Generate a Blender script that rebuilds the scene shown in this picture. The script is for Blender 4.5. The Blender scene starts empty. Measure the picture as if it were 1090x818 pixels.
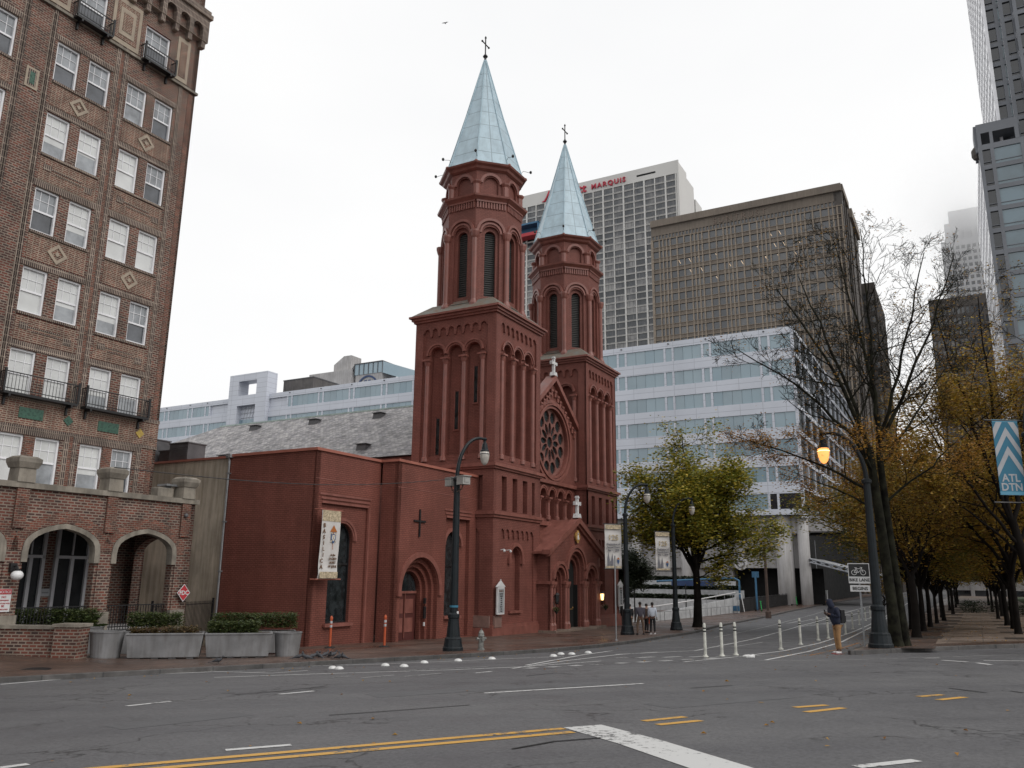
import bpy, math, random
from mathutils import Vector, Matrix, geometry
random.seed(7)
PI = math.pi
C = bpy.context.scene.collection
R_ = math.radians
SA = R_(61)                                   # bearing of the church street
ux, uy = math.cos(SA), math.sin(SA)
OX, OY, OZ = -1.06, 50.5, -1.89               # church tower corner
def S(a, b, z=None, off=0.0):                 # site frame -> world; z relative to the church floor or on the ground
    x = OX + a*ux - b*uy; y = OY + a*uy + b*ux
    return (x, y, gz(x, y)+off if z is None else OZ+z)
def gz(x, y):                                 # terrain height
    t = -(y-75)/12.
    sy = y if t > 30 else 75 - 12*math.log(1+math.exp(t))
    return .03*40*math.tanh(x/40) - .041*sy + .55*math.exp(-((x+21)**2+(y-30)**2)/40)
def ord_(i): return ['first','second','third','fourth','fifth','sixth','seventh','eighth','ninth','tenth','eleventh','twelfth','thirteenth','fourteenth','fifteenth'][i]

# ---------------------------------------------------------------- objects
def setp(o, label=None, cat=None, group=None, kind=None):
    if label: o['label'] = label
    if cat: o['category'] = cat
    if group: o['group'] = group
    if kind: o['kind'] = kind
    return o
def thing(name, label, cat, loc=(0,0,0), rz=0, group=None):
    o = bpy.data.objects.new(name, None); C.objects.link(o)
    o.empty_display_size = .2; o.location = loc; o.rotation_euler = (0,0,rz)
    return setp(o, label, cat, group)
class MB:
    def __init__(s): s.v=[]; s.f=[]; s.m=[]; s.cm=0
    def add(s, vs, fs):
        n=len(s.v); s.v.extend(vs)
        for f in fs: s.f.append(tuple(i+n for i in f)); s.m.append(s.cm)
        return s
    def box(s,x0,x1,y0,y1,z0,z1):
        if x0>x1:x0,x1=x1,x0
        if y0>y1:y0,y1=y1,y0
        if z0>z1:z0,z1=z1,z0
        return s.add([(x0,y0,z0),(x1,y0,z0),(x1,y1,z0),(x0,y1,z0),(x0,y0,z1),(x1,y0,z1),(x1,y1,z1),(x0,y1,z1)],
              [(0,3,2,1),(4,5,6,7),(0,1,5,4),(1,2,6,5),(2,3,7,6),(3,0,4,7)])
    def hexa(s, b4, t4):
        return s.add(list(b4)+list(t4), [(3,2,1,0),(4,5,6,7),(0,1,5,4),(1,2,6,5),(2,3,7,6),(3,0,4,7)])
    def tube(s, pts, rad, n=8, cap=True):
        pts=[Vector(p) for p in pts]
        if not hasattr(rad,'__len__'): rad=[rad]*len(pts)
        base=len(s.v); a=None
        for i,p in enumerate(pts):
            d=(pts[min(i+1,len(pts)-1)]-pts[max(i-1,0)])
            d=d.normalized() if d.length>1e-9 else Vector((0,0,1))
            if a is None:
                a=Vector((1,0,0)) if abs(d.x)<.8 else Vector((0,1,0))
            a=(a-d*a.dot(d)).normalized(); b=d.cross(a)
            for k in range(n):
                t=2*PI*k/n; q=p+(a*math.cos(t)+b*math.sin(t))*rad[i]; s.v.append(tuple(q))
        for i in range(len(pts)-1):
            for k in range(n):
                k2=(k+1)%n; s.f.append((base+i*n+k,base+i*n+k2,base+(i+1)*n+k2,base+(i+1)*n+k)); s.m.append(s.cm)
        if cap and n>2:
            s.f.append(tuple(base+k for k in reversed(range(n)))); s.m.append(s.cm)
            s.f.append(tuple(base+(len(pts)-1)*n+k for k in range(n))); s.m.append(s.cm)
        return s
    def lathe(s, prof, n=16, c=(0,0), rot=0, sx=1, sy=1):
        base=len(s.v)
        for r,z in prof:
            for k in range(n):
                t=2*PI*(k)/n+rot; s.v.append((c[0]+r*sx*math.cos(t), c[1]+r*sy*math.sin(t), z))
        for i in range(len(prof)-1):
            for k in range(n):
                k2=(k+1)%n; s.f.append((base+i*n+k,base+i*n+k2,base+(i+1)*n+k2,base+(i+1)*n+k)); s.m.append(s.cm)
        s.f.append(tuple(base+k for k in reversed(range(n)))); s.m.append(s.cm)
        s.f.append(tuple(base+(len(prof)-1)*n+k for k in range(n))); s.m.append(s.cm)
        return s
    def ball(s, c, r, n=10, m=6, sc=(1,1,1)):
        base=len(s.v)
        for i in range(m+1):
            p=PI*i/m
            for k in range(n):
                t=2*PI*k/n
                s.v.append((c[0]+r*sc[0]*math.sin(p)*math.cos(t), c[1]+r*sc[1]*math.sin(p)*math.sin(t), c[2]-r*sc[2]*math.cos(p)))
        for i in range(m):
            for k in range(n):
                k2=(k+1)%n; s.f.append((base+i*n+k,base+i*n+k2,base+(i+1)*n+k2,base+(i+1)*n+k)); s.m.append(s.cm)
        return s
    # ---- shapes on a wall frame
    def prism(s, T, poly, d0, d1):            # solid between outward distances d0 < d1
        n=len(poly)
        vs=[T(p[0],p[1],d1) for p in poly]+[T(p[0],p[1],d0) for p in poly]
        fs=[tuple(range(n)), tuple(range(2*n-1,n-1,-1))]
        for i in range(n):
            j=(i+1)%n; fs.append((j,i,n+i,n+j))
        return s.add(vs,fs)
    def fbox(s, T, s0,s1,z0,z1,d0,d1):
        return s.prism(T,[(s0,z0),(s1,z0),(s1,z1),(s0,z1)],d0,d1)
    def panel(s, T, outer, holes, thick, d=0, rim=True):
        loops=[[Vector((p[0],p[1],0)) for p in l] for l in [outer]+holes]
        tri=geometry.tessellate_polygon(loops)
        flat=[p for l in loops for p in l]
        vs=[T(p.x,p.y,d) for p in flat]
        fs=[]
        for t in tri:
            a,b,c=[flat[i] for i in t]
            cr=(b.x-a.x)*(c.y-a.y)-(b.y-a.y)*(c.x-a.x)
            fs.append(tuple(t) if cr>0 else tuple(reversed(t)))
        s.add(vs,fs)
        for li,l in enumerate(loops):
            if li==0 and not rim: continue
            n=len(l); vs=[T(p.x,p.y,d) for p in l]+[T(p.x,p.y,d-thick) for p in l]
            s.add(vs,[(i,(i+1)%n,n+(i+1)%n,n+i) for i in range(n)])
        return s
    def ring(s, T, cx, cz, r0, r1, d0, d1, a0=0, a1=PI, n=12):
        for i in range(n):
            t0=a0+(a1-a0)*i/n; t1=a0+(a1-a0)*(i+1)/n
            s.prism(T,[(cx+r0*math.cos(t0),cz+r0*math.sin(t0)),(cx+r1*math.cos(t0),cz+r1*math.sin(t0)),
                       (cx+r1*math.cos(t1),cz+r1*math.sin(t1)),(cx+r0*math.cos(t1),cz+r0*math.sin(t1))],d0,d1)
        return s
def Fr(ox, oy, ang, oz=0.0):
    """wall frame: s runs to the right as seen from outside, d is outward"""
    c,sn=math.cos(ang),math.sin(ang)
    def T(s,z,d): return (ox+c*s+sn*d, oy+sn*s-c*d, oz+z)
    T.o=(ox,oy,oz); T.ang=ang
    return T
def arch(cx, zb, zs, w, n=10):
    h=w/2
    return [(cx-h,zb),(cx+h,zb)]+[(cx+h*math.cos(PI*i/n), zs+h*math.sin(PI*i/n)) for i in range(n+1)]
class Pieces(MB):
    """every solid added becomes a mesh of its own"""
    def __init__(s): MB.__init__(s); s.parts=[]
    def add(s,vs,fs):
        m=MB(); m.add(vs,fs); s.parts.append(m); return s
def objs(name,pc,mat,parent,limit=99):
    for m in pc.parts[:limit]: obj(name,m,mat,parent)
    if len(pc.parts)>limit:
        r=MB()
        for m in pc.parts[limit:]: r.add(m.v,m.f)
        o=obj(name,r,mat,parent); o['kind']='stuff'
def rect(s0,s1,z0,z1): return [(s0,z0),(s1,z0),(s1,z1),(s0,z1)]
def obj(name, mb, mat, parent=None, smooth=False, bevel=0):
    me=bpy.data.meshes.new(name); me.from_pydata([tuple(v) for v in mb.v],[],mb.f)
    ms=mat if isinstance(mat,(list,tuple)) else [mat]
    for m in ms: me.materials.append(m)
    if len(ms)>1: me.polygons.foreach_set('material_index',mb.m)
    if smooth: me.polygons.foreach_set('use_smooth',[True]*len(me.polygons))
    me.update()
    o=bpy.data.objects.new(name,me); C.objects.link(o)
    if parent: o.parent=parent
    if bevel:
        b=o.modifiers.new('bevel','BEVEL'); b.width=bevel; b.segments=2; b.limit_method='ANGLE'
    return o
def dup(o, parent=None, label=None, loc=None, rz=None, group=None, scale=None):
    c=o.copy(); C.objects.link(c)
    if parent: c.parent=parent
    if loc is not None: c.location=loc
    if rz is not None: c.rotation_euler=(0,0,rz)
    if label: c['label']=label
    if group: c['group']=group
    if scale: c.scale=(scale,)*3 if not hasattr(scale,'__len__') else scale
    for ch in list(o.children): dup(ch,c)
    return c
def text(name, s, size, mat, T, sx, z, d, parent, align='CENTER', ext=.01, bold=0.0, spacing=1.0, sxy=1.0):
    cu=bpy.data.curves.new(name,'FONT'); cu.body=s; cu.size=size; cu.align_x=align; cu.extrude=ext; cu.offset=bold; cu.space_character=spacing
    cu.resolution_u=3
    t=bpy.data.objects.new('tmp',cu); me=bpy.data.meshes.new_from_object(t); bpy.data.objects.remove(t)
    me.materials.clear(); me.materials.append(mat)
    o=bpy.data.objects.new(name,me); C.objects.link(o)
    o.parent=parent; o.location=T(sx,z,d); o.rotation_euler=(PI/2,0,T.ang); o.scale=(sxy,1,1)
    return o

# ---------------------------------------------------------------- materials
def newmat(name):
    m=bpy.data.materials.new(name); m.use_nodes=True
    nt=m.node_tree; b=nt.nodes['Principled BSDF']; return m,nt,b
def N(nt,t,**kw):
    n=nt.nodes.new(t)
    for k,v in kw.items(): setattr(n,k,v)
    return n
def mixc(nt,mode,fac,a,b):
    n=N(nt,'ShaderNodeMix',data_type='RGBA',blend_type=mode)
    if isinstance(fac,(int,float)): n.inputs[0].default_value=fac
    else: nt.links.new(fac,n.inputs[0])
    for i,x in ((6,a),(7,b)):
        if isinstance(x,(tuple,list)): n.inputs[i].default_value=(*x[:3],1)
        else: nt.links.new(x,n.inputs[i])
    return n.outputs[2]
def mapr(nt,src,a,b,c,d):
    n=N(nt,'ShaderNodeMapRange'); nt.links.new(src,n.inputs[0])
    for i,x in enumerate((a,b,c,d)): n.inputs[i+1].default_value=x
    return n.outputs[0]
def noise(nt,vec,scale,detail=4,rough=.55):
    n=N(nt,'ShaderNodeTexNoise'); nt.links.new(vec,n.inputs['Vector']); n.inputs['Scale'].default_value=scale
    n.inputs['Detail'].default_value=detail; n.inputs['Roughness'].default_value=rough
    return n.outputs[0]
def bump(nt,b,h,dist,strength=.6):
    n=N(nt,'ShaderNodeBump'); n.inputs['Distance'].default_value=dist; n.inputs['Strength'].default_value=strength
    nt.links.new(h,n.inputs['Height']); nt.links.new(n.outputs[0],b.inputs['Normal'])
def pmat(name,col,rough=.7,var=.18,scale=1.5,metal=0,bmp=0,bscale=25,spec=.5,col2=None,streak=0,emit=None):
    m,nt,b=newmat(name); tc=N(nt,'ShaderNodeTexCoord'); v=tc.outputs['Object']
    n1=noise(nt,v,scale,5); base=col
    c=mixc(nt,'MIX',mapr(nt,n1,.35,.65,0,1),tuple(x*(1-var) for x in col),col2 or tuple(min(1,x*(1+var)) for x in col))
    if streak:
        mp=N(nt,'ShaderNodeMapping'); mp.inputs['Scale'].default_value=(1.6,1.6,.12); nt.links.new(v,mp.inputs[0])
        n2=noise(nt,mp.outputs[0],2.2,6,.65)
        c=mixc(nt,'MULTIPLY',streak,c,mixc(nt,'MIX',mapr(nt,n2,.4,.62,0,1),(1,1,1),(.45,.42,.38)))
    nt.links.new(c,b.inputs['Base Color'])
    b.inputs['Roughness'].default_value=rough; b.inputs['Metallic'].default_value=metal
    b.inputs['Specular IOR Level'].default_value=spec
    nt.links.new(mapr(nt,n1,.3,.7,max(0,rough-.1),min(1,rough+.1)),b.inputs['Roughness'])
    if bmp: bump(nt,b,noise(nt,v,bscale,4),bmp)
    if emit: b.inputs['Emission Color'].default_value=(*emit[0],1); b.inputs['Emission Strength'].default_value=emit[1]
    return m
def wallvec(nt,roof=False):
    tc=N(nt,'ShaderNodeTexCoord')
    cr=N(nt,'ShaderNodeVectorMath',operation='CROSS_PRODUCT'); nt.links.new(tc.outputs['Normal'],cr.inputs[0]); cr.inputs[1].default_value=(0,0,1)
    nm=N(nt,'ShaderNodeVectorMath',operation='NORMALIZE'); nt.links.new(cr.outputs[0],nm.inputs[0])
    dt=N(nt,'ShaderNodeVectorMath',operation='DOT_PRODUCT'); nt.links.new(tc.outputs['Object'],dt.inputs[0]); nt.links.new(nm.outputs[0],dt.inputs[1])
    sp=N(nt,'ShaderNodeSeparateXYZ'); nt.links.new(tc.outputs['Object'],sp.inputs[0])
    cb=N(nt,'ShaderNodeCombineXYZ'); nt.links.new(dt.outputs['Value'],cb.inputs[0]); nt.links.new(sp.outputs[2],cb.inputs[1])
    return cb.outputs[0],tc.outputs['Object']
def bmat(name,c1,c2,mortar,bw=.21,bh=.075,ms=.01,rough=.8,bmp=.004,offset=.5,var=.25,vscale=.6,flat=False,roofk=1.0,streak=0,squash=1,spec=.5,rot=0,wet=None,bias=0):
    m,nt,b=newmat(name)
    if flat:
        tc=N(nt,'ShaderNodeTexCoord'); v=tc.outputs['Object']; o=v
        if rot:
            mp=N(nt,'ShaderNodeMapping'); mp.inputs['Rotation'].default_value=(0,0,rot); nt.links.new(v,mp.inputs[0]); v=mp.outputs[0]
    else: v,o=wallvec(nt)
    if roofk!=1:
        mp=N(nt,'ShaderNodeMapping'); mp.inputs['Scale'].default_value=(1,roofk,1); nt.links.new(v,mp.inputs[0]); v=mp.outputs[0]
    bt=N(nt,'ShaderNodeTexBrick'); nt.links.new(v,bt.inputs['Vector']); bt.offset=offset; bt.squash=squash
    bt.inputs['Color1'].default_value=(*c1,1); bt.inputs['Color2'].default_value=(*c2,1); bt.inputs['Mortar'].default_value=(*mortar,1)
    bt.inputs['Scale'].default_value=1; bt.inputs['Mortar Size'].default_value=ms; bt.inputs['Brick Width'].default_value=bw; bt.inputs['Row Height'].default_value=bh
    bt.inputs['Mortar Smooth'].default_value=.2; bt.inputs['Bias'].default_value=bias
    n1=noise(nt,o,vscale,6,.6)
    c=mixc(nt,'MULTIPLY',1,bt.outputs['Color'],mixc(nt,'MIX',mapr(nt,n1,.35,.65,0,1),(1-var,)*3,(1+var,)*3))
    if streak:
        mp=N(nt,'ShaderNodeMapping'); mp.inputs['Scale'].default_value=(1.3,1.3,.1); nt.links.new(o,mp.inputs[0])
        n2=noise(nt,mp.outputs[0],2,6,.65)
        c=mixc(nt,'MULTIPLY',streak,c,mixc(nt,'MIX',mapr(nt,n2,.4,.6,0,1),(1,1,1),(.5,.47,.45)))
    nt.links.new(c,b.inputs['Base Color']); b.inputs['Roughness'].default_value=rough; b.inputs['Specular IOR Level'].default_value=spec
    if wet:
        n3=noise(nt,o,.35,4); nt.links.new(mapr(nt,n3,.38,.6,wet[0],wet[1]),b.inputs['Roughness'])
    if bmp: bump(nt,b,bt.outputs['Fac'],-bmp)
    return m
M={}
M['church']=bmat('painted_red_brick',(.225,.083,.064),(.195,.070,.054),(.125,.043,.034),.26,.10,.014,.6,.012,var=.14,vscale=.6,streak=.18,spec=.3)
M['church_trim']=pmat('painted_red_trim',(.23,.086,.067),.45,.14,2,bmp=.004,streak=.25)
M['church_red']=pmat('red_door_paint',(.085,.024,.02),.5,.1)
M['annex']=bmat('painted_annex_brick',(.22,.076,.056),(.19,.065,.048),(.115,.038,.029),.26,.10,.014,.62,.012,var=.14,vscale=.5,streak=.18,spec=.3)
M['cap']=pmat('parapet_cap',(.34,.12,.085),.5,.1)
M['slate']=bmat('slate_roof',(.40,.385,.38),(.17,.165,.18),(.13,.125,.12),.32,.2,.014,.6,.01,var=.35,vscale=1.2,roofk=1.85,streak=.25)
M['weathered']=pmat('weathered_lead',(.24,.25,.22),.7,.4,2,col2=(.16,.11,.08),bmp=.01)
M['spire']=bmat('spire_sheet_metal',(.42,.545,.61),(.39,.51,.58),(.24,.31,.35),7,1.25,.03,.42,.006,var=.10,vscale=1.4,streak=.2,offset=.0)
M['spire_rib']=pmat('spire_rib',(.36,.48,.54),.4,.15)
M['stone_white']=pmat('white_stone',(.6,.6,.6),.6,.15,5)
M['louvre']=pmat('dark_louvre',(.035,.035,.033),.7,.3,4)
M['iron']=pmat('black_iron',(.012,.012,.013),.45,.3,6)
M['darkglass']=pmat('dark_church_glass',(.02,.024,.026),.12,.5,3,spec=.6)
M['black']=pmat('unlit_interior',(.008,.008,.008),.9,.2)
M['lead']=pmat('tracery_paint',(.19,.08,.065),.6,.2)
M['rose_glass']=pmat('rose_glass',(.06,.072,.066),.25,.6,5,col2=(.02,.03,.035))
M['brick']=bmat('brown_red_brick',(.155,.045,.029),(.04,.025,.023),(.22,.175,.14),.26,.105,.022,.85,.010,var=.28,vscale=1.1,bias=-.05)
M['brick_red']=bmat('orange_red_brick',(.175,.05,.03),(.07,.032,.025),(.2,.155,.12),.21,.08,.012,.85,.006,var=.3,vscale=2)
M['brick_dark']=bmat('soldier_course_brick',(.06,.035,.031),(.038,.026,.025),(.29,.235,.19),.085,.30,.02,.85,.006,var=.3,vscale=1.5,offset=0)
M['brick_tan']=bmat('tan_patterned_brick',(.36,.29,.21),(.16,.06,.04),(.30,.24,.18),.11,.3,.02,.85,.005,var=.2,vscale=1.5)
M['herring']=bmat('patterned_spandrel_brick',(.155,.045,.029),(.085,.034,.026),(.27,.215,.165),.26,.085,.02,.85,.006,var=.3,vscale=2,squash=.6)
M['tan']=pmat('tan_terracotta',(.34,.28,.215),.7,.12,4)
M['green_tile']=pmat('green_glazed_tile',(.03,.09,.06),.3,.3,9)
M['yellow_tile']=pmat('yellow_glazed_tile',(.40,.28,.06),.4,.2,9)
M['limestone']=pmat('weathered_limestone',(.24,.215,.18),.85,.3,1.6,bmp=.01,streak=.5)
M['sash']=pmat('white_sash_paint',(.78,.78,.80),.5,.08)
M['pane_blind']=pmat('pane_with_blind',(.60,.61,.60),.12,.1,.8,spec=.9)
M['pane_mid']=pmat('pane_half_dark',(.26,.275,.29),.1,.35,1.2,spec=.9)
M['pane_dark']=pmat('pane_dark',(.07,.075,.085),.08,.4,1.2,spec=1)
M['door_grey']=pmat('grey_white_door_paint',(.42,.42,.44),.5,.08)
M['porch_glass']=pmat('dark_porch_glass',(.012,.013,.015),.35,.3,2,spec=.25)
M['stucco']=pmat('stained_stucco',(.50,.44,.355),.9,.2,.7,bmp=.01,streak=.6)
M['concrete']=pmat('grey_planter_concrete',(.20,.20,.205),.75,.2,1.5,bmp=.004,bscale=40,streak=.45)
M['galv']=pmat('galvanised_metal',(.30,.31,.32),.45,.15,metal=.6)
M['steelgrey']=pmat('hvac_metal',(.09,.09,.095),.5,.25)
M['lamp_paint']=pmat('dark_green_lamp_paint',(.008,.012,.015),.5,.3,5,spec=.3)
M['lampglass']=pmat('lamp_glass',(.45,.42,.38),.15,.15,8)
M['lamp_lit']=pmat('lit_lamp',(.5,.25,.1),.3,.1,8,emit=((1,.38,.10),1.3))
M['office_light']=pmat('office_ceiling_light',(.5,.4,.3),.3,.1,8,emit=((1,.72,.45),.8))
M['lamp_lit_top']=pmat('lit_lamp_core',(.9,.6,.3),.3,.1,8,emit=((1,.62,.25),3.2))
M['camera_box']=pmat('camera_housing',(.33,.32,.30),.5,.15)
M['orange_plastic']=pmat('orange_plastic',(.48,.09,.03),.5,.15)
M['reflect']=pmat('white_reflective_band',(.5,.5,.52),.4,.1)
M['rubber']=pmat('black_rubber',(.015,.015,.015),.8,.2)
M['white_plastic']=pmat('white_plastic',(.5,.5,.45),.55,.2,6)
M['dome']=pmat('white_dome_plastic',(.58,.58,.57),.5,.2,9)
M['paint']=None
M['bank_glass']=pmat('pale_blue_glass',(.22,.31,.37),.1,.12,.12,spec=1.0,col2=(.28,.37,.43))
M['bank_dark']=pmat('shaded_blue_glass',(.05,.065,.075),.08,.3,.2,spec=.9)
M['bank_white']=bmat('pale_blue_metal_panel',(.60,.63,.70),(.58,.61,.68),(.38,.40,.45),3.4,1.05,.035,.35,0,var=.06,vscale=.1,offset=0)
M['marble']=pmat('hotel_white_concrete',(.58,.57,.55),.75,.05,.05)
M['hotel_glass']=pmat('hotel_glass',(.035,.04,.05),.15,.6,.35,spec=.8,col2=(.12,.12,.125))
M['fin']=pmat('hotel_mullion',(.60,.59,.57),.7,.05)
M['brownc']=pmat('brown_grey_concrete',(.205,.172,.142),.85,.14,.12,streak=.35)
M['brownlite']=pmat('lighter_brown_concrete',(.29,.24,.19),.85,.12,.2)
M['brown_glass']=pmat('brown_building_glass',(.05,.054,.06),.1,.6,.3,spec=1)
M['dkc']=pmat('dark_granite',(.085,.075,.068),.8,.15,.1)
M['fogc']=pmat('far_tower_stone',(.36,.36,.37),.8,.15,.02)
M['grey_panel']=pmat('grey_granite_panel',(.16,.17,.19),.6,.12,.2)
M['edge_panel']=pmat('lit_edge_panel',(.75,.75,.78),.2,.15,.4)  # near-white: light on the tower's street-side edges is put into the colour
M['sky_glass']=pmat('tower_glass',(.22,.32,.38),.05,.3,.15,spec=1,col2=(.10,.14,.16))
M['black_glass']=pmat('tower_dark_glass',(.02,.023,.028),.08,.3,.3,spec=.9)
M['conc']=pmat('pale_concrete',(.45,.44,.44),.85,.12,.3,streak=.4)
M['corr']=bmat('corrugated_screen',(.14,.13,.125),(.11,.10,.10),(.07,.065,.06),.35,30,.06,.8,0,var=.2)
M['redtext']=pmat('red_sign_letter',(.42,.02,.045),.5,.05)
M['blue_logo']=pmat('navy_logo',(.03,.06,.15),.5,.05)
M['sun_letter']=pmat('tarnished_letter',(.20,.15,.12),.6,.1)
M['banner_cream']=pmat('cream_banner_cloth',(.58,.56,.54),.85,.06,3)
M['banner_gold']=pmat('gold_banner_pattern',(.46,.38,.26),.85,.4,12)
M['ink']=pmat('banner_brown_ink',(.16,.09,.05),.8,.1)
M['inkgrey']=pmat('banner_grey_ink',(.17,.17,.19),.8,.1)
M['emblem_orange']=pmat('emblem_orange',(.40,.13,.03),.8,.1)
M['emblem_blue']=pmat('emblem_blue',(.05,.10,.22),.8,.1)
M['teal']=pmat('teal_banner_cloth',(.035,.15,.23),.8,.08,2)
M['teal_light']=pmat('light_teal_cloth',(.10,.28,.40),.8,.08,2)
M['banner_grey']=pmat('banner_light_grey',(.36,.37,.39),.8,.08,2)
M['red_sign']=pmat('red_sign',(.42,.03,.04),.5,.05)
M['white_sign']=pmat('white_sign',(.6,.6,.6),.5,.05)
M['black_sign']=pmat('black_sign',(.015,.015,.016),.5,.05)
M['notice']=pmat('grey_notice_sheet',(.30,.31,.32),.6,.1,3)
M['bark']=pmat('dark_wet_bark',(.012,.010,.009),1,spec=.08,var=.3) if True else pmat('x',(.01,.01,.01),.85,.3,6,bmp=.02,bscale=14)
M['bark_lichen']=pmat('lichen_bark',(.010,.009,.008),1,.3,3,spec=.08,bmp=.02,bscale=14,col2=(.03,.030,.020))
M['fence_white']=pmat('white_fence_mesh',(.45,.46,.47),.6,.15,2)
M['black_cloth']=pmat('black_fence_cloth',(.01,.01,.011),.8,.2)
M['canopy_blue']=pmat('blue_canopy_frame',(.045,.14,.25),.5,.15)
M['truss']=pmat('pale_truss_metal',(.40,.42,.46),.5,.1)
M['woodpole']=pmat('brown_pole',(.075,.05,.04),.8,.25,4)
M['green_plastic']=pmat('bright_green_plastic',(.03,.42,.10),.4,.1)
M['skin']=pmat('brown_skin',(.10,.05,.033),.5,.1,9)
M['skin2']=pmat('tan_skin',(.30,.17,.12),.5,.1,9)
M['navy']=pmat('navy_hoodie_cloth',(.012,.016,.035),.9,.2,9)
M['tan_cloth']=pmat('tan_trouser_cloth',(.29,.165,.075),.9,.15,9)
M['khaki']=pmat('dark_khaki_cloth',(.12,.08,.055),.9,.15,9)
M['greyshirt']=pmat('charcoal_shirt',(.06,.055,.07),.9,.2,14)
M['whiteshirt']=pmat('pale_blue_white_shirt',(.52,.56,.63),.9,.08,9)
M['blackcloth']=pmat('black_cloth',(.012,.012,.014),.9,.2,9)
M['brownshirt']=pmat('brown_shirt',(.10,.075,.065),.9,.2,9)
M['hair']=pmat('black_hair',(.012,.01,.009),.7,.2,20)
M['shoe']=pmat('white_trainer',(.55,.53,.53),.6,.2,30)
M['shoe_red']=pmat('red_trainer_trim',(.30,.03,.03),.6,.1,30)
M['pigeon']=pmat('pigeon_feathers',(.05,.052,.06),.7,.4,30)
M['leafred']=pmat('dead_leaf',(.22,.085,.03),.8,.4,9)
M['hydrant']=pmat('silver_hydrant_paint',(.20,.20,.19),.45,.35,9,metal=.3)
M['wire']=pmat('wire',(.03,.03,.03),.6,.1)
M['cardinal']=pmat('gold_medallion',(.45,.26,.08),.5,.3,20)
def glassmat(name,cols,rough=.1,spec=.9,scale=.3):
    m,nt,b=newmat(name); g=N(nt,'ShaderNodeNewGeometry'); rp=N(nt,'ShaderNodeValToRGB'); tc=N(nt,'ShaderNodeTexCoord')
    ad=N(nt,'ShaderNodeMath',operation='ADD'); nt.links.new(g.outputs['Random Per Island'],ad.inputs[0]); nt.links.new(mapr(nt,noise(nt,tc.outputs['Object'],scale,3),.3,.7,-.25,.25),ad.inputs[1]); nt.links.new(ad.outputs[0],rp.inputs[0])
    e=rp.color_ramp.elements
    while len(e)<len(cols): e.new(.5)
    for i,(p,c) in enumerate(cols): e[i].position=p; e[i].color=(*c,1)
    nt.links.new(rp.outputs[0],b.inputs['Base Color']); b.inputs['Roughness'].default_value=rough; b.inputs['Specular IOR Level'].default_value=spec
    return m
M['bank_glass']=glassmat('pale_blue_glass',[(0,(.19,.28,.34)),(.35,(.24,.34,.40)),(.7,(.28,.375,.43)),(1,(.22,.30,.35))],.1,1,.12)
M['hotel_glass']=glassmat('hotel_glass',[(0,(.02,.024,.03)),(.45,(.045,.052,.062)),(.75,(.12,.12,.125)),(1,(.26,.255,.25))],.12,.8,.2)
M['brown_glass']=glassmat('brown_building_glass',[(0,(.03,.034,.04)),(.5,(.055,.06,.068)),(1,(.10,.10,.10))],.1,1,.15)
def leafmat(name,cols,rough=.6):
    m,nt,b=newmat(name)
    g=N(nt,'ShaderNodeNewGeometry'); rp=N(nt,'ShaderNodeValToRGB'); nt.links.new(g.outputs['Random Per Island'],rp.inputs[0])
    e=rp.color_ramp.elements
    while len(e)<len(cols): e.new(.5)
    for i,c in enumerate(cols): e[i].position=i/(len(cols)-1) ; e[i].color=(*c,1)
    nt.links.new(rp.outputs[0],b.inputs['Base Color']); b.inputs['Roughness'].default_value=rough
    tr=N(nt,'ShaderNodeBsdfTranslucent'); nt.links.new(rp.outputs[0],tr.inputs[0])
    mx=N(nt,'ShaderNodeMixShader'); mx.inputs[0].default_value=.3
    nt.links.new(b.outputs[0],mx.inputs[1]); nt.links.new(tr.outputs[0],mx.inputs[2])
    nt.links.new(mx.outputs[0],nt.nodes['Material Output'].inputs[0])
    return m
M['leaf_green']=leafmat('green_yellow_leaves',[(.09,.11,.016),(.19,.20,.025),(.32,.28,.03),(.48,.33,.035)])
M['leaf_amber']=leafmat('amber_leaves',[(.10,.065,.015),(.30,.16,.02),(.45,.28,.03),(.24,.20,.03),(.22,.09,.025)])
M['leaf_rust']=leafmat('rust_leaves',[(.20,.085,.016),(.36,.17,.02),(.42,.23,.025)])
M['leaf_olive']=leafmat('olive_leaves',[(.07,.085,.016),(.14,.15,.024),(.32,.22,.025),(.18,.15,.024)])
M['leaf_dark']=leafmat('dark_evergreen_leaves',[(.010,.016,.008),(.02,.03,.012),(.03,.042,.015)])
M['leaf_hedge']=leafmat('hedge_leaves',[(.03,.045,.012),(.05,.075,.018),(.09,.105,.025)])
M['leaf_brown']=leafmat('brown_shrub_leaves',[(.10,.05,.025),(.06,.055,.018),(.15,.09,.03)])

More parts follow.
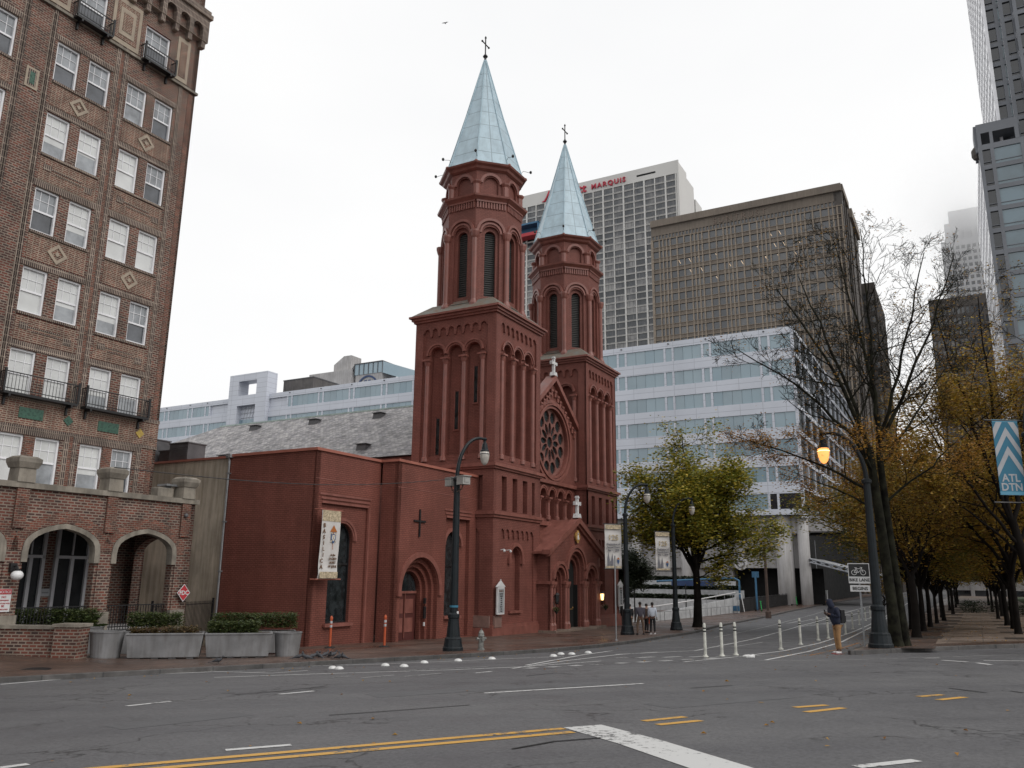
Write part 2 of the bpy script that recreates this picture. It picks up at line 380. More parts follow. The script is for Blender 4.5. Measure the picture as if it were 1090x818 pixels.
# ---- ground materials
def asphalt():
    m,nt,b=newmat('worn_asphalt'); tc=N(nt,'ShaderNodeTexCoord'); v=tc.outputs['Object']
    n1=noise(nt,v,.12,6,.6); n2=noise(nt,v,20,6,.8); n3=noise(nt,v,1.1,6,.65)
    c=mixc(nt,'MIX',mapr(nt,n1,.35,.65,0,1),(.092,.091,.095),(.112,.111,.114))
    c=mixc(nt,'MULTIPLY',1,c,mixc(nt,'MIX',mapr(nt,n2,.3,.7,0,1),(.5,.5,.5),(1.5,1.5,1.5)))
    c=mixc(nt,'MULTIPLY',1,c,mixc(nt,'MIX',mapr(nt,n3,.38,.62,0,1),(.93,.93,.935),(1.06,1.06,1.05)))
    # tyre-worn bands along the street
    mp=N(nt,'ShaderNodeMapping'); mp.inputs['Rotation'].default_value=(0,0,-R_(24)); mp.inputs['Scale'].default_value=(.03,.55,1); nt.links.new(v,mp.inputs[0])
    n4=noise(nt,mp.outputs[0],1.4,4); c=mixc(nt,'MULTIPLY',.8,c,mixc(nt,'MIX',mapr(nt,n4,.38,.62,0,1),(.86,.86,.88),(1.06,1.06,1.06)))
    vo=N(nt,'ShaderNodeTexVoronoi',feature='DISTANCE_TO_EDGE'); vo.inputs['Scale'].default_value=.33
    dv=N(nt,'ShaderNodeVectorMath',operation='ADD'); nn=N(nt,'ShaderNodeTexNoise'); nn.inputs['Scale'].default_value=1.3; nn.inputs['Detail'].default_value=5; nt.links.new(v,nn.inputs['Vector'])
    sc=N(nt,'ShaderNodeVectorMath',operation='SCALE'); sc.inputs['Scale'].default_value=1.6; nt.links.new(nn.outputs['Color'],sc.inputs[0])
    nt.links.new(v,dv.inputs[0]); nt.links.new(sc.outputs[0],dv.inputs[1]); nt.links.new(dv.outputs[0],vo.inputs['Vector'])
    crack=mapr(nt,vo.outputs['Distance'],.0,.012,1,0); mask=mapr(nt,noise(nt,v,.2,3),.46,.54,0,1)
    mu=N(nt,'ShaderNodeMath',operation='MULTIPLY'); nt.links.new(crack,mu.inputs[0]); nt.links.new(mask,mu.inputs[1])
    c=mixc(nt,'MIX',mu.outputs[0],c,(.022,.021,.021))
    nt.links.new(c,b.inputs['Base Color'])
    nt.links.new(mapr(nt,n3,.35,.65,.5,.78),b.inputs['Roughness']); b.inputs['Specular IOR Level'].default_value=.35
    bump(nt,b,n2,.006,.7); return m
M['asphalt']=asphalt()
def paintmat(name,col,wear):
    m,nt,b=newmat(name); tc=N(nt,'ShaderNodeTexCoord'); v=tc.outputs['Object']
    n1=noise(nt,v,9,6,.75); n2=noise(nt,v,.8,3)
    ad=N(nt,'ShaderNodeMath',operation='ADD'); nt.links.new(n1,ad.inputs[0]); nt.links.new(mapr(nt,n2,.3,.7,-.12,.12),ad.inputs[1])
    c=mixc(nt,'MIX',mapr(nt,ad.outputs[0],wear,wear+.06,0,1),col,(.10,.10,.10))
    nt.links.new(c,b.inputs['Base Color']); b.inputs['Roughness'].default_value=.6; return m
M['paint']=paintmat('worn_white_road_paint',(.55,.55,.54),.58)
M['paint_faint']=paintmat('faded_white_road_paint',(.36,.36,.355),.52)
M['yellow']=paintmat('worn_yellow_road_paint',(.56,.31,.06),.6)
M['orange_line']=paintmat('worn_orange_road_paint',(.30,.13,.03),.5)
M['pavers']=bmat('wet_brick_pavers',(.125,.072,.052),(.085,.055,.043),(.05,.04,.035),.22,.11,.012,.45,.003,var=.35,vscale=.5,flat=True,rot=-R_(61),wet=(.25,.6))
M['pavers_far']=bmat('tan_paving_slabs',(.20,.155,.125),(.17,.13,.105),(.10,.08,.065),1.2,1.2,.02,.6,.003,var=.25,vscale=.7,flat=True,offset=0,rot=-R_(61),wet=(.35,.65))
M['kerb']=bmat('granite_kerb',(.085,.08,.077),(.065,.062,.06),(.04,.04,.04),1.5,3,.02,.7,.004,var=.3,vscale=3,flat=True,rot=-R_(40))
M['dirt']=pmat('dark_mulch',(.035,.024,.017),.95,.4,5,bmp=.03)
M['farground']=pmat('far_city_ground',(.10,.10,.095),.9,.2,.01)
M['grass']=pmat('verge_grass',(.03,.05,.015),.9,.35,3,bmp=.02)

# ---------------------------------------------------------------- camera
CZ=1.55; FP=872.0; PITCH=R_(13.2); ROLL=R_(.62)
F_=Vector((0,math.cos(PITCH),math.sin(PITCH))); U0=Vector((0,-math.sin(PITCH),math.cos(PITCH))); R0=Vector((1,0,0))
RR=R0*math.cos(ROLL)+U0*math.sin(ROLL); UU=-R0*math.sin(ROLL)+U0*math.cos(ROLL)
cam=bpy.data.cameras.new('camera'); co=bpy.data.objects.new('camera',cam); C.objects.link(co)
mat=Matrix.Identity(4)
for i in range(3): mat[i][0]=RR[i]; mat[i][1]=UU[i]; mat[i][2]=-F_[i]; mat[i][3]=(0,0,CZ)[i]
co.matrix_world=mat; cam.sensor_width=36; cam.lens=FP/1090*36; cam.clip_end=6000; cam.clip_start=.1
bpy.context.scene.camera=co
def G(px,py,off=0.0):                        # survey reading -> point on the terrain
    d=F_+RR*((px-545)/FP)-UU*((py-409)/FP); t=1.0
    while t<3000:
        x,y,z=d.x*t,d.y*t,CZ+d.z*t
        if z<gz(x,y)+off:
            lo,hi=t/1.02-.02,t
            for _ in range(25):
                m=(lo+hi)/2
                if CZ+d.z*m<gz(d.x*m,d.y*m)+off: hi=m
                else: lo=m
            return (d.x*lo,d.y*lo,gz(d.x*lo,d.y*lo)+off)
        t=t*1.02+.02
# ---------------------------------------------------------------- terrain, road, pavements
def grid(name, xs, ys, off, mat, kind='structure'):
    mb=MB(); nx=len(xs)
    for y in ys:
        for x in xs: mb.v.append((x,y,gz(x,y)+off))
    for j in range(len(ys)-1):
        for i in range(nx-1): mb.f.append((j*nx+i,j*nx+i+1,(j+1)*nx+i+1,(j+1)*nx+i)); mb.m.append(0)
    o=obj(name,mb,mat); o['kind']=kind; return o
def fr(a,b,st): return [a+i*st for i in range(int((b-a)/st)+1)]
grid('ground',[-2500,-1500,-900,-500,-300]+fr(-200,260,20)+[400,700,1200,2000,3000],[-800,-300,-100]+fr(-60,300,20)+[400,600,900,1400,2200,3200],-.35,M['farground'])
grid('road',fr(-120,-44,4)+fr(-40,60,1)+fr(64,220,4),fr(-30,0,2)+fr(1,70,1)+fr(74,300,4),0,M['asphalt'])
def strip(name, outer, inner, off, mat, nsub=12, side=None, depth=.3, sidemat=None, power=1.0):
    """sheet between two polylines, draped on the terrain, with a vertical face down along the outer one"""
    mb=MB(); n=len(outer)
    for i in range(n):
        for k in range(nsub+1):
            t=(k/nsub)**power
            x=outer[i][0]*(1-t)+inner[i][0]*t; y=outer[i][1]*(1-t)+inner[i][1]*t
            mb.v.append((x,y,gz(x,y)+off))
    for i in range(n-1):
        for k in range(nsub):
            a=i*(nsub+1)+k; mb.f.append((a,a+1,a+nsub+2,a+nsub+1)); mb.m.append(0)
    if side:
        b=len(mb.v)
        for i in range(n): x,y=outer[i][:2]; mb.v.append((x,y,gz(x,y)+off)); mb.v.append((x,y,gz(x,y)+off-depth))
        for i in range(n-1): mb.f.append((b+2*i,b+2*i+2,b+2*i+3,b+2*i+1)); mb.m.append(0)
    o=obj(name,mb,mat); o['kind']='structure'; return o
def resample(pts, st):
    out=[pts[0]]
    for p,q in zip(pts,pts[1:]):
        L=math.hypot(q[0]-p[0],q[1]-p[1]); n=max(1,int(L/st))
        for i in range(1,n+1): out.append((p[0]+(q[0]-p[0])*i/n,p[1]+(q[1]-p[1])*i/n))
    return out
def smooth(pts,k=3):
    for _ in range(k):
        pts=[pts[0]]+[tuple((pts[i-1][j]+2*pts[i][j]+pts[i+1][j])/4 for j in (0,1)) for i in range(1,len(pts)-1)]+[pts[-1]]
    return pts
def offs(pts,d):
    out=[]
    for i,p in enumerate(pts):
        a=pts[max(i-1,0)]; b=pts[min(i+1,len(pts)-1)]; tx,ty=b[0]-a[0],b[1]-a[1]; L=math.hypot(tx,ty) or 1
        out.append((p[0]-ty/L*d,p[1]+tx/L*d))
    return out
W2=lambda a,b: S(a,b)[:2]
kl=[(-70,-26),(-40,0),(-22,15.2),(-13.2,22.2),(-10.2,24.6),(-5.4,28.2),(-.9,31.0),(1.8,33.2),(3.9,36.3),(6.1,40.3),(7.8,44.6),(11.4,52.2),W2(20,-8),W2(33,-7.0),W2(60,-5.8),W2(89,-5.6),W2(170,-5.6)]
kl=smooth(resample(kl,1.5),4); inn=[(p[0]-uy*26,p[1]+ux*26) for p in kl]
def kerb(name, pts, off=.135, w=.17):
    a=offs(pts,0); b=offs(pts,w); mb=MB(); n=len(pts)
    for i in range(n):
        za=gz(*a[i]); zb=gz(*b[i])
        mb.v+= [(a[i][0],a[i][1],za-.2),(a[i][0],a[i][1],za+off-.015),(a[i][0]*.85+b[i][0]*.15,a[i][1]*.85+b[i][1]*.15,za+off),(b[i][0],b[i][1],zb+off)]
    for i in range(n-1):
        for k in range(3): mb.f.append((i*4+k+1,i*4+k,i*4+k+4,i*4+k+5)); mb.m.append(0)
    o=obj(name,mb,M['kerb']); o['kind']='structure'
kerb('kerb',kl)
strip('pavement',offs(kl,.17),inn,.13,M['pavers'],26,power=1.3)
# right-hand block with the two rows of trees
kr=[(300,28),(120,34),(60,34),(30,32.2),(22,31.0),(18.2,30.3),(15.3,29.5),(13.2,28.6),(12.0,27.95),(11.1,27.4),(10.75,27.3),(10.85,27.8),W2(-13.2,-21.5),W2(-10,-21.5),W2(0,-21.3),W2(20,-21.0),W2(60,-20),W2(120,-19.5),W2(230,-19.5)]
krr=kr[::1]
krr=resample(kr,1.2); 
kr_s=[krr[0]]+[p for p in smooth(krr,2)[1:-1]]+[krr[-1]]
kr_s=kr_s[::-1]   # land lies to the left of travel
# land side: walking kr from right to corner to far keeps land on the right, so reverse for offs()
kerb('kerb',kr_s)
i0=min(range(len(kr_s)),key=lambda i:kr_s[i][0])+1
side=[p for p in kr_s[:i0+1]]; front=[p for p in kr_s[i0:]]
land=[]; 
def landgrid():
    mb=MB(); edge=[(p[0],p[1]) for p in offs(kr_s,.17)]
    # rows follow the side kerb; each row runs from the side kerb across to b=-70, clipped by the front kerb
    As=fr(-12.5,30,1.0)+fr(33,230,4); nb=40
    # main part: a>=-12.5, from side kerb to b=-75
    def kb(a):  # b of side kerb
        t=[(-14,-21.9),(-10,-21.7),(0,-21.5),(20,-21.2),(60,-20.2),(120,-19.7),(230,-19.7)]
        for (a0,b0),(a1,b1) in zip(t,t[1:]):
            if a0<=a<=a1: return b0+(b1-b0)*(a-a0)/(a1-a0)
        return t[0][1] if a<t[0][0] else t[-1][1]
    def fk(x):  # y of the front kerb at x
        e=edge[i0:]
        e.sort()
        for p,q in zip(e,e[1:]):
            if p[0]<=x<=q[0] and q[0]>p[0]: return p[1]+(q[1]-p[1])*(x-p[0])/(q[0]-p[0])
        return e[0][1]
    # parametrise: x from 11 to 300 on the front kerb, fan upward along +u direction
    cols=[]
    xs=[11.02,11.35,11.9,12.6,13.4,14.3,15.3,16.4,17.6,19,20.5,22,24,26,29,33,38,44,52,62,75,95]
    for x in xs:
        y=fk(x); pts=[]
        for t in [0,.4,1,1.6,2.4,3.4,4.6,6,8,10,12.5,15,18,22,27,33,40,50,62,76,95,120,150,190,240]:
            X=x+ux*t; Y=y+uy*t
            pts.append((X,Y))
        cols.append(pts)
    nrow=len(cols[0])
    for pts in cols:
        for X,Y in pts: mb.v.append((X,Y,gz(X,Y)+.13))
    for i in range(len(cols)-1):
        for k in range(nrow-1):
            a=i*nrow+k; mb.f.append((a,a+nrow,a+nrow+1,a+1)); mb.m.append(0)
    o=obj('pavement',mb,M['pavers_far']); o['kind']='structure'
    return kb,fk
kb,fk=landgrid()
strip('pavement',[W2(a,kb(a)-.02) for a in fr(-12.5,228,4)],[W2(a,kb(a)-2.2) for a in fr(-12.5,228,4)],.134,M['pavers'],3)
fpts=[(x,fk(x)+.01) for x in fr(11.4,90,1)]
strip('pavement',fpts,[(x+ux*2.2,y+uy*2.2) for x,y in fpts],.138,M['pavers'],3)
# planting strips under the two tree rows
def patch(a0,a1,b0,b1,off,mat,name='ground',n=8):
    mb=MB(); m=max(2,int((a1-a0)/2))
    for i in range(m+1):
        for k in range(n+1):
            x,y,_=S(a0+(a1-a0)*i/m,b0+(b1-b0)*k/n); mb.v.append((x,y,gz(x,y)+off))
    for i in range(m):
        for k in range(n):
            q=i*(n+1)+k; mb.f.append((q,q+n+1,q+n+2,q+1)); mb.m.append(0)
    o=obj(name,mb,mat); o['kind']='structure'; return o
for i in range(1,16): patch(-12.4+i*9.3-.9,-12.4+i*9.3+2.6,-23.9,-22.2,.142,M['dirt'],'planting_bed')
for i in range(16): patch(-4+i*9,-4+i*9+1.8,-27.7,-26.2,.142,M['dirt'],'planting_bed')
patch(-6,170,-60,-31.5,.15,M['grass'],'grass_verge')
# ---- painted markings
def stripe(pts, w, mat, name='road_marking', off=.006):
    pts=resample([p[:2] for p in pts],.8); L=offs(pts,w/2); Rr=offs(pts,-w/2); mb=MB()
    for a,b in zip(L,Rr): mb.v+=[(a[0],a[1],gz(*a)+off),(b[0],b[1],gz(*b)+off)]
    for i in range(len(pts)-1): mb.f.append((2*i,2*i+1,2*i+3,2*i+2)); mb.m.append(0)
    o=obj(name,mb,mat); o['kind']='structure'; return o
def gl(*p): return [G(*q) for q in p]
# double yellow centre line, its far dashes
y0=G(108,818); y1=G(600,776); dx,dy=(y1[0]-y0[0]),(y1[1]-y0[1]); L=math.hypot(dx,dy); dx/=L; dy/=L
def along(p,t,side=0): return (p[0]+dx*t-dy*side,p[1]+dy*t+dx*side)
stripe([along(y0,-30),y1],.17,M['yellow']); 
y1b=along(y0,L-.05,-.36); stripe([along(y0,-30,-.36),y1b],.17,M['yellow'])
for (a,b,c,d) in [(685,768,729,763.5),(700,772,746,767.5),(846,753.5,880,751),(858,758.5,898,754),(978,742,1003,740),(999,745.5,1027,742.5)]:
    stripe(gl((a,b),(c,d)),.16,M['yellow'])
stripe(gl((620,773.5),(680,790),(770,819),(900,865)),.58,M['paint'])
for q in [((515,738.3),(685,728)),((240,799),(310,793.5)),((135,752),(182,747)),((297,739.5),(334,736)),((0,818),(30,814)),((912,817),(976,810)),((0,729),(112,719.5)),((130,719.5),(225,715.5)),((505,717),(525,715))]:
    stripe(gl(*q),.15,M['paint'])
for q,w in [(((200,714),(290,717),(330,714)),.1),(((228,721.5),(330,718),(480,713.5),(560,710),(640,704)),.12),(((270,716),(330,711)),.08),(((430,714),(520,710)),.10),
          (((320,709.5),(400,707.5),(520,702.5),(600,699)),.10),(((545,712),(600,704),(660,697),(700,694.5)),.11),(((350,722),(372,720)),.12),(((385,722),(420,719)),.12),(((430,720.5),(470,717)),.12)]:
    stripe(gl(*q),w,M['paint_faint'] if len(q)==2 else M['paint'])
stripe(gl((560,708.5),(620,697.5),(652,693)),.12,M['paint'])
# side street: lane line, bicycle lane lines, gore
stripe(gl((655,697),(740,693),(800,681),(850,667),(890,655),(930,644)),.12,M['paint'])
stripe(gl((728,705),(790,699),(835,693),(872,685),(905,674),(935,660),(960,646),(975,638)),.12,M['paint'])
stripe(gl((815,703),(860,694),(895,684),(925,669),(950,653),(968,641)),.12,M['paint'])
stripe(gl((862,698),(890,692),(915,684.5)),.10,M['orange_line'])
stripe(gl((808,704),(900,703),(1000,700),(1090,697)),.08,M['paint_faint'])
for a in range(7):
    stripe(gl((850+a*13,668-a*1.5),(868+a*13,664.5-a*1.5)),.22,M['paint_faint'])
    stripe(gl((838+a*13,664-a*1.7),(852+a*13,661-a*1.7)),.22,M['paint_faint'])
for a in range(6): stripe(gl((650+a*28,701-a*.4),(668+a*28,700-a*.4)),.30,M['paint_faint'])
for a in range(9): stripe(gl((560+a*24,712-a*1.3),(570+a*24,711-a*1.3)),.35,M['paint_faint'])
stripe(gl((700,690.5),(780,689),(812,684)),.10,M['paint_faint']); stripe(gl((690,684),(760,679),(840,661),(880,650)),.1,M['paint_faint'])
for q in [((984,701),(1000,700.8)),((1003,703.2),(1030,705)),((1040,706),(1055,708)),((1047,703.5),(1090,704))]: stripe(gl(*q),.14,M['paint'])
# tarred seams
for q in [((350,762),(420,757),(500,751)),((250,740),(300,736),(345,731)),((545,798),(590,790),(640,786)),((735,733),(780,730)),((1010,733),(1050,738)),((1075,736),(1090,738)),((560,720),(590,717),(610,718))]:
    stripe(gl(*q),.05,M['black'],off=.009)
M['patch']=pmat('darker_asphalt_patch',(.088,.088,.092),.75,.12,3,bmp=.004,bscale=40)
for q,w in [(((395,741),(520,733),(640,728)),.9),(((700,752),(830,741)),.8),(((120,775),(260,760)),.7)]: stripe(gl(*q),w,M['patch'],off=.003)
# manhole covers and the drain
for k,(px,py,r,lb) in enumerate([(38,713,.4,'dark square drain grate in the wet brick pavement')]):
    x,y,z=G(px,py,.13)
    m=MB(); m.lathe([(r,0),(r,.012),(r*.9,.016),(r*.86,.010),(0.01,.010)],20,(0,0)); o=obj('manhole_cover',m,M['iron']); o.location=(x,y,z-.004); o.rotation_euler=(0.041,.0,0)
    setp(o,lb,'manhole cover')

# ================================================================ CHURCH
SITE=S(0,0,0)
church=thing('church','dark red painted brick church with two octagonal belfries and pale blue pointed spires','church',SITE,SA)
def scallop(s0,s1,z0,z1,n,tooth=.32,drop=.34):
    """opening whose head is a row of little corbelled arches"""
    p=[(s0,z0),(s1,z0),(s1,z1)]; w=(s1-s0)/n
    for i in range(n):
        xr=s1-i*w; r=w*(1-tooth)/2; cx=xr-w/2
        for k in range(7):
            t=PI*k/6; p.append((cx+r*math.cos(t),z1+.02+r*math.sin(t)))
        if i<n-1:
            e=xr-w; q=w*tooth/2
            p+=[(cx-r,z1-drop*.5),(e+q*.5,z1-drop),(e-q*.5,z1-drop),(e-w/2+r,z1-drop*.5)]
    p.append((s0,z1)); 
    out=[]
    for q in p:
        if not out or (abs(q[0]-out[-1][0])+abs(q[1]-out[-1][1]))>1e-5: out.append(q)
    return out
def column(mb,T,s,z0,z1,r,d,cap=.32,n=10):
    p=[T(s,z0,d),T(s,z0+.25,d),T(s,z0+.3,d),T(s,z1-cap,d),T(s,z1-cap+.04,d),T(s,z1,d)]
    mb.tube(p,[r*1.5,r*1.4,r,r,r*1.15,r*1.7],n)
    mb.fbox(T,s-r*1.9,s+r*1.9,z1,z1+.12,d-.1,d+r*1.9)
TW=6.3
def build_tower():
    tr=MB(); w=MB(); t=TW
    faces=[Fr(0,0,0),Fr(0,t,-PI/2),Fr(t,0,PI/2),Fr(t,t,PI)]
    slits=[]
    for fi,T in enumerate(faces):
        w.panel(T,rect(0,t,10.2,20.2),[scallop(.62,t-.62,10.55,19.35,8)],.13)
        arches=[arch(c,10.95,17.75,1.06) for c in (1.72,t/2,t-1.72)]
        w.panel(T,rect(.3,t-.3,10.3,20.1),arches,.36,d=-.131,rim=False)
        w.fbox(T,.2,t-.2,10.3,20.1,-.6,-.492)
        for c in (1.72,t/2,t-1.72):
            tr.ring(T,c,17.75,.56,.66,-.132,-.06); tr.ring(T,c,17.75,.68,.80,-.132,.01,n=14)
        for s in (1.0,2.43,t-2.43,t-1.0): column(tr,T,s,10.62,17.35,.15,-.10)
        w.panel(T,rect(0,t,7.3,9.95),[rect(1.0,1.65,7.42,9.55),rect(2.4,3.05,7.42,9.55),rect(3.8,4.45,7.42,9.55),rect(5.1,5.5,7.42,9.55)],.33)
        w.fbox(T,.1,t-.1,7.3,9.95,-.45,-.333)
        w.panel(T,rect(0,t,-1.2,6.95),[scallop(.85,t-.95,.62,6.05,7,.3,.3)],.10)
        w.panel(T,rect(.3,t-.3,.3,6.9),[arch(3.0,1.35,4.55,1.3)],.34,d=-.101,rim=False)
        w.fbox(T,.2,t-.2,.3,6.9,-.6,-.445)
        tr.ring(T,3.0,4.55,.74,.96,-.102,.06,n=14)
        for e in (-1,1): tr.fbox(T,3.0+e*.86-.16,3.0+e*.86+.16,4.2,4.55,-.102,.08)
        tr.fbox(T,2.2,3.8,1.2,1.35,-.102,.06)
    w.box(.7,t-.7,.7,t-.7,-1,20.2)
    for (z0,z1,e) in ((-1.2,.42,.14),(.42,.6,.08),(6.95,7.12,.1),(7.12,7.3,.2),(9.95,10.08,.12),(10.08,10.28,.24),(20.1,20.25,.12),(20.25,20.42,.24),(20.42,20.56,.38)):
        tr.box(-e,t+e,-e,t+e,z0,z1)
    # belfry
    c=(t/2,t/2)
    def oct(Rc,k): return Rc*math.cos(PI/8)
    def stage(Rc,z0,z1,fn):
        ap=Rc*math.cos(PI/8); fw=2*Rc*math.sin(PI/8)
        for k in range(8):
            th=k*PI/4; n=(math.cos(th),math.sin(th)); ang=th+PI/2; sd=(math.cos(ang),math.sin(ang))
            T=Fr(c[0]+n[0]*ap-sd[0]*fw/2,c[1]+n[1]*ap-sd[1]*fw/2,ang); fn(T,fw,k)
    lv=[]
    def s1(T,fw,k):
        h=fw/2
        w.panel(T,rect(0,fw,20.5,28.8),[arch(h,21.35,26.15,1.22)],.17,rim=False)
        w.panel(T,rect(.06,fw-.06,20.5,28.7),[arch(h,21.75,26.1,.76)],.24,d=-.171,rim=False)
        tr.ring(T,h,26.25,.66,.78,0,.07); tr.ring(T,h,26.3,.86,1.04,0,.12,n=14)
        m=MB(); m.fbox(T,h-.42,h+.42,21.6,26.5,-.62,-.55); 
        for i in range(30):
            z=21.8+i*.155; m.prism(T,[(h-.4,z),(h+.4,z),(h+.4,z+.02),(h-.4,z+.02)],-.54,-.42); m.fbox(T,h-.4,h+.4,z+.02,z+.10,-.44,-.42)
        lv.append(m)
        m2=MB(); m2.add([T(h-.55,21.75,-.40),T(h+.55,21.75,-.40),T(h+.72,21.2,.12),T(h-.72,21.2,.12)],[(0,3,2,1),(0,1,2,3)]); lv.append(m2)
        for i in range(11):
            x=.12+i*(fw-.24)/10; tr.fbox(T,x-.05,x+.05,28.05,28.5,0,.09)
        tr.fbox(T,.02,fw-.02,28.5,28.62,0,.13)
    stage(2.86,0,0,s1)
    for k in range(8):
        th=k*PI/4+PI/8; x=c[0]+2.93*math.cos(th); y=c[1]+2.93*math.sin(th)
        tr.lathe([(.32,20.5),(.32,21.1),(.22,21.3),(.19,21.4),(.19,25.75),(.26,25.9),(.34,26.2),(.34,26.32)],10,(x,y))
    tr.lathe([(3.0,28.62),(3.12,28.72),(3.26,28.82),(3.3,28.95),(3.0,29.05)],8,c,PI/8)
    def s2(T,fw,k):
        h=fw/2
        w.panel(T,rect(0,fw,28.9,31.3),[arch(h,29.05,30.0,1.06)],.16,rim=False)
        w.fbox(T,.05,fw-.05,28.9,31.2,-.3,-.162)
        tr.ring(T,h,30.02,.60,.80,0,.09)
    stage(2.68,0,0,s2)
    for k in range(8):
        th=k*PI/4+PI/8; x=c[0]+2.68*math.cos(th); y=c[1]+2.68*math.sin(th)
        tr.lathe([(.24,28.95),(.24,29.85),(.34,30.0),(.36,30.1),(.2,30.15)],8,(x,y),PI/8)
    w.lathe([(2.2,20.4),(2.2,31.3)],8,c,PI/8)
    tr.lathe([(2.72,30.95),(2.9,31.05),(2.98,31.2),(3.18,31.3),(3.24,31.42),(2.9,31.5)],8,c,PI/8)
    for k in range(8):
        th=k*PI/4+PI/8; tr.ball((c[0]+3.12*math.cos(th),c[1]+3.12*math.sin(th),31.42),.13,8,5)
    tw=obj('tower',w,M['church'],church); obj('tower_trim',tr,M['church_trim'],tw)
    for i,m in enumerate(lv): obj('louvre' if i%2==0 else 'sill',m,M['louvre'] if i%2==0 else M['weathered'],tw)
    m=MB(); m.hexa([(-.3,-.3,20.57),(t+.3,-.3,20.57),(t+.3,t+.3,20.57),(-.3,t+.3,20.57)],[(.75,.75,21.45),(t-.75,.75,21.45),(t-.75,t-.75,21.45),(.75,t-.75,21.45)])
    obj('roof',m,M['weathered'],tw)
    sp=MB(); sp.lathe([(2.96,31.45),(2.78,31.9),(1.38,36.6),(.08,41.4)],8,c,PI/8); obj('spire',sp,M['spire'],tw)
    rb=MB()
    for k in range(8):
        th=k*PI/4+PI/8; pr=[(2.98,31.45),(2.80,31.9),(1.40,36.6),(.09,41.4)]
        rb.tube([(c[0]+r*math.cos(th),c[1]+r*math.sin(th),z) for r,z in pr],.045,6)
    obj('spire_rib',rb,M['spire_rib'],tw)
    cr=MB(); x,y=c
    cr.lathe([(.09,41.3),(.09,41.6),(.2,41.75),(.09,41.9),(.05,42),(.05,43.3),(.09,43.35),(.03,43.5)],8,c)
    q=math.cos(PI/4)*0.42
    cr.tube([(x-.45,y,42.8),(x+.45,y,42.8)],.05,6)
    for e in (-1,1): cr.ball((x+e*.48,y,42.8),.085,8,5)
    obj('finial_cross',cr,M['iron'],tw)
    for k in range(8):
        th=k*PI/4+PI/8; n=(math.cos(th),math.sin(th)); f=MB()
        f.tube([(x+n[0]*2.8,y+n[1]*2.8,31.9),(x+n[0]*2.95,y+n[1]*2.95,32.1),(x+n[0]*3.45,y+n[1]*3.45,31.95)],.016,5)
        f.ball((x+n[0]*3.5,y+n[1]*3.5,31.98),.10,8,5,(1,1,1.2)); obj('floodlight',f,M['iron'],tw)
    for T,ps in ((faces[0],((1.72,14.2,16.6),(t/2,12.65,15.05),(t-1.72,11.1,13.45))),(faces[1],((1.72,11.1,13.5),(t/2,12.7,15.2),(t-1.72,14.35,16.75)))):
        for s,z0,z1 in ps:
            m=MB(); m.fbox(T,s-.15,s+.15,z0,z1,-.49,-.475); o=obj('slit_window',m,M['darkglass'],tw)
            m=MB(); 
            for e in (-1,1): m.fbox(T,s+e*.17-.03,s+e*.17+.03,z0-.06,z1+.06,-.49,-.44)
            m.fbox(T,s-.22,s+.22,z0-.12,z0-.04,-.49,-.42); obj('slit_frame',m,M['church_trim'],tw)
    return tw
tower=build_tower()
t2=dup(tower,church,loc=(14.1,0,0))
# nave facade between the towers
FB=.95; T=Fr(0,FB,0)
f=MB(); tr=MB(); RC=(10.15,13.1)
poly=[(TW,6.9),(14.1,6.9),(14.1,14.7),(10.15,17.75),(TW,14.7)]
circ=[(RC[0]+2.5*math.cos(2*PI*i/40),RC[1]+2.5*math.sin(2*PI*i/40)) for i in range(40)]
ars=[arch(7.2+i*1.42,7.45,9.1,.96) for i in range(5)]
f.panel(T,[(TW,10.1),(14.1,10.1),(14.1,14.7),(10.15,17.75),(TW,14.7)],[circ],.45)
f.panel(T,rect(TW,14.1,6.9,10.1),ars,.45)
f.fbox(T,TW,14.1,6.9,10.1,-.7,-.451)
f.fbox(T,TW,14.1,-1,6.9,-.4,0)
for c in range(5):
    tr.ring(T,7.2+c*1.42,9.1,.5,.6,0,.06); tr.ring(T,7.2+c*1.42,9.1,.62,.72,0,.1)
for c in range(6): column(tr,T,6.5+c*1.42,7.4,8.85,.13,.05,.25)
for (r0,r1,d) in ((2.5,2.66,.10),(2.72,2.86,.2),(2.9,3.12,.12)): tr.ring(T,RC[0],RC[1],r0,r1,0,d,0,2*PI,44)
tr.fbox(T,TW,14.1,9.95,10.2,0,.24); tr.fbox(T,TW,14.1,6.95,7.25,0,.2)
for e in (-1,1):
    for i in range(9):
        q=(i+.7)/9.4; x=10.15+e*(3.95*q); z=17.75-3.05*q-.62
        tr.fbox(T,x-.11,x+.11,z-.38,z-.02,0,.14); tr.fbox(T,x-.2,x+.2,z-.02,z+.12,0,.18)
    # raking coping
    x1=10.15+e*4.0
    tr.prism(T,[(10.15,17.72),(x1,14.62),(x1,15.02),(10.15,18.14)] if e<0 else [(10.15,17.72),(10.15,18.14),(x1,15.02),(x1,14.62)],-.5,.34)
fac=obj('facade',f,M['church'],church); obj('facade_trim',tr,M['church_trim'],fac)
g=MB(); g.lathe([(2.55,0),(2.55,.02)],40); 
rw=MB(); T2=Fr(RC[0],FB,0,RC[1])
holes=[[(.42*math.cos(-2*PI*i/14),.42*math.sin(-2*PI*i/14)) for i in range(14)]]
def ell(cx,cz,ra,rt,th,n=12):
    out=[]
    for i in range(n):
        t=2*PI*i/n; p=ra*math.cos(t); q=rt*math.sin(t)
        out.append((cx+p*math.cos(th)-q*math.sin(th),cz+p*math.sin(th)+q*math.cos(th)))
    return out
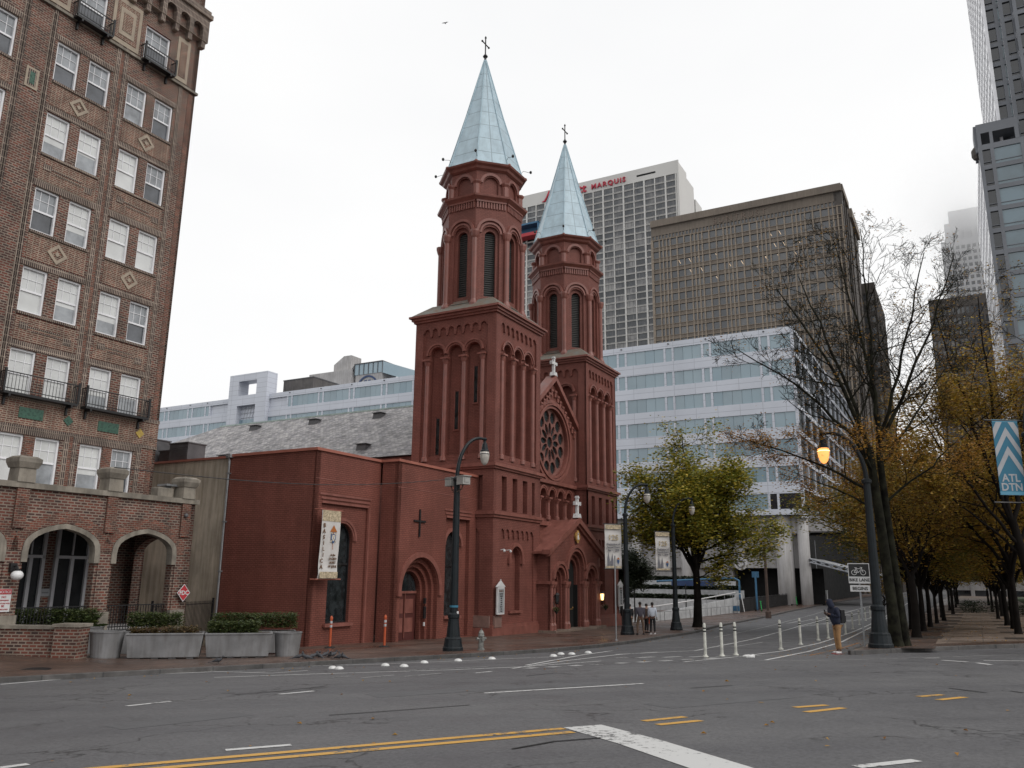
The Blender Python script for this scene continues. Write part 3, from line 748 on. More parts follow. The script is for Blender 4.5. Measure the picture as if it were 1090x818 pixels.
for k in range(12):
    th=2*PI*k/12+.0; holes.append(ell(1.0*math.cos(th),1.0*math.sin(th),.47,.225,th))
    th=th+PI/12; holes.append(ell(1.93*math.cos(th),1.93*math.sin(th),.46,.44,th))
rw.panel(T2,[(2.5*math.cos(2*PI*i/40),2.5*math.sin(2*PI*i/40)) for i in range(40)],holes,.12,d=-.22)
ro=obj('rose_window',rw,M['lead'],church)
gm=MB(); gm.prism(T2,[(2.5*math.cos(2*PI*i/40),2.5*math.sin(2*PI*i/40)) for i in range(40)],-.40,-.36); obj('stained_glass',gm,M['rose_glass'],ro)
def stonecross(T,cx,z,h,d,par,name='stone_cross'):
    m=MB(); k=h/1.5
    m.prism(T,[(cx-.32*k,z),(cx+.32*k,z),(cx+.2*k,z+.3*k),(cx-.2*k,z+.3*k)],d-.2*k,d+.2*k)
    m.fbox(T,cx-.1*k,cx+.1*k,z+.3*k,z+1.5*k,d-.1*k,d+.1*k); m.fbox(T,cx-.33*k,cx+.33*k,z+.92*k,z+1.13*k,d-.099*k,d+.099*k)
    for (a,b) in ((-.36,1.02),(.36,1.02),(0,1.52)):
        m.fbox(T,cx+(a-.09)*k,cx+(a+.09)*k,z+(b-.13 if a else b-.06)*k,z+(b+.13 if a else b+.04)*k,d-.12*k,d+.12*k)
    m.fbox(T,cx-.15*k,cx+.15*k,z+1.4*k,z+1.47*k,d-.13*k,d+.13*k)
    return obj(name,m,M['stone_white'],par,bevel=.01)
stonecross(T,10.15,18.1,1.45,.1,church)
# porch
PC=10.0; PB=-.95; TP=Fr(PC,PB,0)
p=MB(); tr=MB()
p.panel(TP,[(-4.05,-.8),(4.05,-.8),(4.05,5.25),(0,7.2),(-4.05,5.25)],[arch(0,-.5,3.95,2.5,14),arch(-2.62,-.5,3.3,1.5),arch(2.62,-.5,3.3,1.5)],.2)
p.panel(TP,rect(-4.0,4.0,-.8,5.2),[arch(0,-.5,3.85,2.15,14),arch(-2.62,-.5,3.2,1.2),arch(2.62,-.5,3.2,1.2)],.2,d=-.201,rim=False)
p.panel(TP,rect(-4.0,4.0,-.8,5.2),[arch(0,-.5,3.75,1.8,14),arch(-2.62,-.5,3.1,.95),arch(2.62,-.5,3.1,.95)],.2,d=-.402,rim=False)
for e in (-1,1): p.fbox(TP,e*4.05-.15*(1+e),e*4.05+.15*(1-e),-.8,5.2,-2,-.01)
for cx,z,r in ((0,3.95,1.25),(-2.62,3.3,.75),(2.62,3.3,.75)):
    tr.ring(TP,cx,z,r+.0,r+.14,0,.07,n=16); tr.ring(TP,cx,z,r+.22,r+.42,0,.14,n=16)
for s in (-3.72,-1.56,1.56,3.72):
    for q,d in ((-.18,.02),(.18,.02),(-.16,-.3),(.16,-.3)):
        x=s+q; tr.tube([TP(x,-.4,d),TP(x,.35,d),TP(x,.5,d),TP(x,2.7,d),TP(x,2.75,d),TP(x,2.95,d)],[.17,.17,.11,.11,.14,.19],10)
    tr.fbox(TP,s-.38,s+.38,2.95,3.12,-.6,.16); tr.fbox(TP,s-.30,s+.30,-.6,.3,-.6,.1)
tr.fbox(TP,-4.25,-3.9,2.95,3.15,-1.0,.2); tr.fbox(TP,3.9,4.25,2.95,3.15,-1.0,.2)
for e in (-1,1):
    x1=e*4.75
    q=[(0,7.15),(x1,4.86),(x1,5.16),(0,7.55)]
    tr.prism(TP,q if e<0 else [q[0],q[3],q[2],q[1]],-.25,.34)
    q=[(0,6.95),(x1*.97,4.72),(x1*.97,4.9),(0,7.2)]
    tr.prism(TP,q if e<0 else [q[0],q[3],q[2],q[1]],0,.18)
por=obj('porch',p,M['church'],church); obj('porch_trim',tr,M['church_trim'],por)
m=MB()
for e in (-1,1):
    q=[(0,7.2),(e*4.7,4.9),(e*4.7,5.05),(0,7.4)]
    m.prism(TP,q if e<0 else [q[0],q[3],q[2],q[1]],-1.95,-.26)
obj('porch_roof',m,M['church_trim'],por)
m=MB(); m.add([TP(.3*math.cos(2*PI*i/20),6.2+.46*math.sin(2*PI*i/20),.17) for i in range(20)],[tuple(range(20))]); m.ring(TP,0,6.2,.26,.33,.05,.19,0,2*PI,18)
for v in range(len(m.v)): pass
obj('medallion',m,M['cardinal'],por)
m=MB(); m.tube([TP(0,6.0,.18),TP(0,6.35,.18)],[.1,.04],6); m.ball(TP(0,6.42,.18),.06,8,5); obj('medallion_figure',m,M['stone_white'],por)
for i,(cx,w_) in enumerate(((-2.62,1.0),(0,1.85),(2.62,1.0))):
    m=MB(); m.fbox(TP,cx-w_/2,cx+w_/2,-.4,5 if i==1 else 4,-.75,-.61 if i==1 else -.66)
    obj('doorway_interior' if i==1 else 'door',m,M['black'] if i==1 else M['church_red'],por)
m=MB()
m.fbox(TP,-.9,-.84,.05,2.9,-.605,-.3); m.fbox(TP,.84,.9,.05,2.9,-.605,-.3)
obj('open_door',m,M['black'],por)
m=MB(); m.tube([TP(-.7,1.25,-.5),TP(.45,1.25,-.5)],.022,6); m.ball(TP(.5,1.35,-.5),.05); obj('door_rail',m,M['cardinal'],por)
m=MB(); m.fbox(TP,-4.2,4.2,-.8,.03,-1.2,.5); obj('step',m,M['pavers_far'],por)
stonecross(TP,0,7.5,1.5,.12,por)
# blind shutters behind the ground-floor arches are part of the tower; louvred notice boards, lanterns, plaques:
# nave body and roof
m=MB(); m.box(1.9,18.3,5.5,44.6,-1,11.2); nv=obj('nave_wall',m,M['church'],church)
m=MB(); m.box(1.7,18.5,6.2,44.8,11.1,11.35)
for i in range(70): m.box(1.66,1.8,6.5+i*.54,6.75+i*.54,10.6,11.1)
m.box(1.6,1.8,6.3,44.8,10.4,10.55); obj('eaves_cornice',m,M['church_trim'],nv)
m=MB(); e0,e1,rg,zr,ze=1.3,18.9,10.1,16.95,11.4
m.add([(e0,2.6,ze),(rg,2.6,zr),(rg,36,zr),(e0,46,ze),(e1,2.6,ze),(e1,46,ze)],[(0,1,2,3),(4,5,2,1),(3,2,5),(0,3,5,4),(0,4,1)])
rf=obj('nave_roof',m,M['slate'],church)
m=MB(); m.box(rg-.09,rg+.09,2.6,36,zr-.04,zr+.08); obj('ridge_cap',m,pmat('copper_ridge',(.40,.50,.46),.6),rf)
sl=(zr-ze)/(rg-e0)
for (a,b) in ((8.7,29.9),(8.7,22.9),(8.6,15.9),(2.9,12.7),(3.0,27.1)):
    z=ze+(a-e0)*sl; m=MB()
    m.hexa([(a-.35,b-.45,z-.3),(a+.35,b-.45,z),(a+.35,b+.45,z),(a-.35,b+.45,z-.3)],[(a-.3,b-.4,z+.22),(a+.25,b-.4,z+.25),(a+.25,b+.4,z+.25),(a-.3,b+.4,z+.22)])
    m.box(a-.42,a+.3,b-.5,b+.5,z+.25,z+.3); obj('roof_vent',m,M['steelgrey'],rf)
# annex
w=MB(); tr=MB(); AH=9.4
T1=Fr(-13.2,2.4,0); T3=Fr(-8.1,1.2,0)
w.panel(T1,rect(0,5.1,-1.5,AH),[rect(.55,4.15,.0,6.85)],.12)
w.panel(T1,rect(.4,4.3,-.1,7.0),[arch(2.3,1.1,5.1,1.72,14)],.3,d=-.121,rim=False)
tr.ring(T1,2.3,5.1,.98,1.12,-.121,-.02,n=14); tr.ring(T1,2.3,5.1,.88,.98,-.121,-.06,n=14)
for z,e in ((6.86,.0),(7.06,.1),(7.26,.2)): tr.fbox(T1,.55-e,4.15+e,z,z+.1,0,.05)
tr.fbox(T1,4.2,4.32,-.5,6.9,0,.04)
w.fbox(Fr(-8.1,2.4,-PI/2),0.12,1.2,-1.5,AH,-.3,0)
w.panel(T3,rect(0,8.1,-1.5,AH),[arch(2.3,-.6,2.62,3.5,16),rect(4.75,7.35,.0,6.7)],.24)
for k,(ww,zs) in enumerate(((3.05,2.6),(2.6,2.58),(2.2,2.56))): w.panel(T3,rect(.3,4.4,-1.4,5),[arch(2.3,-.6,zs,ww,16)],.24,d=-.241*(k+1),rim=False)
tr.ring(T3,2.3,2.62,1.78,2.05,0,.12,n=20)
for e in (-1,1): tr.fbox(T3,2.3+e*1.92-.16,2.3+e*1.92+.16,2.35,2.62,0,.14)
w.panel(T3,rect(4.6,7.5,-.1,6.8),[arch(5.75,1.2,5.15,1.56,14)],.3,d=-.241,rim=False)
tr.ring(T3,5.75,5.15,.84,1.05,-.241,-.08,n=14); sm=MB(); sm.fbox(T3,4.85,6.65,1.03,1.18,-.241,0); obj('window_sill',sm,M['church_trim'],church); sm=MB(); sm.fbox(T1,1.25,3.35,.93,1.08,-.121,.06); obj('window_sill',sm,M['church_trim'],church)
for z,e in ((6.72,.0),(6.92,.1),(7.12,.2)): tr.fbox(T3,4.75-e,7.35+e,z,z+.1,0,.05)
w.fbox(Fr(-13.2,8.5,-PI/2),0,6.1,-1.5,AH,-.3,0)
for T,L in ((T1,5.1),(T3,8.1)): tr.fbox(T,0,L,8.02,8.06,0,.012)
ax=obj('annex_wall',w,M['annex'],church); obj('annex_trim',tr,M['church_trim'],ax)
m=MB(); m.box(-13.3,-8.0,2.3,8.6,AH,AH+.14); m.box(-8.2,0,1.1,8.6,AH+.001,AH+.141); m.box(-13.0,0,2.9,8.4,AH-.2,AH-.05); obj('parapet_cap',m,M['cap'],ax)
def archwin(T,cx,zb,zs,w,d,par,mull,transom):
    h=w/2; m=MB(); m.ring(T,cx,zs,h-.07,h,d,d+.08,n=14)
    m.fbox(T,cx-h,cx-h+.07,zb,zs,d,d+.08); m.fbox(T,cx+h-.07,cx+h,zb,zs,d,d+.08); m.fbox(T,cx-h,cx+h,zb,zb+.08,d,d+.09)
    if transom: m.fbox(T,cx-h,cx+h,transom,transom+.1,d,d+.07)
    for q in range(1,mull): m.fbox(T,cx-h+w*q/mull-.02,cx-h+w*q/mull+.02,zb,zs,d,d+.05)
    o=obj('window',m,M['iron'],par); g=MB(); g.prism(T,arch(cx,zb,zs,w,12),d-.04,d-.01); obj('pane',g,M['darkglass'],o); return o
archwin(T1,2.3,1.1,5.1,1.72,-.38,ax,1,3.9); archwin(T3,5.75,1.2,5.15,1.56,-.5,ax,1,3.95)
m=MB(); m.prism(T3,arch(2.3,-.6,2.5,2.16,16),-1.1,-1.0)
dr=obj('door',m,M['church_red'],ax)
m=MB(); m.prism(T3,[(2.3+1.0*math.cos(PI*i/14),2.55+1.0*math.sin(PI*i/14)) for i in range(15)],-.998,-.97); obj('fanlight',m,M['darkglass'],dr)
m=MB(); m.fbox(T3,1.3,3.3,2.45,2.58,-1,-.9); m.fbox(T3,2.27,2.33,0.1,2.45,-1,-.93)
for e in (1.45,2.4): 
    for z in (.4,1.4): m.fbox(T3,e,e+.72,z,z+.75,-1,-.97)
obj('door_frame',m,M['church_trim'],dr)
m=MB(); m.fbox(T3,3.42,3.62,1.1,1.75,-.5,-.42); m.fbox(T3,3.42,3.6,1.9,2.2,-.5,-.42); obj('letter_box',m,M['iron'],dr)
m=MB(); m.fbox(T3,3.46,3.56,.7,.9,-.5,-.44); obj('entry_phone',m,M['white_sign'],dr)
m=MB(); m.fbox(T3,2.0,2.1,5.48,6.98,.02,.08); m.fbox(T3,1.5,2.6,6.28,6.38,.021,.079); obj('wall_cross',m,M['iron'],ax)
m=MB(); TS=Fr(-13.2,8.5,-PI/2)
m.tube([TS(.15,-1.3,.1),TS(.15,9.2,.1),TS(.15,9.45,.25)],.055,8); m.box(-13.45,-13.15,8.2,8.5,9.35,9.55)
for z in (1,3.5,6,8.5): m.fbox(TS,.06,.24,z,z+.06,0,.16)
obj('downpipe',m,M['galv'],ax)
m=MB(); m.fbox(Fr(0,0,0),.12,.95,.45,1.12,.01,.15); m.fbox(Fr(0,TW,-PI/2),TW-1.2,TW-.1,.45,1.12,.01,.15); obj('cornerstone',m,pmat('cornerstone',(.20,.12,.10),.7,.15,4),church)
# CCTV on the tower
TF=Fr(0,0,0); m=MB(); m.tube([TF(.9,5.0,.05),TF(.9,5.05,.3)],.03,6); m.ball(TF(.9,4.95,.3),.09); obj('security_camera',m,M['white_sign'],church); m=MB(); m.tube([TF(1.6,5.0,.05),TF(1.6,5.02,.35)],.03,6); m.ball(TF(1.6,4.93,.35),.08); obj('security_camera',m,M['white_sign'],church)
# notice boards
def noticeboard(a,label):
    t=thing('notice_board',label,'notice board',S(a,-.22,0),SA,'white gabled notice boards on the church front'); T=Fr(0,0,0)
    m=MB(); m.fbox(T,-.42,.42,1.2,2.8,0,.12); m.prism(T,[(-.52,2.8),(.52,2.8),(0,3.15)],0,.14); m.fbox(T,-.03,.03,3.1,3.25,.04,.1)
    obj('case',m,M['white_sign'],t,bevel=.01)
    m=MB(); m.fbox(T,-.33,.33,1.3,2.7,.12,.128); obj('notice_sheet',m,M['notice'],t)
    text('masthead','BASILICA',.13,M['ink'],T,0,2.52,.13,t)
    for i,s in enumerate(('SUNDAY','MASSES','8:00','9:15','11:00','5:00','DAILY','7:00','12:10')): text('text_line',s,.10,M['black_sign'],T,0,2.36-i*.125,.13,t)
noticeboard(.52,'white gabled notice board on the church front nearest the fire hydrant')
noticeboard(20.0,'white gabled notice board at the far right corner of the church')
def lantern(a,lit,label):
    t=thing('wall_lantern',label,'lantern',S(a,-1.25,2.0),SA); T=Fr(0,0,0)
    m=MB(); m.tube([(0,.3,.1),(0,.1,.35),(0,0,.35)],.025,6); m.lathe([(.03,.42),(.16,.3),(.17,.27)],6); m.lathe([(.12,-.22),(.1,-.28),(.02,-.33)],6)
    for k in range(6): m.tube([(.12*math.cos(k*PI/3),.12*math.sin(k*PI/3),-.22),(.16*math.cos(k*PI/3),.16*math.sin(k*PI/3),.27)],.012,4)
    obj('bracket',m,M['iron'],t); m=MB(); m.lathe([(.095,-.2),(.13,.25)],6); obj('lantern_glass',m,M['lamp_lit_top'] if lit else M['darkglass'],t)
lantern(6.35,False,'unlit black lantern left of the church porch arches'); lantern(13.95,True,'lit orange lantern right of the church porch arches')

# ================================================================ BRICK APARTMENT BUILDING (left)
apt=thing('apartment_building','tall brown brick apartment building with paired white sash windows and an arched porch','building',SITE,SA)
BA=7.5; TA=Fr(0,BA,0)
bays=[-20.95,-24.42,-28.75,-33.0]; rows=[8.76,12.2,15.67,19.2,22.7,26.15]
hol=[]; wins=[]
for c in bays:
    for zt in rows:
        for e in (-.76,.76): hol.append(rect(c+e-.53,c+e+.53,zt-1.95,zt)); wins.append((c+e,zt-1.95,1.06,1.95))
    for z0 in (27.8,33.6,37.0): hol.append(rect(c-.7,c+.7,z0,z0+1.85)); 
    wins.append((c,27.8,1.4,1.85)); wins.append((c,33.6,1.4,1.85)); wins.append((c,37.0,1.4,1.85))
w=MB(); w.panel(TA,rect(-50,-18.5,-2,42),hol,.22)
w.fbox(Fr(-18.5,BA,PI/2),0.0,24,-2,42,-.3,0); w.fbox(TA,-50,-18.8,41.7,42,-20,-.3)
aw=obj('wall',w,M['brick'],apt)
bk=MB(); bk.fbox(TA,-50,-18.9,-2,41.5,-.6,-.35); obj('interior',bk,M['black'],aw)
random.seed(11)
for (c,z,ww,hh) in wins:
    m=MB(); h=ww/2; D=-.2; fw=.075
    for s0,s1,z0,z1 in ((c-h,c-h+fw,z,z+hh),(c+h-fw,c+h,z,z+hh),(c-h+fw,c+h-fw,z,z+.09),(c-h+fw,c+h-fw,z+hh-.08,z+hh)): m.fbox(TA,s0,s1,z0,z1,D,D+.12)
    m.fbox(TA,c-h+fw,c+h-fw,z+hh*.47,z+hh*.51,D,D+.06)
    for q in (1,2): m.fbox(TA,c-h+ww*q/3-.011,c-h+ww*q/3+.011,z+hh*.51,z+hh-.08,D+.01,D+.045)
    m.fbox(TA,c-h+fw,c+h-fw,z+hh*.745-.011,z+hh*.745+.011,D+.01,D+.044)
    o=obj('window',m,M['sash'],apt)
    r=random.random(); up=M['pane_blind'] if r<.6 else M['pane_mid']; lo=M['pane_blind'] if r<.42 else (M['pane_mid'] if r<.7 else M['pane_dark'])
    g=MB(); g.cm=0; g.fbox(TA,c-h+.03,c+h-.03,z+hh*.49,z+hh-.03,D-.02,D+.02); g.cm=1; g.fbox(TA,c-h+.03,c+h-.03,z+.03,z+hh*.489,D-.03,D+.005)
    if r<.7 and r>.42:
        g.cm=0; g.fbox(TA,c-h+.03,c+h-.03,z+hh*(.49-.25*random.random()),z+hh*.4899,D+.006,D+.012)
    obj('pane',g,[up,lo],o)
sl_=Pieces(); dk=Pieces(); hb=Pieces(); tn=Pieces(); gt=Pieces(); yt=Pieces(); rd=Pieces(); cp=MB()
for ci,c in enumerate(bays):
    for ri,zt in enumerate(rows):
        dk.fbox(TA,c-1.42,c+1.42,zt+.02,zt+.3,-.01,.035)
        sl_.fbox(TA,c-1.32,c+1.32,zt-1.95-.11,zt-1.95,-.05,.08)
        if 0<ri<5 and True:
            z0=zt+.34; z1=rows[ri+1]-1.95-.14
            hb.fbox(TA,c-1.3,c+1.3,z0,z1,-.01,.02)
            if ri%2==0:
                zc=(z0+z1)/2; k=.46
                if ri%2==0 or True:
                    for a0,a1 in (((0,k),(k,0)),((k,0),(0,-k)),((0,-k),(-k,0)),((-k,0),(0,k))):
                        f=.62; tn.prism(TA,[(c+a0[0],zc+a0[1]),(c+a0[0]*f,zc+a0[1]*f),(c+a1[0]*f,zc+a1[1]*f),(c+a1[0],zc+a1[1])],.02,.06)
                    tn.prism(TA,[(c-.11,zc),(c,zc-.11),(c+.11,zc),(c,zc+.11)],.02,.055)
            else:
                zc=(z0+z1)/2
                for e in (-1,1): dk.fbox(TA,c+e*.95-.18,c+e*.95+.18,zc-.02-e*.12-.14,zc-.02-e*.12+.14,.02,.045)
                dk.fbox(TA,c-.6,c+.75,zc-.09,zc-.03,.02,.04); dk.fbox(TA,c-.8,c+.6,zc+.06,zc+.12,.02,.04)
    for e in (-1,1):
        dk.fbox(TA,c+e*1.55-.1,c+e*1.55+.1,10.35,29.9,-.01,.04); dk.fbox(TA,c+e*1.55-.1,c+e*1.55+.1,6.9,9.0,-.01,.04)
    rd.fbox(TA,c-.2,c+.2,6.95,8.7,-.01,.015)
    # top storey tan panels
for x0,x1 in ((-19.85,-19.1),(-23.45,-21.95),(-27.4,-25.45),(-31.6,-30.0)):
    for k,(mt,d) in enumerate(((tn,.05),(hb,.07),(tn,.09),(hb,.11))):
        q=k*.17
        if x1-x0>2*q+.1: mt.fbox(TA,x0+q,x1-q,27.75+q*1.4,30.15-q*1.4,-.01,d)
cp.fbox(TA,-50,-18.42,27.5,27.62,-.05,.13)
for x in (-22.68,-18.78): rd.fbox(TA,x-.13,x+.13,6.9,27.4,-.01,.02)
for x in (-26.58,-30.9): 
    for e in (-.55,.55): dk.fbox(TA,x+e-.08,x+e+.08,10.35,27.3,-.01,.04)
tn.fbox(TA,-26.85,-26.3,23.3,24.25,-.01,.04); gt.fbox(TA,-26.68,-26.47,23.5,24.05,.03,.06); dk.fbox(TA,-26.75,-26.4,23.4,24.15,.02,.05)
# herringbone band with glazed tiles
hb.fbox(TA,-50,-18.5,9.12,10.2,-.02,.03); dk.fbox(TA,-50,-18.49,10.2,10.36,-.02,.06); dk.fbox(TA,-50,-18.48,9.0,9.13,-.02,.05)
for c in bays:
    gt.fbox(TA,c-.62,c+.38,9.42,9.86,.02,.06); z=9.62; x=c+1.48
    (yt if c==bays[0] else gt).prism(TA,[(x-.22,z),(x,z-.22),(x+.22,z),(x,z+.22)],.02,.06)
# corbelled cornice
cor=MB(); ca=[arch(-18.95-.82*i,30.35,31.2,.58,8) for i in range(36)]
cor.panel(TA,[(-49,30.6),(-18.3,30.6),(-18.3,32.0),(-49,32.0)],[[(p[0],max(p[1],30.61)) for p in q] for q in ca],.28,d=.3)
cor.fbox(TA,-50,-18.2,32.0,32.25,-.02,.42); cor.fbox(TA,-50,-18.25,32.25,32.5,-.02,.3)
for q in range(37): cor.prism(TA,[(-18.54-.82*q-.12,30.6),(-18.54-.82*q+.12,30.6),(-18.54-.82*q+.12,30.2),(-18.54-.82*q-.12,30.2)][::-1],-.02,.26)
obj('cornice',cor,M['brick_dark'],apt)
for x in range(7): 
    xx=-19.6-x*3.3; tn.prism(TA,[(xx-.5,33.6),(xx,33.1),(xx+.5,33.6),(xx,34.1)],-.01,.05)
objs('window_sill',sl_,M['brick_dark'],aw); objs('soldier_course',dk,M['brick_dark'],aw); objs('spandrel_pattern',hb,M['herring'],aw)
objs('terracotta_ornament',tn,M['tan'],aw); objs('green_tile',gt,M['green_tile'],aw); objs('yellow_tile',yt,M['yellow_tile'],aw); objs('brick_pilaster',rd,M['brick_red'],aw); obj('string_course',cp,M['limestone'],aw)
def balcony(c,z,w,dep=.5,h=.85):
    m=MB(); m.fbox(TA,c-w/2,c+w/2,z-.1,z,0,dep)
    for e in (-1,1):
        x=c+e*(w/2-.25); m.prism(TA,[(x-.04,z-.1),(x+.04,z-.1),(x+.04,z-.2),(x-.04,z-.2)][::-1],0,dep); m.prism(TA,[(x-.04,z-.2),(x+.04,z-.2),(x+.04,z-.5),(x-.04,z-.5)][::-1],0,.12)
        m.fbox(TA,c+e*w/2-.04,c+e*w/2+.04,z,z+h+.1,dep-.08,dep)
        m.fbox(TA,c+e*w/2-.02,c+e*w/2+.02,z+h-.04,z+h,0,dep)
        for k in range(3): m.fbox(TA,c+e*w/2-.012,c+e*w/2+.012,z,z+h,.1+k*.13,.124+k*.13)
    m.fbox(TA,c-w/2,c+w/2,z+h-.04,z+h,dep-.05,dep-.01); m.fbox(TA,c-w/2,c+w/2,z+.1,z+.13,dep-.045,dep-.015)
    n=int(w/.14)
    for k in range(1,n): x=c-w/2+w*k/n; m.fbox(TA,x-.007,x+.007,z,z+h,dep-.037,dep-.023)
    obj('balcony',m,M['iron'],apt)
for c in bays: balcony(c,10.32,3.1,.45,.8); balcony(c,27.62,1.75,.45,.75)
# porch arcade
PBk=3.8; TP2=Fr(0,PBk,0)
def tudor(c,zb,zs,h,rise,n=14):
    p=[(c-h,zb),(c+h,zb)]
    for i in range(n+1):
        t=PI*i/n; x=math.cos(t); p.append((c+h*x, zs+rise*(.82*(math.sin(t)**.75)+.18*(1-abs(x)))))
    return p
cs=[-21.3,-24.8,-28.35,-31.9,-35.4]
w=MB(); st=MB(); vs=MB(); cap=MB()
w.panel(TP2,rect(-45,-19.05,-2,6.3),[tudor(c,1.25,4.15,1.5,1.0) for c in cs],.5)
sd=Fr(-19.05,PBk,PI/2); w.panel(sd,rect(.0,3.7,-2,6.3),[tudor(1.95,1.25,4.0,1.15,.9)],.4)
for c in cs:
    st=MB(); vs=MB()
    def band(mb,h0,r0,h1,r1,d0,d1,zl):
        A=tudor(c,zl,4.15,h0,r0)[2:]; B=tudor(c,zl,4.15,h1,r1)[2:]
        for i in range(len(A)-1): mb.prism(TP2,[A[i],B[i],B[i+1],A[i+1]],d0,d1)
    band(st,1.28,.82,1.5,1.0,-.3,.05,0); band(vs,1.52,1.02,1.9,1.42,-.02,.03,0)
    for e in (-1,1): st.fbox(TP2,c+e*1.39-.11,c+e*1.39+.11,3.75,4.15,-.3,.05)
    for e in (-1,1): w.fbox(TP2,c+e*1.45-.06,c+e*1.45+.06,1.2,3.75,-.4,-.05)
    obj('arch_surround',st,M['limestone'],apt); obj('arch_bricks',vs,M['brick_red'],apt)
st=Pieces(); vs=Pieces(); cap=Pieces()
for x in [-19.55]+[ (a+b)/2 for a,b in zip(cs,cs[1:])]+[-37.2]:
    vs.fbox(TP2,x-.22,x+.22,4.9,6.3,-.01,.10)
    k=.0; m=cap; 
    m.hexa([TP2(x-.32,6.5,.18),TP2(x+.32,6.5,.18),TP2(x+.32,6.5,-.46),TP2(x-.32,6.5,-.46)],[TP2(x-.3,7.0,.16),TP2(x+.3,7.0,.16),TP2(x+.3,7.0,-.44),TP2(x-.3,7.0,-.44)])
    m.hexa([TP2(x-.34,7.0,.2),TP2(x+.34,7.0,.2),TP2(x+.34,7.0,-.48),TP2(x-.34,7.0,-.48)],[TP2(x-.42,7.2,.28),TP2(x+.42,7.2,.28),TP2(x+.42,7.2,-.54),TP2(x-.42,7.2,-.54)])
    m.fbox(TP2,x-.42,x+.42,7.2,7.34,-.54,.28); m.hexa([TP2(x-.40,7.34,.26),TP2(x+.40,7.34,.26),TP2(x+.40,7.34,-.52),TP2(x-.40,7.34,-.52)],[TP2(x-.3,7.42,.16),TP2(x+.3,7.42,.16),TP2(x+.3,7.42,-.42),TP2(x-.3,7.42,-.42)])
    st.fbox(TP2,x-.36,x+.36,.4,1.95,-.45,.12)
cap.fbox(TP2,-45,-18.95,6.3,6.5,-.6,.14); cap.fbox(sd,0,3.6,6.3,6.5,-.5,.1)
pw=obj('porch_wall',w,M['brick'],apt); objs('pier_base',st,M['limestone'],pw); objs('pier_pilaster',vs,M['brick_red'],pw); objs('parapet_cap',cap,M['limestone'],pw)
m=MB(); m.fbox(TP2,-45,-19.2,6.0,6.25,-3.7,-.5); m.fbox(TP2,-45,-19.1,-2,1.25,-3.7,-.05); obj('porch_floor',m,M['conc'],pw)
for c,ww in ((-23.75,1.15),(-22.0,1.5),(-27.3,1.4),(-30.5,1.4)):
    m=MB(); z0,z1=1.25,5.3
    for s0,s1,a0,a1 in ((c-ww/2,c-ww/2+.13,z0,z1),(c+ww/2-.13,c+ww/2,z0,z1),(c-ww/2,c+ww/2,z1-.1,z1),(c-ww/2,c+ww/2,3.95,4.07),(c-.07,c+.07,z0,3.95)): m.fbox(TA,s0,s1,a0,a1,.02,.16)
    m.fbox(TA,c-.03,c+.03,4.1,z1,.02,.12)
    d_=obj('door',m,M['door_grey'],apt); g=MB(); g.fbox(TA,c-ww/2+.05,c+ww/2-.05,z0+.05,z1-.05,.005,.05); obj('pane',g,M['porch_glass'],d_)
m=MB(); 
for c in cs[:3]:
    for z in (1.35,2.15): m.fbox(TP2,c-1.35,c+1.35,z,z+.04,-.22,-.18)
    for k in range(23): x=c-1.32+k*.12; m.fbox(TP2,x-.01,x+.01,1.25,2.15,-.21,-.19)
obj('porch_railing',m,M['iron'],apt)
# globe lamp, signs on the porch piers
t=thing('globe_lamp','white globe lamp on the brick pier between porch arches','lamp',S(-26.55,PBk-.12,3.35),SA)
m=MB(); m.box(-.12,.1,-.02,.1,.05,.35); m.tube([(0,0,.25),(0,-.2,.25),(0,-.25,.15)],.03,6); m.lathe([(.1,.1),(.1,.16)],10,(0,-.25)); obj('bracket',m,M['iron'],t)
m=MB(); m.ball((0,-.25,-.06),.2,14,10,(1,1,.85)); obj('globe',m,pmat('opal_globe',(.7,.7,.7),.3,.05),t,smooth=True)
def wallsign(name,label,cat,a,b,z,parts,T=Fr(0,0,0)):
    t=thing(name,label,cat,S(a,b,z),SA)
    for nm,poly,d,mt in parts:
        m=MB(); m.prism(T,poly,d,d+.008); obj(nm,m,M[mt],t)
    return t,T
t,T=wallsign('warning_sign','red and white rectangular warning sign under the white globe lamp','sign',-26.7,PBk-.03,2.45,[('plate',rect(-.25,.25,-.38,.38),0,'white_sign'),('red_panel',rect(-.24,.24,.2,.37),.01,'red_sign')])
for i,(s,sz) in enumerate((('NOTICE',.12),)): text('lettering',s,sz,M['white_sign'],T,0,.24,.02,t)
for i,s in enumerate(('NO','TRESPASSING','VIOLATORS WILL','BE','PROSECUTED')): text('lettering',s,.1 if len(s)<5 else .062,M['red_sign'],T,0,.08-i*.1,.011,t)
t,T=wallsign('diamond_sign','red diamond sign with white letters on the right porch pier','sign',-19.35,PBk-.16,2.62,[('plate',[(-.33,0),(0,-.36),(.33,0),(0,.36)],0,'white_sign'),('red_panel',[(-.29,0),(0,-.32),(.29,0),(0,.32)],.01,'red_sign')])
text('lettering','FDC',.24,M['white_sign'],T,0,-.08,.02,t,bold=.006)
t,T=wallsign('wall_plaque','small pale plaque on the wall inside the left porch arch','sign',-22.95,BA-.06,2.6,[('plate',rect(-.2,.2,-.15,.15),0,'notice'),('print',rect(-.13,.13,-.03,.02),.01,'inkgrey')])
for c,z in ((-19.7,6.0),): 
    t=thing('security_camera','small dark camera under the porch parapet at its right end','camera',S(c+.1,PBk-.1,5.8),SA); m=MB(); m.ball((0,-.05,0),.09); m.tube([(0,.1,.05),(0,-.05,.03)],.03,6); obj('dome',m,M['steelgrey'],t)
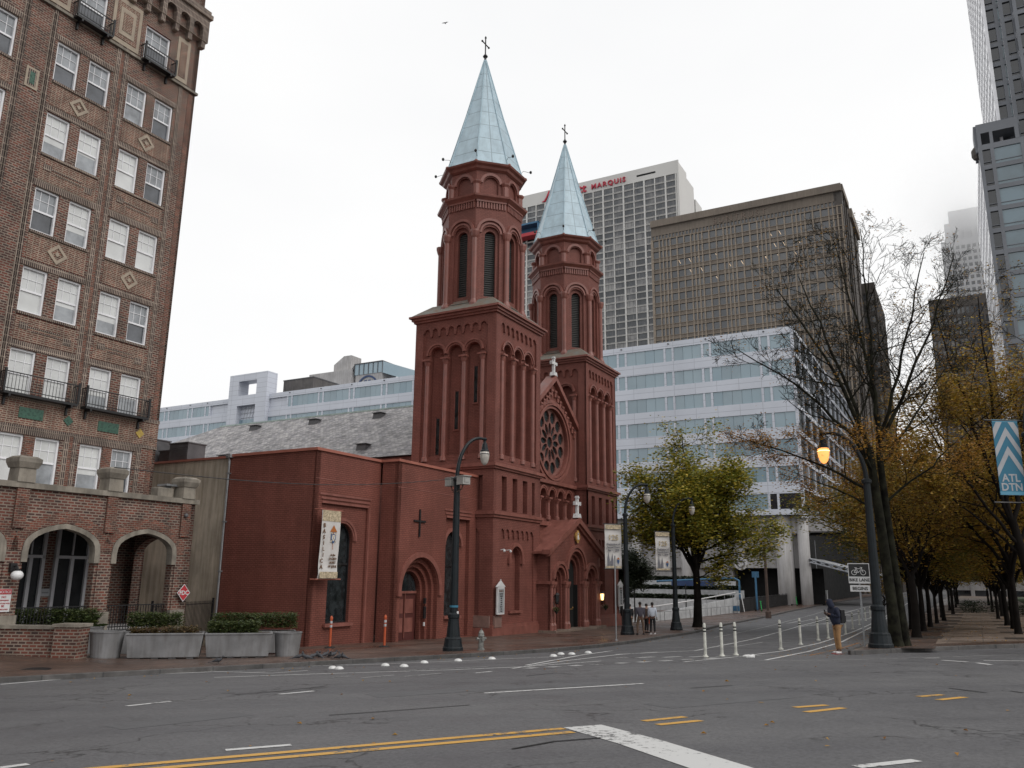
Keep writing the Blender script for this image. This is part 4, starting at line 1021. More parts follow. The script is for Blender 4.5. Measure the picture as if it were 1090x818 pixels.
t=thing('roof_vent','pale capped vent standing on the porch parapet','vent',S(-20.35,PBk+.5,6.5),SA); m=MB(); m.box(-.45,.35,-.25,.25,0,.42); obj('vent_base',m,M['limestone'],t,bevel=.05); m=MB(); m.box(-.1,.5,-.3,.3,.5,.58); m.box(.1,.3,-.1,.1,.4,.5); obj('vent_cap',m,M['galv'],t)
# stained wall building behind the annex
sb=thing('stucco_building','low building with a stained beige blank wall left of the red annex','building',SITE,SA)
m=MB(); m.box(-13.2,-4,8.52,40,-2,9.35); obj('wall',m,M['stucco'],sb)
m=MB(); m.box(-13.28,-3.9,8.6,40,9.351,9.47); obj('coping',m,M['cap'],sb)
for i,(a,b,ww,h) in enumerate(((-12.3,12.9,1.5,1.0),(-12.0,14.4,.9,.7),(-12.3,15.9,1.5,1.4))):
    t=thing('air_conditioner',['squat dark rooftop unit nearest the slate roof above the beige wall','smallest dark rooftop unit, the middle one above the beige wall','tallest dark rooftop unit against the brick building above the beige wall'][i],'air conditioner',S(a,b,9.47),SA,'rooftop units on the beige building')
    m=MB(); m.box(-.6,.6,-ww/2,ww/2,.1,h); m.box(-.65,.65,-ww/2-.05,ww/2+.05,h,h+.06); m.box(-.5,.5,-ww/2+.1,ww/2-.1,0,.1)
    for k in range(6): m.box(-.62,-.6,-ww/2+.08,ww/2-.08,.2+k*(h-.3)/6,.24+k*(h-.3)/6)
    obj('cabinet',m,M['steelgrey'],t)

# ---------------------------------------------------------------- leaves and trees
def leaves(mb, pts, n, spread, size, rng, squash=.7):
    V=mb.v; Fc=mb.f; Mi=mb.m; cm=mb.cm
    for p in pts:
        for _ in range(n):
            x=p[0]+rng.gauss(0,spread); y=p[1]+rng.gauss(0,spread); z=p[2]+rng.gauss(0,spread*squash)
            s=size*rng.uniform(.6,1.3); a=rng.uniform(0,6.283); t=rng.uniform(-1.1,1.1); ca,sa=math.cos(a),math.sin(a); ct,st=math.cos(t),math.sin(t)
            ax,ay=ca*s,sa*s; bx,by,bz=-sa*ct*s*.55,ca*ct*s*.55,st*s*.55
            k=len(V); V.extend(((x-ax,y-ay,z),(x+bx,y+by,z+bz),(x+ax,y+ay,z),(x-bx,y-by,z-bz))); Fc.append((k,k+1,k+2,k+3)); Mi.append(cm)
def hedge(mb,x0,x1,y0,y1,z0,z1,n,size,rng):
    pts=[(rng.uniform(x0,x1),rng.uniform(y0,y1),rng.uniform(z0,z1)) for _ in range(n)]
    leaves(mb,pts,4,.05,size,rng)
rng=random.Random(3)
# planters and low wall in front of the porch
def planter_rect(x,y,rz,L,label,fill=None):
    z=gz(x,y)+.13; t=thing('planter',label,'planter',(x,y,z),rz,'grey concrete planters on the pavement'); m=MB(); h=.84; 
    m.hexa([(-L/2+.1,-.38,.06),(L/2-.1,-.38,.06),(L/2-.1,.38,.06),(-L/2+.1,.38,.06)],[(-L/2,-.48,h),(L/2,-.48,h),(L/2,.48,h),(-L/2,.48,h)])
    m.box(-L/2-.01,L/2+.01,-.5,-.42,h-.03,h+.03); m.box(-L/2-.01,L/2+.01,.42,.5,h-.03,h+.03); m.box(-L/2-.011,-L/2+.07,-.42,.42,h-.03,h+.03); m.box(L/2-.07,L/2+.011,-.42,.42,h-.03,h+.03)
    for s in (-1,-.33,.33,1): m.box(s*(L/2-.4)-.12,s*(L/2-.4)+.12,-.3,.3,-.12,.061)
    obj('box',m,M['concrete'],t,bevel=.015)
    m=MB(); m.box(-L/2+.09,L/2-.09,-.40,.40,h,h+.012); obj('soil',m,M['dirt'],t)
    return t
def planter_round(x,y,r,h,label):
    z=gz(x,y)+.13; t=thing('planter',label,'planter',(x,y,z),0,'grey concrete planters on the pavement'); m=MB()
    m.lathe([(r*.8,-.1),(r*.86,.05),(r,h-.05),(r+.02,h-.04),(r+.02,h),(r-.06,h),(r-.07,h-.1)],28); obj('box',m,M['concrete'],t,smooth=False)
    m=MB(); m.lathe([(r-.1,h-.12),(r-.1,h-.09)],20); obj('soil',m,M['dirt'],t)
def PL(px,y,dx=0): return ((px-545)/872*y*1.015, y)
pa=(-13.2,29.6); pb=(-10.8,30.3); pc=(-8.6,31.0); ang=math.atan2(pc[1]-pa[1],pc[0]-pa[0])
planter_rect((pa[0]+pb[0])/2,(pa[1]+pb[1])/2,ang,2.5,'long grey trough planter with low brown shrubs, beside the round planter by the brick pier')
planter_rect((pb[0]+pc[0])/2+.02,(pb[1]+pc[1])/2+.01,ang,2.27,'long grey trough planter nearest the red annex corner')
planter_round(-13.85,29.5,.55,.88,'round grey planter next to the low brick pier'); planter_round(-8.1,31.35,.48,.85,'round grey planter at the end nearest the red annex')
planter_rect(-13.4,32.3,ang,2.7,'rear grey planter holding the middle clipped hedge'); planter_rect(-9.9,33.2,ang,3.1,'rear grey planter holding the hedge by the red annex')
planter_round(-15.35,31.2,.5,.95,'round grey planter holding the broad-leaved plant')
planter_rect(-16.6,31.0,ang,3.0,'rear grey planter behind the low brick wall')
def hedgething(x,y,zo,L,W,h,label,mat='leaf_hedge',n=1500,size=.04):
    z=gz(x,y)+.13+zo; t=thing('hedge' if mat=='leaf_hedge' else 'shrub',label,'hedge' if mat=='leaf_hedge' else 'shrub',(x,y,z),ang)
    m=MB(); hedge(m,-L/2,L/2,-W/2,W/2,0,h,n,size,rng)
    for k in range(10): m.box(-L/2+L*(k+.5)/10-.01,-L/2+L*(k+.5)/10+.01,-.01,.01,-.02,h*.6)
    obj('foliage',m,M[mat],t); 
hedgething(-16.6,31.0,.85,2.9,.7,.62,'dark clipped hedge behind the low brick wall',n=2200)
hedgething(-13.4,32.3,1.0,1.9,.7,.5,'small clipped green hedge in front of the right porch arch',n=1300)
hedgething(-9.9,33.2,1.0,3.1,.7,.52,'long clipped green hedge by the red annex wall',n=2200)
hedgething(-9.9,30.7,.82,1.7,.6,.42,'rounded green shrub in the trough planter nearest the annex','leaf_hedge',1300)
hedgething(-11.6,30.1,.80,1.2,.6,.26,'brownish low shrub at the right end of the left trough planter','leaf_brown',500)
hedgething(-12.7,29.8,.80,.9,.5,.2,'brown withered shrub at the left end of the left trough planter','leaf_brown',350)
t=thing('potted_plant','broad-leaved dark green plant behind the round planter','plant',(-15.35,31.2,gz(-15.35,31.2)+.95)); m=MB()
for k in range(26):
    a=rng.uniform(0,6.28); l=rng.uniform(.35,.75); u=rng.uniform(.2,.9)
    p0=Vector((0,0,0)); p1=Vector((math.cos(a)*l*.6,math.sin(a)*l*.6,u*.7)); p2=Vector((math.cos(a)*l,math.sin(a)*l,u*.62)); sd_=Vector((-math.sin(a),math.cos(a),0))*.11
    m.add([tuple(p0),tuple(p1-sd_),tuple(p2),tuple(p1+sd_)],[(0,1,2,3)])
obj('foliage',m,M['leaf_hedge'],t)
lw=thing('low_brick_wall','low brown brick wall with stone coping ending in a brick pier','wall',(-14.75,28.85,gz(-14.75,28.85)+.13),R_(178))
m=MB(); m.box(-.42,.42,-.35,.35,-.4,1.0); m.box(.4,9,-.18,.18,-.5,.92); obj('wall',m,M['brick'],lw)
m=MB(); m.box(-.48,.48,-.41,.41,1.0,1.1); m.box(.48,9,-.24,.24,.92,1.03); obj('coping',m,M['limestone'],lw)
def ironfence(label,p0,p1,h,z=None,sp=.13,mat='iron',cat='fence'):
    L=math.hypot(p1[0]-p0[0],p1[1]-p0[1]); t=thing('iron_fence',label,cat,(p0[0],p0[1],gz(*p0)+.13 if z is None else z),math.atan2(p1[1]-p0[1],p1[0]-p0[0])); m=MB()
    for zz in (.15,h-.15): m.box(0,L,-.015,.015,zz,zz+.035)
    for k in range(int(L/sp)+1): m.box(k*sp-.01,k*sp+.01,-.01,.01,0,h); 
    for e in (0,L): m.box(e-.04,e+.04,-.04,.04,-.1,h+.12)
    obj('railings',m,M[mat],t)
ironfence('short black iron fence between the beige wall and the porch',S(-18.8,6.2)[:2],S(-13.5,8.4)[:2],1.75,z=OZ+.35)

# ================================================================ BACKGROUND BUILDINGS (all on the site frame)
def split_windows(parent,name,items,mat,eye,limit=96):
    """items: list of (distance key, callable(MB)); nearest ones become parts, the rest one part"""
    items.sort(key=lambda q:q[0]); rest=MB()
    for i,(k,fn,mt) in enumerate(items):
        if i<limit: m=MB(); fn(m); obj(name,m,mt,parent)
    by={}
    for k,fn,mt in items[limit:]:
        fn(by.setdefault(mt,MB()))
    if by:
        ms=list(by); allm=MB()
        for i,mt in enumerate(ms):
            n=len(allm.v); allm.v+=by[mt].v; allm.f+=[tuple(q+n for q in f) for f in by[mt].f]; allm.m+=[i]*len(by[mt].f)
        o=obj('windows',allm,ms,parent); o['kind']='stuff'
# --- pale blue banded office building
bank=thing('office_building','long pale blue office building with continuous glass bands behind the church','building',SITE,SA)
A0=80; T=Fr(A0,0,-PI/2); TOP=40.6; BR=-5.0; BL=150
w=MB(); w.box(A0+.4,A0+74,BR+.4,BL,12.6,TOP-.3)
rowz=[38.45-4.0*k for k in range(7)]      # window centres
pairs=[(8.24,.62),(-.73,.66),(14.35,.68),(22.4,.7),(30.6,.7),(39,.7),(47.6,.7),(55.8,.7),(64,.7),(71.55,.6),(79.6,.56),(87.6,.58),(96.1,.6),(120.6,.7),(126.2,.7),(134,.7),(142,.7)]
pairs.sort()
band=MB(); edges=[TOP]+[e for z in rowz for e in (z+1.12,z-1.12)]+[12.5]
zs=edges
for i in range(0,len(zs)-1,2):
    b0,b1=BR,BL
    def bb(x0,x1): band.fbox(T,-x1,-x0,zs[i+1],zs[i],-.5,0)
    if zs[i]>32.5 and zs[i+1]<38.5 and False: pass
    bb(BR,105.0 if i in (2,) else BL)
    if i==2: bb(111.4,BL)
for c,h in pairs:
    for e in (-1,1): band.fbox(T,-(c+e*h)-.17,-(c+e*h)+.17,12.5,TOP-.5,-.4,-.03)
band.fbox(T,-BR-.35,-BR,12.5,TOP-.5,-.45,-.02)
# side wall bands towards the street
TSd=Fr(A0,BR,0)
for i in range(0,len(zs)-1,2): band.fbox(TSd,.0,74,zs[i+1]+.55,zs[i]-.55 if i else zs[i],-.5,.0)
for q in range(0,75,6): band.fbox(TSd,q,q+.3,12.5,TOP-.5,-.4,-.03)
band.fbox(TSd,0,74,12,12.9,-.5,.003)
bw_=obj('wall',w,M['bank_white'],bank); obj('cladding_band',band,M['bank_white'],bank)
its=[]
bounds=[BR+.35]+[v for c,h in pairs for v in (c-h+.17,c+h-.17)]+[BL]
segs=[]; prev=BR+.35
for c,h in pairs: segs.append((prev,c-h-.17)); segs.append((c-h+.17,c+h-.17)); prev=c+h+.17
segs.append((prev,BL))
for zi,z in enumerate(rowz):
    for b0,b1 in segs:
        if zi==0 and b0<111.4 and b1>105: continue
        def fn(m,b0=b0,b1=b1,z=z):
            n=max(1,round((b1-b0)/1.45))
            for k in range(n):
                x0=b0+(b1-b0)*k/n; x1=b0+(b1-b0)*(k+1)/n; m.fbox(T,-x1+.02,-x0-.02,z-1.13,z+1.13,-.3,-.14)
            m.fbox(T,-b1,-b0,z-1.14,z+1.14,-.32,-.3)
        its.append(((0 if b1<24 else (1 if b0>66 and zi<2 else 2))+b0*.001+zi*.01,fn,M['black_glass'] if zi==6 and b0<-.2 else M['bank_glass']))
split_windows(bank,'window',its,None,None)
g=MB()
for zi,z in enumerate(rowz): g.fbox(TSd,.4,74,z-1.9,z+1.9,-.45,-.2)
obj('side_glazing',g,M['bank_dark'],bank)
# portal frame on the roof with the lattice below
fr_=MB(); b0,b1=102,113.2
for x0,x1 in ((b0,105),(110.4,b1)): fr_.fbox(T,-x1,-x0,30,45.45,-2.0,.9)
fr_.fbox(T,-110.4,-105,43.9,45.45,-2.0,.9); fr_.fbox(T,-110.4,-105,38.5,40.7,-2.0,.9)
fo=obj('roof_portal',fr_,M['bank_white'],bank)
m=MB(); m.fbox(T,-110.4,-105,30,38.5,-3,-2.8)
obj('portal_recess',m,M['steelgrey'],fo)
m=MB()
for k in range(7): m.tube([T(-110.2+k*.85,31,-.4),T(-109+k*.85,38.4,-.4)],.1,4)
for k in range(8): m.tube([T(-110.3,31+k,-.4),T(-105.1,31+k,-.4)],.1,4)
obj('lattice',m,M['truss'],fo)
m=MB()
for c,h in pairs:
    m.fbox(T,-c-.12,-c+.12,40.2,40.36,0,.16)
obj('facade_light',m,M['steelgrey'],bank)
# raised base: columns, deck bands, dark openings
m=MB(); m.fbox(T,-60,9,10.2,12.5,-6,-2.2); m.fbox(T,-60,4.6,5.0,10.0,-4,-2.6); m.fbox(T,-60,4.8,9.9,12.5,-4,-1.6); m.fbox(T,-60,-6.5,-3,5.0,-4,-3.2); m.box(A0+7,A0+73,BR+4,BL,-4,12.5); m.box(A0+6,A0+7,6,BL,-4,12.5); obj('lower_wall',m,M['conc'],bank)
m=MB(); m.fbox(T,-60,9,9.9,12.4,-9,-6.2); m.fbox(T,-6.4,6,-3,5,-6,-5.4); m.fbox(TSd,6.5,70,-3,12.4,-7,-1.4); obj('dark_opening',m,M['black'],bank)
for i,(b,r) in enumerate(((7.4,.75),(13.1,.75),(21,.75),(29,.75),(37,.75),(-1.5,1.2),(-4.2,.8))):
    m=MB(); m.lathe([(r,-4),(r,12.6)],18,(A0+1.3+(0 if i<5 else .4),b)); obj('column',m,M['conc'],bank,smooth=True)
for k in range(5):
    m=MB(); m.fbox(T,-13-k*5.2-4.2,-13-k*5.2,-2,3.6,-3.2,-3.05); o=obj('garage_door',m,M['galv'],bank)
# --- glass canopy on trusses by the building corner
cn=thing('entrance_canopy','pale sloping canopy of lattice trusses at the office building corner','canopy',S(85,-7,0),SA)
m=MB()
def truss(p,q,h,n,r=.09):
    p=Vector(p); q=Vector(q); up=Vector((0,0,h))
    m.tube([p,q],r,5); m.tube([p+up,q+up],r,5)
    for k in range(n):
        a=p+(q-p)*k/n; b=p+(q-p)*(k+1)/n; m.tube([a,b+up],r*.6,4); m.tube([a+up,b],r*.6,4)
truss((-4,2,5.8),(3,-6,3.5),.5,8); truss((2,2,5.8),(10,-6,3.6),.5,8); truss((8,2,5.8),(17,-6,3.7),.5,8)
obj('truss',m,M['truss'],cn); m=MB()
m.add([(-4,2,6.4),(3,-6,4.1),(17,-6,4.1),(9,2,6.4),(-4,2,6.3),(3,-6,4.0),(17,-6,4.0),(9,2,6.3)],[(0,1,2,3),(7,6,5,4),(0,4,5,1),(1,5,6,2),(2,6,7,3)]); obj('canopy_roof',m,M['fence_white'],cn)
m=MB()
for x in (3.2,10.2,16.5): m.tube([(x,-5.6,-2.5),(x,-5.6,3.7)],.16,10)
obj('post',m,M['truss'],cn)
# --- hotel tower with the red roof sign
hotel=thing('hotel_tower','tall white hotel tower with a dark window grid and red roof lettering behind the spires','building',SITE,SA)
HA=260; T=Fr(HA,0,-PI/2); HB0,HB1=66.2,152; HT=172.5
w=MB(); w.box(HA+.6,HA+13,47.3+18.5,HB1,-5,HT); w.fbox(T,-HB1,-HB0,166.6,HT,-.6,0); w.fbox(T,-HB0,-65.3,-5,HT,-.6,.02)
w.box(HA+13,HA+25,66.3,HB1-8,-5,HT-1.5); w.box(HA+26.2,HA+36,66,HB1-16,-5,166); w.box(HA+25,HA+26.2,69,HB1-20,-5,160)
obj('wall',w,M['marble'],hotel)
fn_=MB(); cols=[71.0+9.3*k for k in range(9)]
for c in cols: fn_.fbox(T,-c-.3,-c+.3,-4,166.7,-.5,.35)
for c in [66.6+.0]+[c+4.65 for c in cols if c+4.65<HB1]: fn_.fbox(T,-c-.18,-c+.18,-4,166.7,-.5,.2)
for k in range(56): z=166.4-2.9*k-2.45; fn_.fbox(T,-HB1,-HB0,z-.45,z,-.5,.02)
for k in range(56):
    z=166.4-2.9*k-2.45; fn_.fbox(T,-HB1,-HB0,z-.02,z+.06,.02,.25)
obj('mullion_grid',fn_,M['fin'],hotel)
its=[]; allc=sorted([66.6]+cols+[c+4.65 for c in cols if c+4.65<HB1]+[HB1])
for r in range(56):
    z1=166.4-2.9*r; z0=z1-2.45
    for b0,b1 in zip(allc,allc[1:]):
        def f2(m,b0=b0,b1=b1,z0=z0,z1=z1):
            m.fbox(T,-b1+.2,-b0-.2,z0,z1,-.55,-.3)
            n=3
            for k in range(1,n): x=-b1+(b1-b0)*k/n; m.fbox(T,x-.05,x+.05,z0,z1,-.3,-.2)
        if 60<z1: its.append((r+abs(b0-80)*.05,f2,M['hotel_glass']))
split_windows(hotel,'window',its,None,None)
m=MB(); m.fbox(T,-83.5,-75.2,168.9,169.7,0,.06); obj('roof_slot',m,M['black'],hotel)
TT=Fr(HA-.35,0,-PI/2)
sg=text('roof_sign','MARQUIS',3.1,M['redtext'],TT,-104.3,168.0,0,hotel,'LEFT',.25,bold=.06,spacing=1.28)
sg2=text('roof_sign','arriott',5.6,M['redtext'],TT,-121.9,167.4,0,hotel,'LEFT',.25,bold=.10,spacing=1.02)
mk=MB()
def swash(pts,r): mk.tube([T(x+4.3,z,.4) for x,z in pts],r,6)
swash([(-132.5,167.2),(-131.2,167.3),(-129.8,169.5),(-129.0,172.0)],[.2,.45,.5,.25]); swash([(-129.4,171.5),(-128.6,169.3),(-127.8,168.4)],[.25,.6,.3]); swash([(-128.2,168.6),(-126.7,171.0),(-126.0,172.2)],[.2,.4,.2]); swash([(-126.4,171.6),(-126.3,169.2),(-125.3,168)],[.2,.55,.3])
obj('sign_initial',mk,M['redtext'],hotel)
# blue and red hoist deck hung on the hotel face
m=MB(); m.fbox(T,-142,-127.8,152.4,156.3,.4,.8); m.fbox(T,-142,-127.8,155.6,156.4,.4,5); m.fbox(T,-128.3,-127.8,152.4,156.3,.4,5); ho=obj('balcony_box',m,M['canopy_blue'],hotel); m=MB(); m.fbox(T,-143,-127.5,150.2,151.7,.4,5); obj('red_fascia',m,M['red_sign'],ho)
# --- brown grey office slab
brn=thing('office_tower','brown grey concrete office slab with a dense window grid right of the hotel tower','building',SITE,SA)
XA=190; T=Fr(XA,0,-PI/2); X0,X1,XT=-2.9,54.0,113.9; TSi=Fr(XA,X0,0)
w=MB(); w.box(XA+2.5,XA+36,X0+1.8,X1,-6,XT-.5); w.fbox(T,-X1,-X0,111.7,XT,-2.5,.9); w.fbox(T,-X1,-X0-1.5,108.9,111.7,-2,0); 
w.fbox(TSi,0,14,111.9,XT,-3,.4); w.fbox(TSi,17,37,110.5,XT-.5,-3,.8)
bwl=obj('wall',w,M['brownc'],brn)
m=MB(); 
for x0,x1 in ((0,1.2),(1.2,2),(6,7),(11.5,13),(17,24),(30,37)): m.fbox(TSi,x0,x1,-5,111.8,-2.2,0)
for k in range(30): z=107.2-3.65*k-2.6; m.fbox(TSi,0,36,z-1.1,z,-2,-.4)
obj('side_fins',m,M['dkc'],brn)
fb=MB(); gw=[]; lb=MB()
n=int((X1-X0)/.95)
for k in range(0,n,1): x=-X1+k*1.0; 
x=X0+.6
while x<X1: fb.fbox(T,-x-.22,-x+.22,107.5,111.2,-1.2,-.05); x+=1.08
gw.append((0,lambda m:m.fbox(T,-X1,-X0,107.5,111.2,-1.3,-.3),M['brown_glass']))
posts=[];x=X0+.35; pat=[1.15,1.15,1.15,2.15,2.15,2.15]
i=0
while x<X1: posts.append(x); x+=pat[i%6]*1.02; i+=1
posts.append(X1)
for x in posts: lb.fbox(T,-x-.2,-x+.2,-5,107.6,-.8,.12)
for r in range(30):
    z1=107.2-3.65*r; z0=z1-2.35
    fb.fbox(T,-X1,-X0,z0-1.3,z0,-.8,0); lb.fbox(T,-X1,-X0,z0-.12,z0+.0,0,.2); lb.fbox(T,-X1,-X0,z1-.02,z1+.1,.0,.18)
    for b0,b1 in zip(posts,posts[1:]):
        def f3(m,b0=b0,b1=b1,z0=z0,z1=z1): m.fbox(T,-b1+.15,-b0-.15,z0,z1,-.8,-.22)
        if z1>35: gw.append((1+r+abs(b0-25)*.05,f3,M['brown_glass']))
fb.fbox(T,-X1,-X0,107.2,107.6,-.8,.02)
obj('spandrel',fb,M['brownc'],brn); obj('mullion_grid',lb,M['brownlite'],brn); split_windows(brn,'window',gw,None,None)
random.seed(5); m=MB()
for k in range(20):
    r=random.choice([1,2,2,3,3,4]); z1=107.2-3.65*r; b=random.uniform(10,47); m.prism(T,[(-b,z1-.3),(-b+.1,z1-.3),(-b+.7,z1-1.6),(-b+.6,z1-1.6)][::-1],-.21,-.18)
obj('ceiling_light',m,M['office_light'],brn)
TT=Fr(XA-.05,0,-PI/2); text('roof_sign','SUNTRUST',2.6,M['sun_letter'],TT,-34.2,109.2,0,brn,'LEFT',.15,spacing=1.35,bold=-.01)
# --- dark annexe right of it
def slab(name,label,a0,a1,b0,b1,top,mat,glass,pitch,bay,fw=.5,wh=.6,back=0,cat='building',side=True):
    t=thing(name,label,cat,SITE,SA); T=Fr(a0,0,-PI/2); w=MB(); w.box(a0+.5,a1,b0+.5,b1,-6,top); obj('wall',w,mat,t); f=MB(); g=MB()
    x=b0
    while x<=b1: f.fbox(T,-x-fw/2,-x+fw/2,-5,top,-.5,0); x+=bay
    z=top; f.fbox(T,-b1,-b0,top-pitch*.9,top+.02,-.5,.05)
    while z>0: f.fbox(T,-b1,-b0,z-pitch,z-pitch+pitch*(1-wh),-.5,-.08); z-=pitch
    Ts=Fr(a0,b0,0); x=0
    while x<=a1-a0: f.fbox(Ts,x,x+fw,-5,top,-.5,0); x+=bay
    Tb=Fr(a1,b1,PI); x=0
    Tl=Fr(a0,b1,0)
    f.box(a0,a1,b1-.4,b1+.02,-5,top)
    obj('window_grid',f,mat,t); g.fbox(T,-b1,-b0,-4,top-1,-.45,-.3); g.fbox(Ts,.3,a1-a0,-4,top-1,-.45,-.3); o=obj('windows',g,glass,t); o['kind']='stuff'; return t
slab('office_tower','narrow dark brown slab tight against the right side of the brown grey slab',225,262,-6.6,-1.0,95,M['dkc'],M['brown_glass'],3.65,1.9)
slab('office_tower','dark grey high-rise with vertical fins behind the bare tree crowns',280,320,-42,-20.3,103.5,M['dkc'],M['brown_glass'],3.9,1.45,.6,.62)
# far tower fading into the cloud
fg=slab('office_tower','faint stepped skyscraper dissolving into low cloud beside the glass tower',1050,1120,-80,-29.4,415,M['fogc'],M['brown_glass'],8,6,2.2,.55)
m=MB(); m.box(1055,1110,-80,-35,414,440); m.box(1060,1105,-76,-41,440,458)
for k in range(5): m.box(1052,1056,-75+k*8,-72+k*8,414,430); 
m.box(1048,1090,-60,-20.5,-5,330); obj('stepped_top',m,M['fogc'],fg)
# granite and glass tower, right edge
gt_=thing('glass_tower','grey granite and glass high-rise with stepped corners at the right edge of the view','building',SITE,SA)
def gtower(a0,a1,b0,b1,z0,top,name):
    T=Fr(a0,0,-PI/2); Ts=Fr(a1,b1,PI); w=MB(); g=MB(); d=MB(); e=MB()
    w.box(a0+.5,a1,b0,b1-.5,z0,top)
    p=3.95; k=0; L=a1-a0
    z=top-.8
    w.fbox(T,-b1,-b0,top-1,top,-.5,0); e.fbox(Ts,0,L,top-1,top,-.5,0)
    while z>z0+p:
        w.fbox(T,-b1,-b0,z-p,z-p+.8,-.5,0)
        w.fbox(T,-b1,-b0,z-p+1.35,z-p+1.45,-.4,-.1)
        e.fbox(Ts,0,L,z-p,z-p+1.2,-.5,0)
        z-=p
    w.fbox(T,-b1,-b1+.55,z0,top,-.5,.01); w.fbox(T,-b1+1.75,-b1+2.3,z0,top,-.5,.01); d.fbox(T,-b1+.55,-b1+1.75,z0,top-1,-.5,-.3)
    x=-b1+2.3; g.fbox(T,x,-b0,z0,top-1,-.5,-.2)
    while x<-b0-4.5: w.fbox(T,x+4.0,x+4.5,z0,top,-.5,.005); x+=4.5
    q=0
    while q<L: e.fbox(Ts,q,q+.7,z0,top,-.5,.01); q+=2.6
    d.fbox(Ts,.2,L,z0,top-1,-.5,-.25)
    o=obj('wall',w,M['grey_panel'],gt_); obj('edge_panel',e,M['edge_panel'],o); obj('glazing',g,M['sky_glass'],gt_); obj('dark_glazing',d,M['black_glass'],gt_)
gtower(110,150,-60,-33.4,-5,78,'w'); gtower(113.5,150,-60,-37.0,70,190,'w'); gtower(112.5,150,-60,-39.6,60,190,'w'); gtower(111.3,150,-75,-41.6,40,190,'w')
m=MB(); T=Fr(110,0,-PI/2); m.fbox(T,33.4,39.7,80.2,82,-6,0); m.fbox(T,33.4,34,77.9,80.2,-.8,0); m.fbox(T,35.3,35.8,77.9,80.2,-.8,0); m.fbox(T,39.1,39.7,77.9,80.2,-.8,0); m.box(110.5,115,-33.4,-33,77,82); obj('roof_loggia',m,M['grey_panel'],gt_)
m=MB(); m.lathe([(.5,76.4),(.8,77),(.8,78),(.4,78.6)],10,(112,-33.1)); obj('corner_bracket',m,M['dkc'],gt_)
# concrete hotel drum with the blue logo, and the corrugated penthouse
hl=thing('concrete_hotel','pale concrete block with a glazed rim and round blue logo above the office roof','building',SITE,SA)
T=Fr(150,0,-PI/2); m=MB(); m.fbox(T,-157,-139.5,-5,66.2,-12,0); m.prism(T,[(-149.5,60),(-142.5,60),(-142.5,71.8),(-145.5,71.8),(-149.5,69.3)],-8,-3)
m.fbox(T,-138.6,-128.2,40,64.2,-8,-1); obj('wall',m,M['conc'],hl)
m=MB(); m.fbox(T,-138.9,-128,64.2,67.6,-8,-.8); m.hexa([T(-128,64.0,-8),T(-128,64.0,-.8),T(-108,57.5,-14),T(-108,57.5,-16)],[T(-128,67.6,-8),T(-128,67.6,-.8),T(-108,61.2,-14),T(-108,61.2,-16)]); obj('glazed_rim',m,M['bank_glass'],hl)
m=MB()
for k in range(7): x=-138.9+k*1.82; m.fbox(T,x-.08,x+.08,64.2,67.7,-.8,-.6)
m.fbox(T,-139,-127.9,67.6,67.85,-8,-.5); m.prism(T,[(-142,64),(-139,67.4),(-139,66.2),(-142,62.8)],-2,-.5); obj('rim_frame',m,M['steelgrey'],hl)
m=MB(); m.ring(T,-133.6,59.6,3.6,4.1,-1,-.7,0,2*PI,36); 
m.fbox(T,-134.8,-134.0,58.4,62.2,-1,-.7); m.fbox(T,-133.3,-132.5,58.4,62.2,-1,-.7); m.prism(T,[(-136.3,58),(-134.6,60.2),(-134.6,59),(-136,57.2)][::-1],-1,-.7); m.prism(T,[(-132.6,60.2),(-131,58),(-131.3,57.2),(-132.6,59)][::-1],-1,-.7)
obj('round_logo',m,M['blue_logo'],hl)
pt=thing('rooftop_penthouse','brown grey corrugated screen box on the office roof beside the portal frame','rooftop structure',S(92,99.6,TOP-.3),SA)
m=MB(); m.box(-6,14,-4.2,4.5,0,4.5); obj('screen_wall',m,M['corr'],pt); m=MB(); m.box(-6.1,14.1,-4.3,4.6,4.5,4.7); obj('cap',m,M['steelgrey'],pt)
# generic street wall further along, far side of the tree rows
slab('office_building','pale low building glimpsed through the trees at the end of the street',330,360,-16,25,30,M['conc'],M['brown_glass'],4,4,.9,.5)
slab('office_building','dark low building beyond the right-hand tree row',60,150,-75,-42,30,M['dkc'],M['brown_glass'],4,4,.9,.6)
slab('office_building','grey low block facing the far end of the tree-lined pavement',175,195,-35,-19,14,M['conc'],M['black_glass'],4.2,3.5,.8,.55)

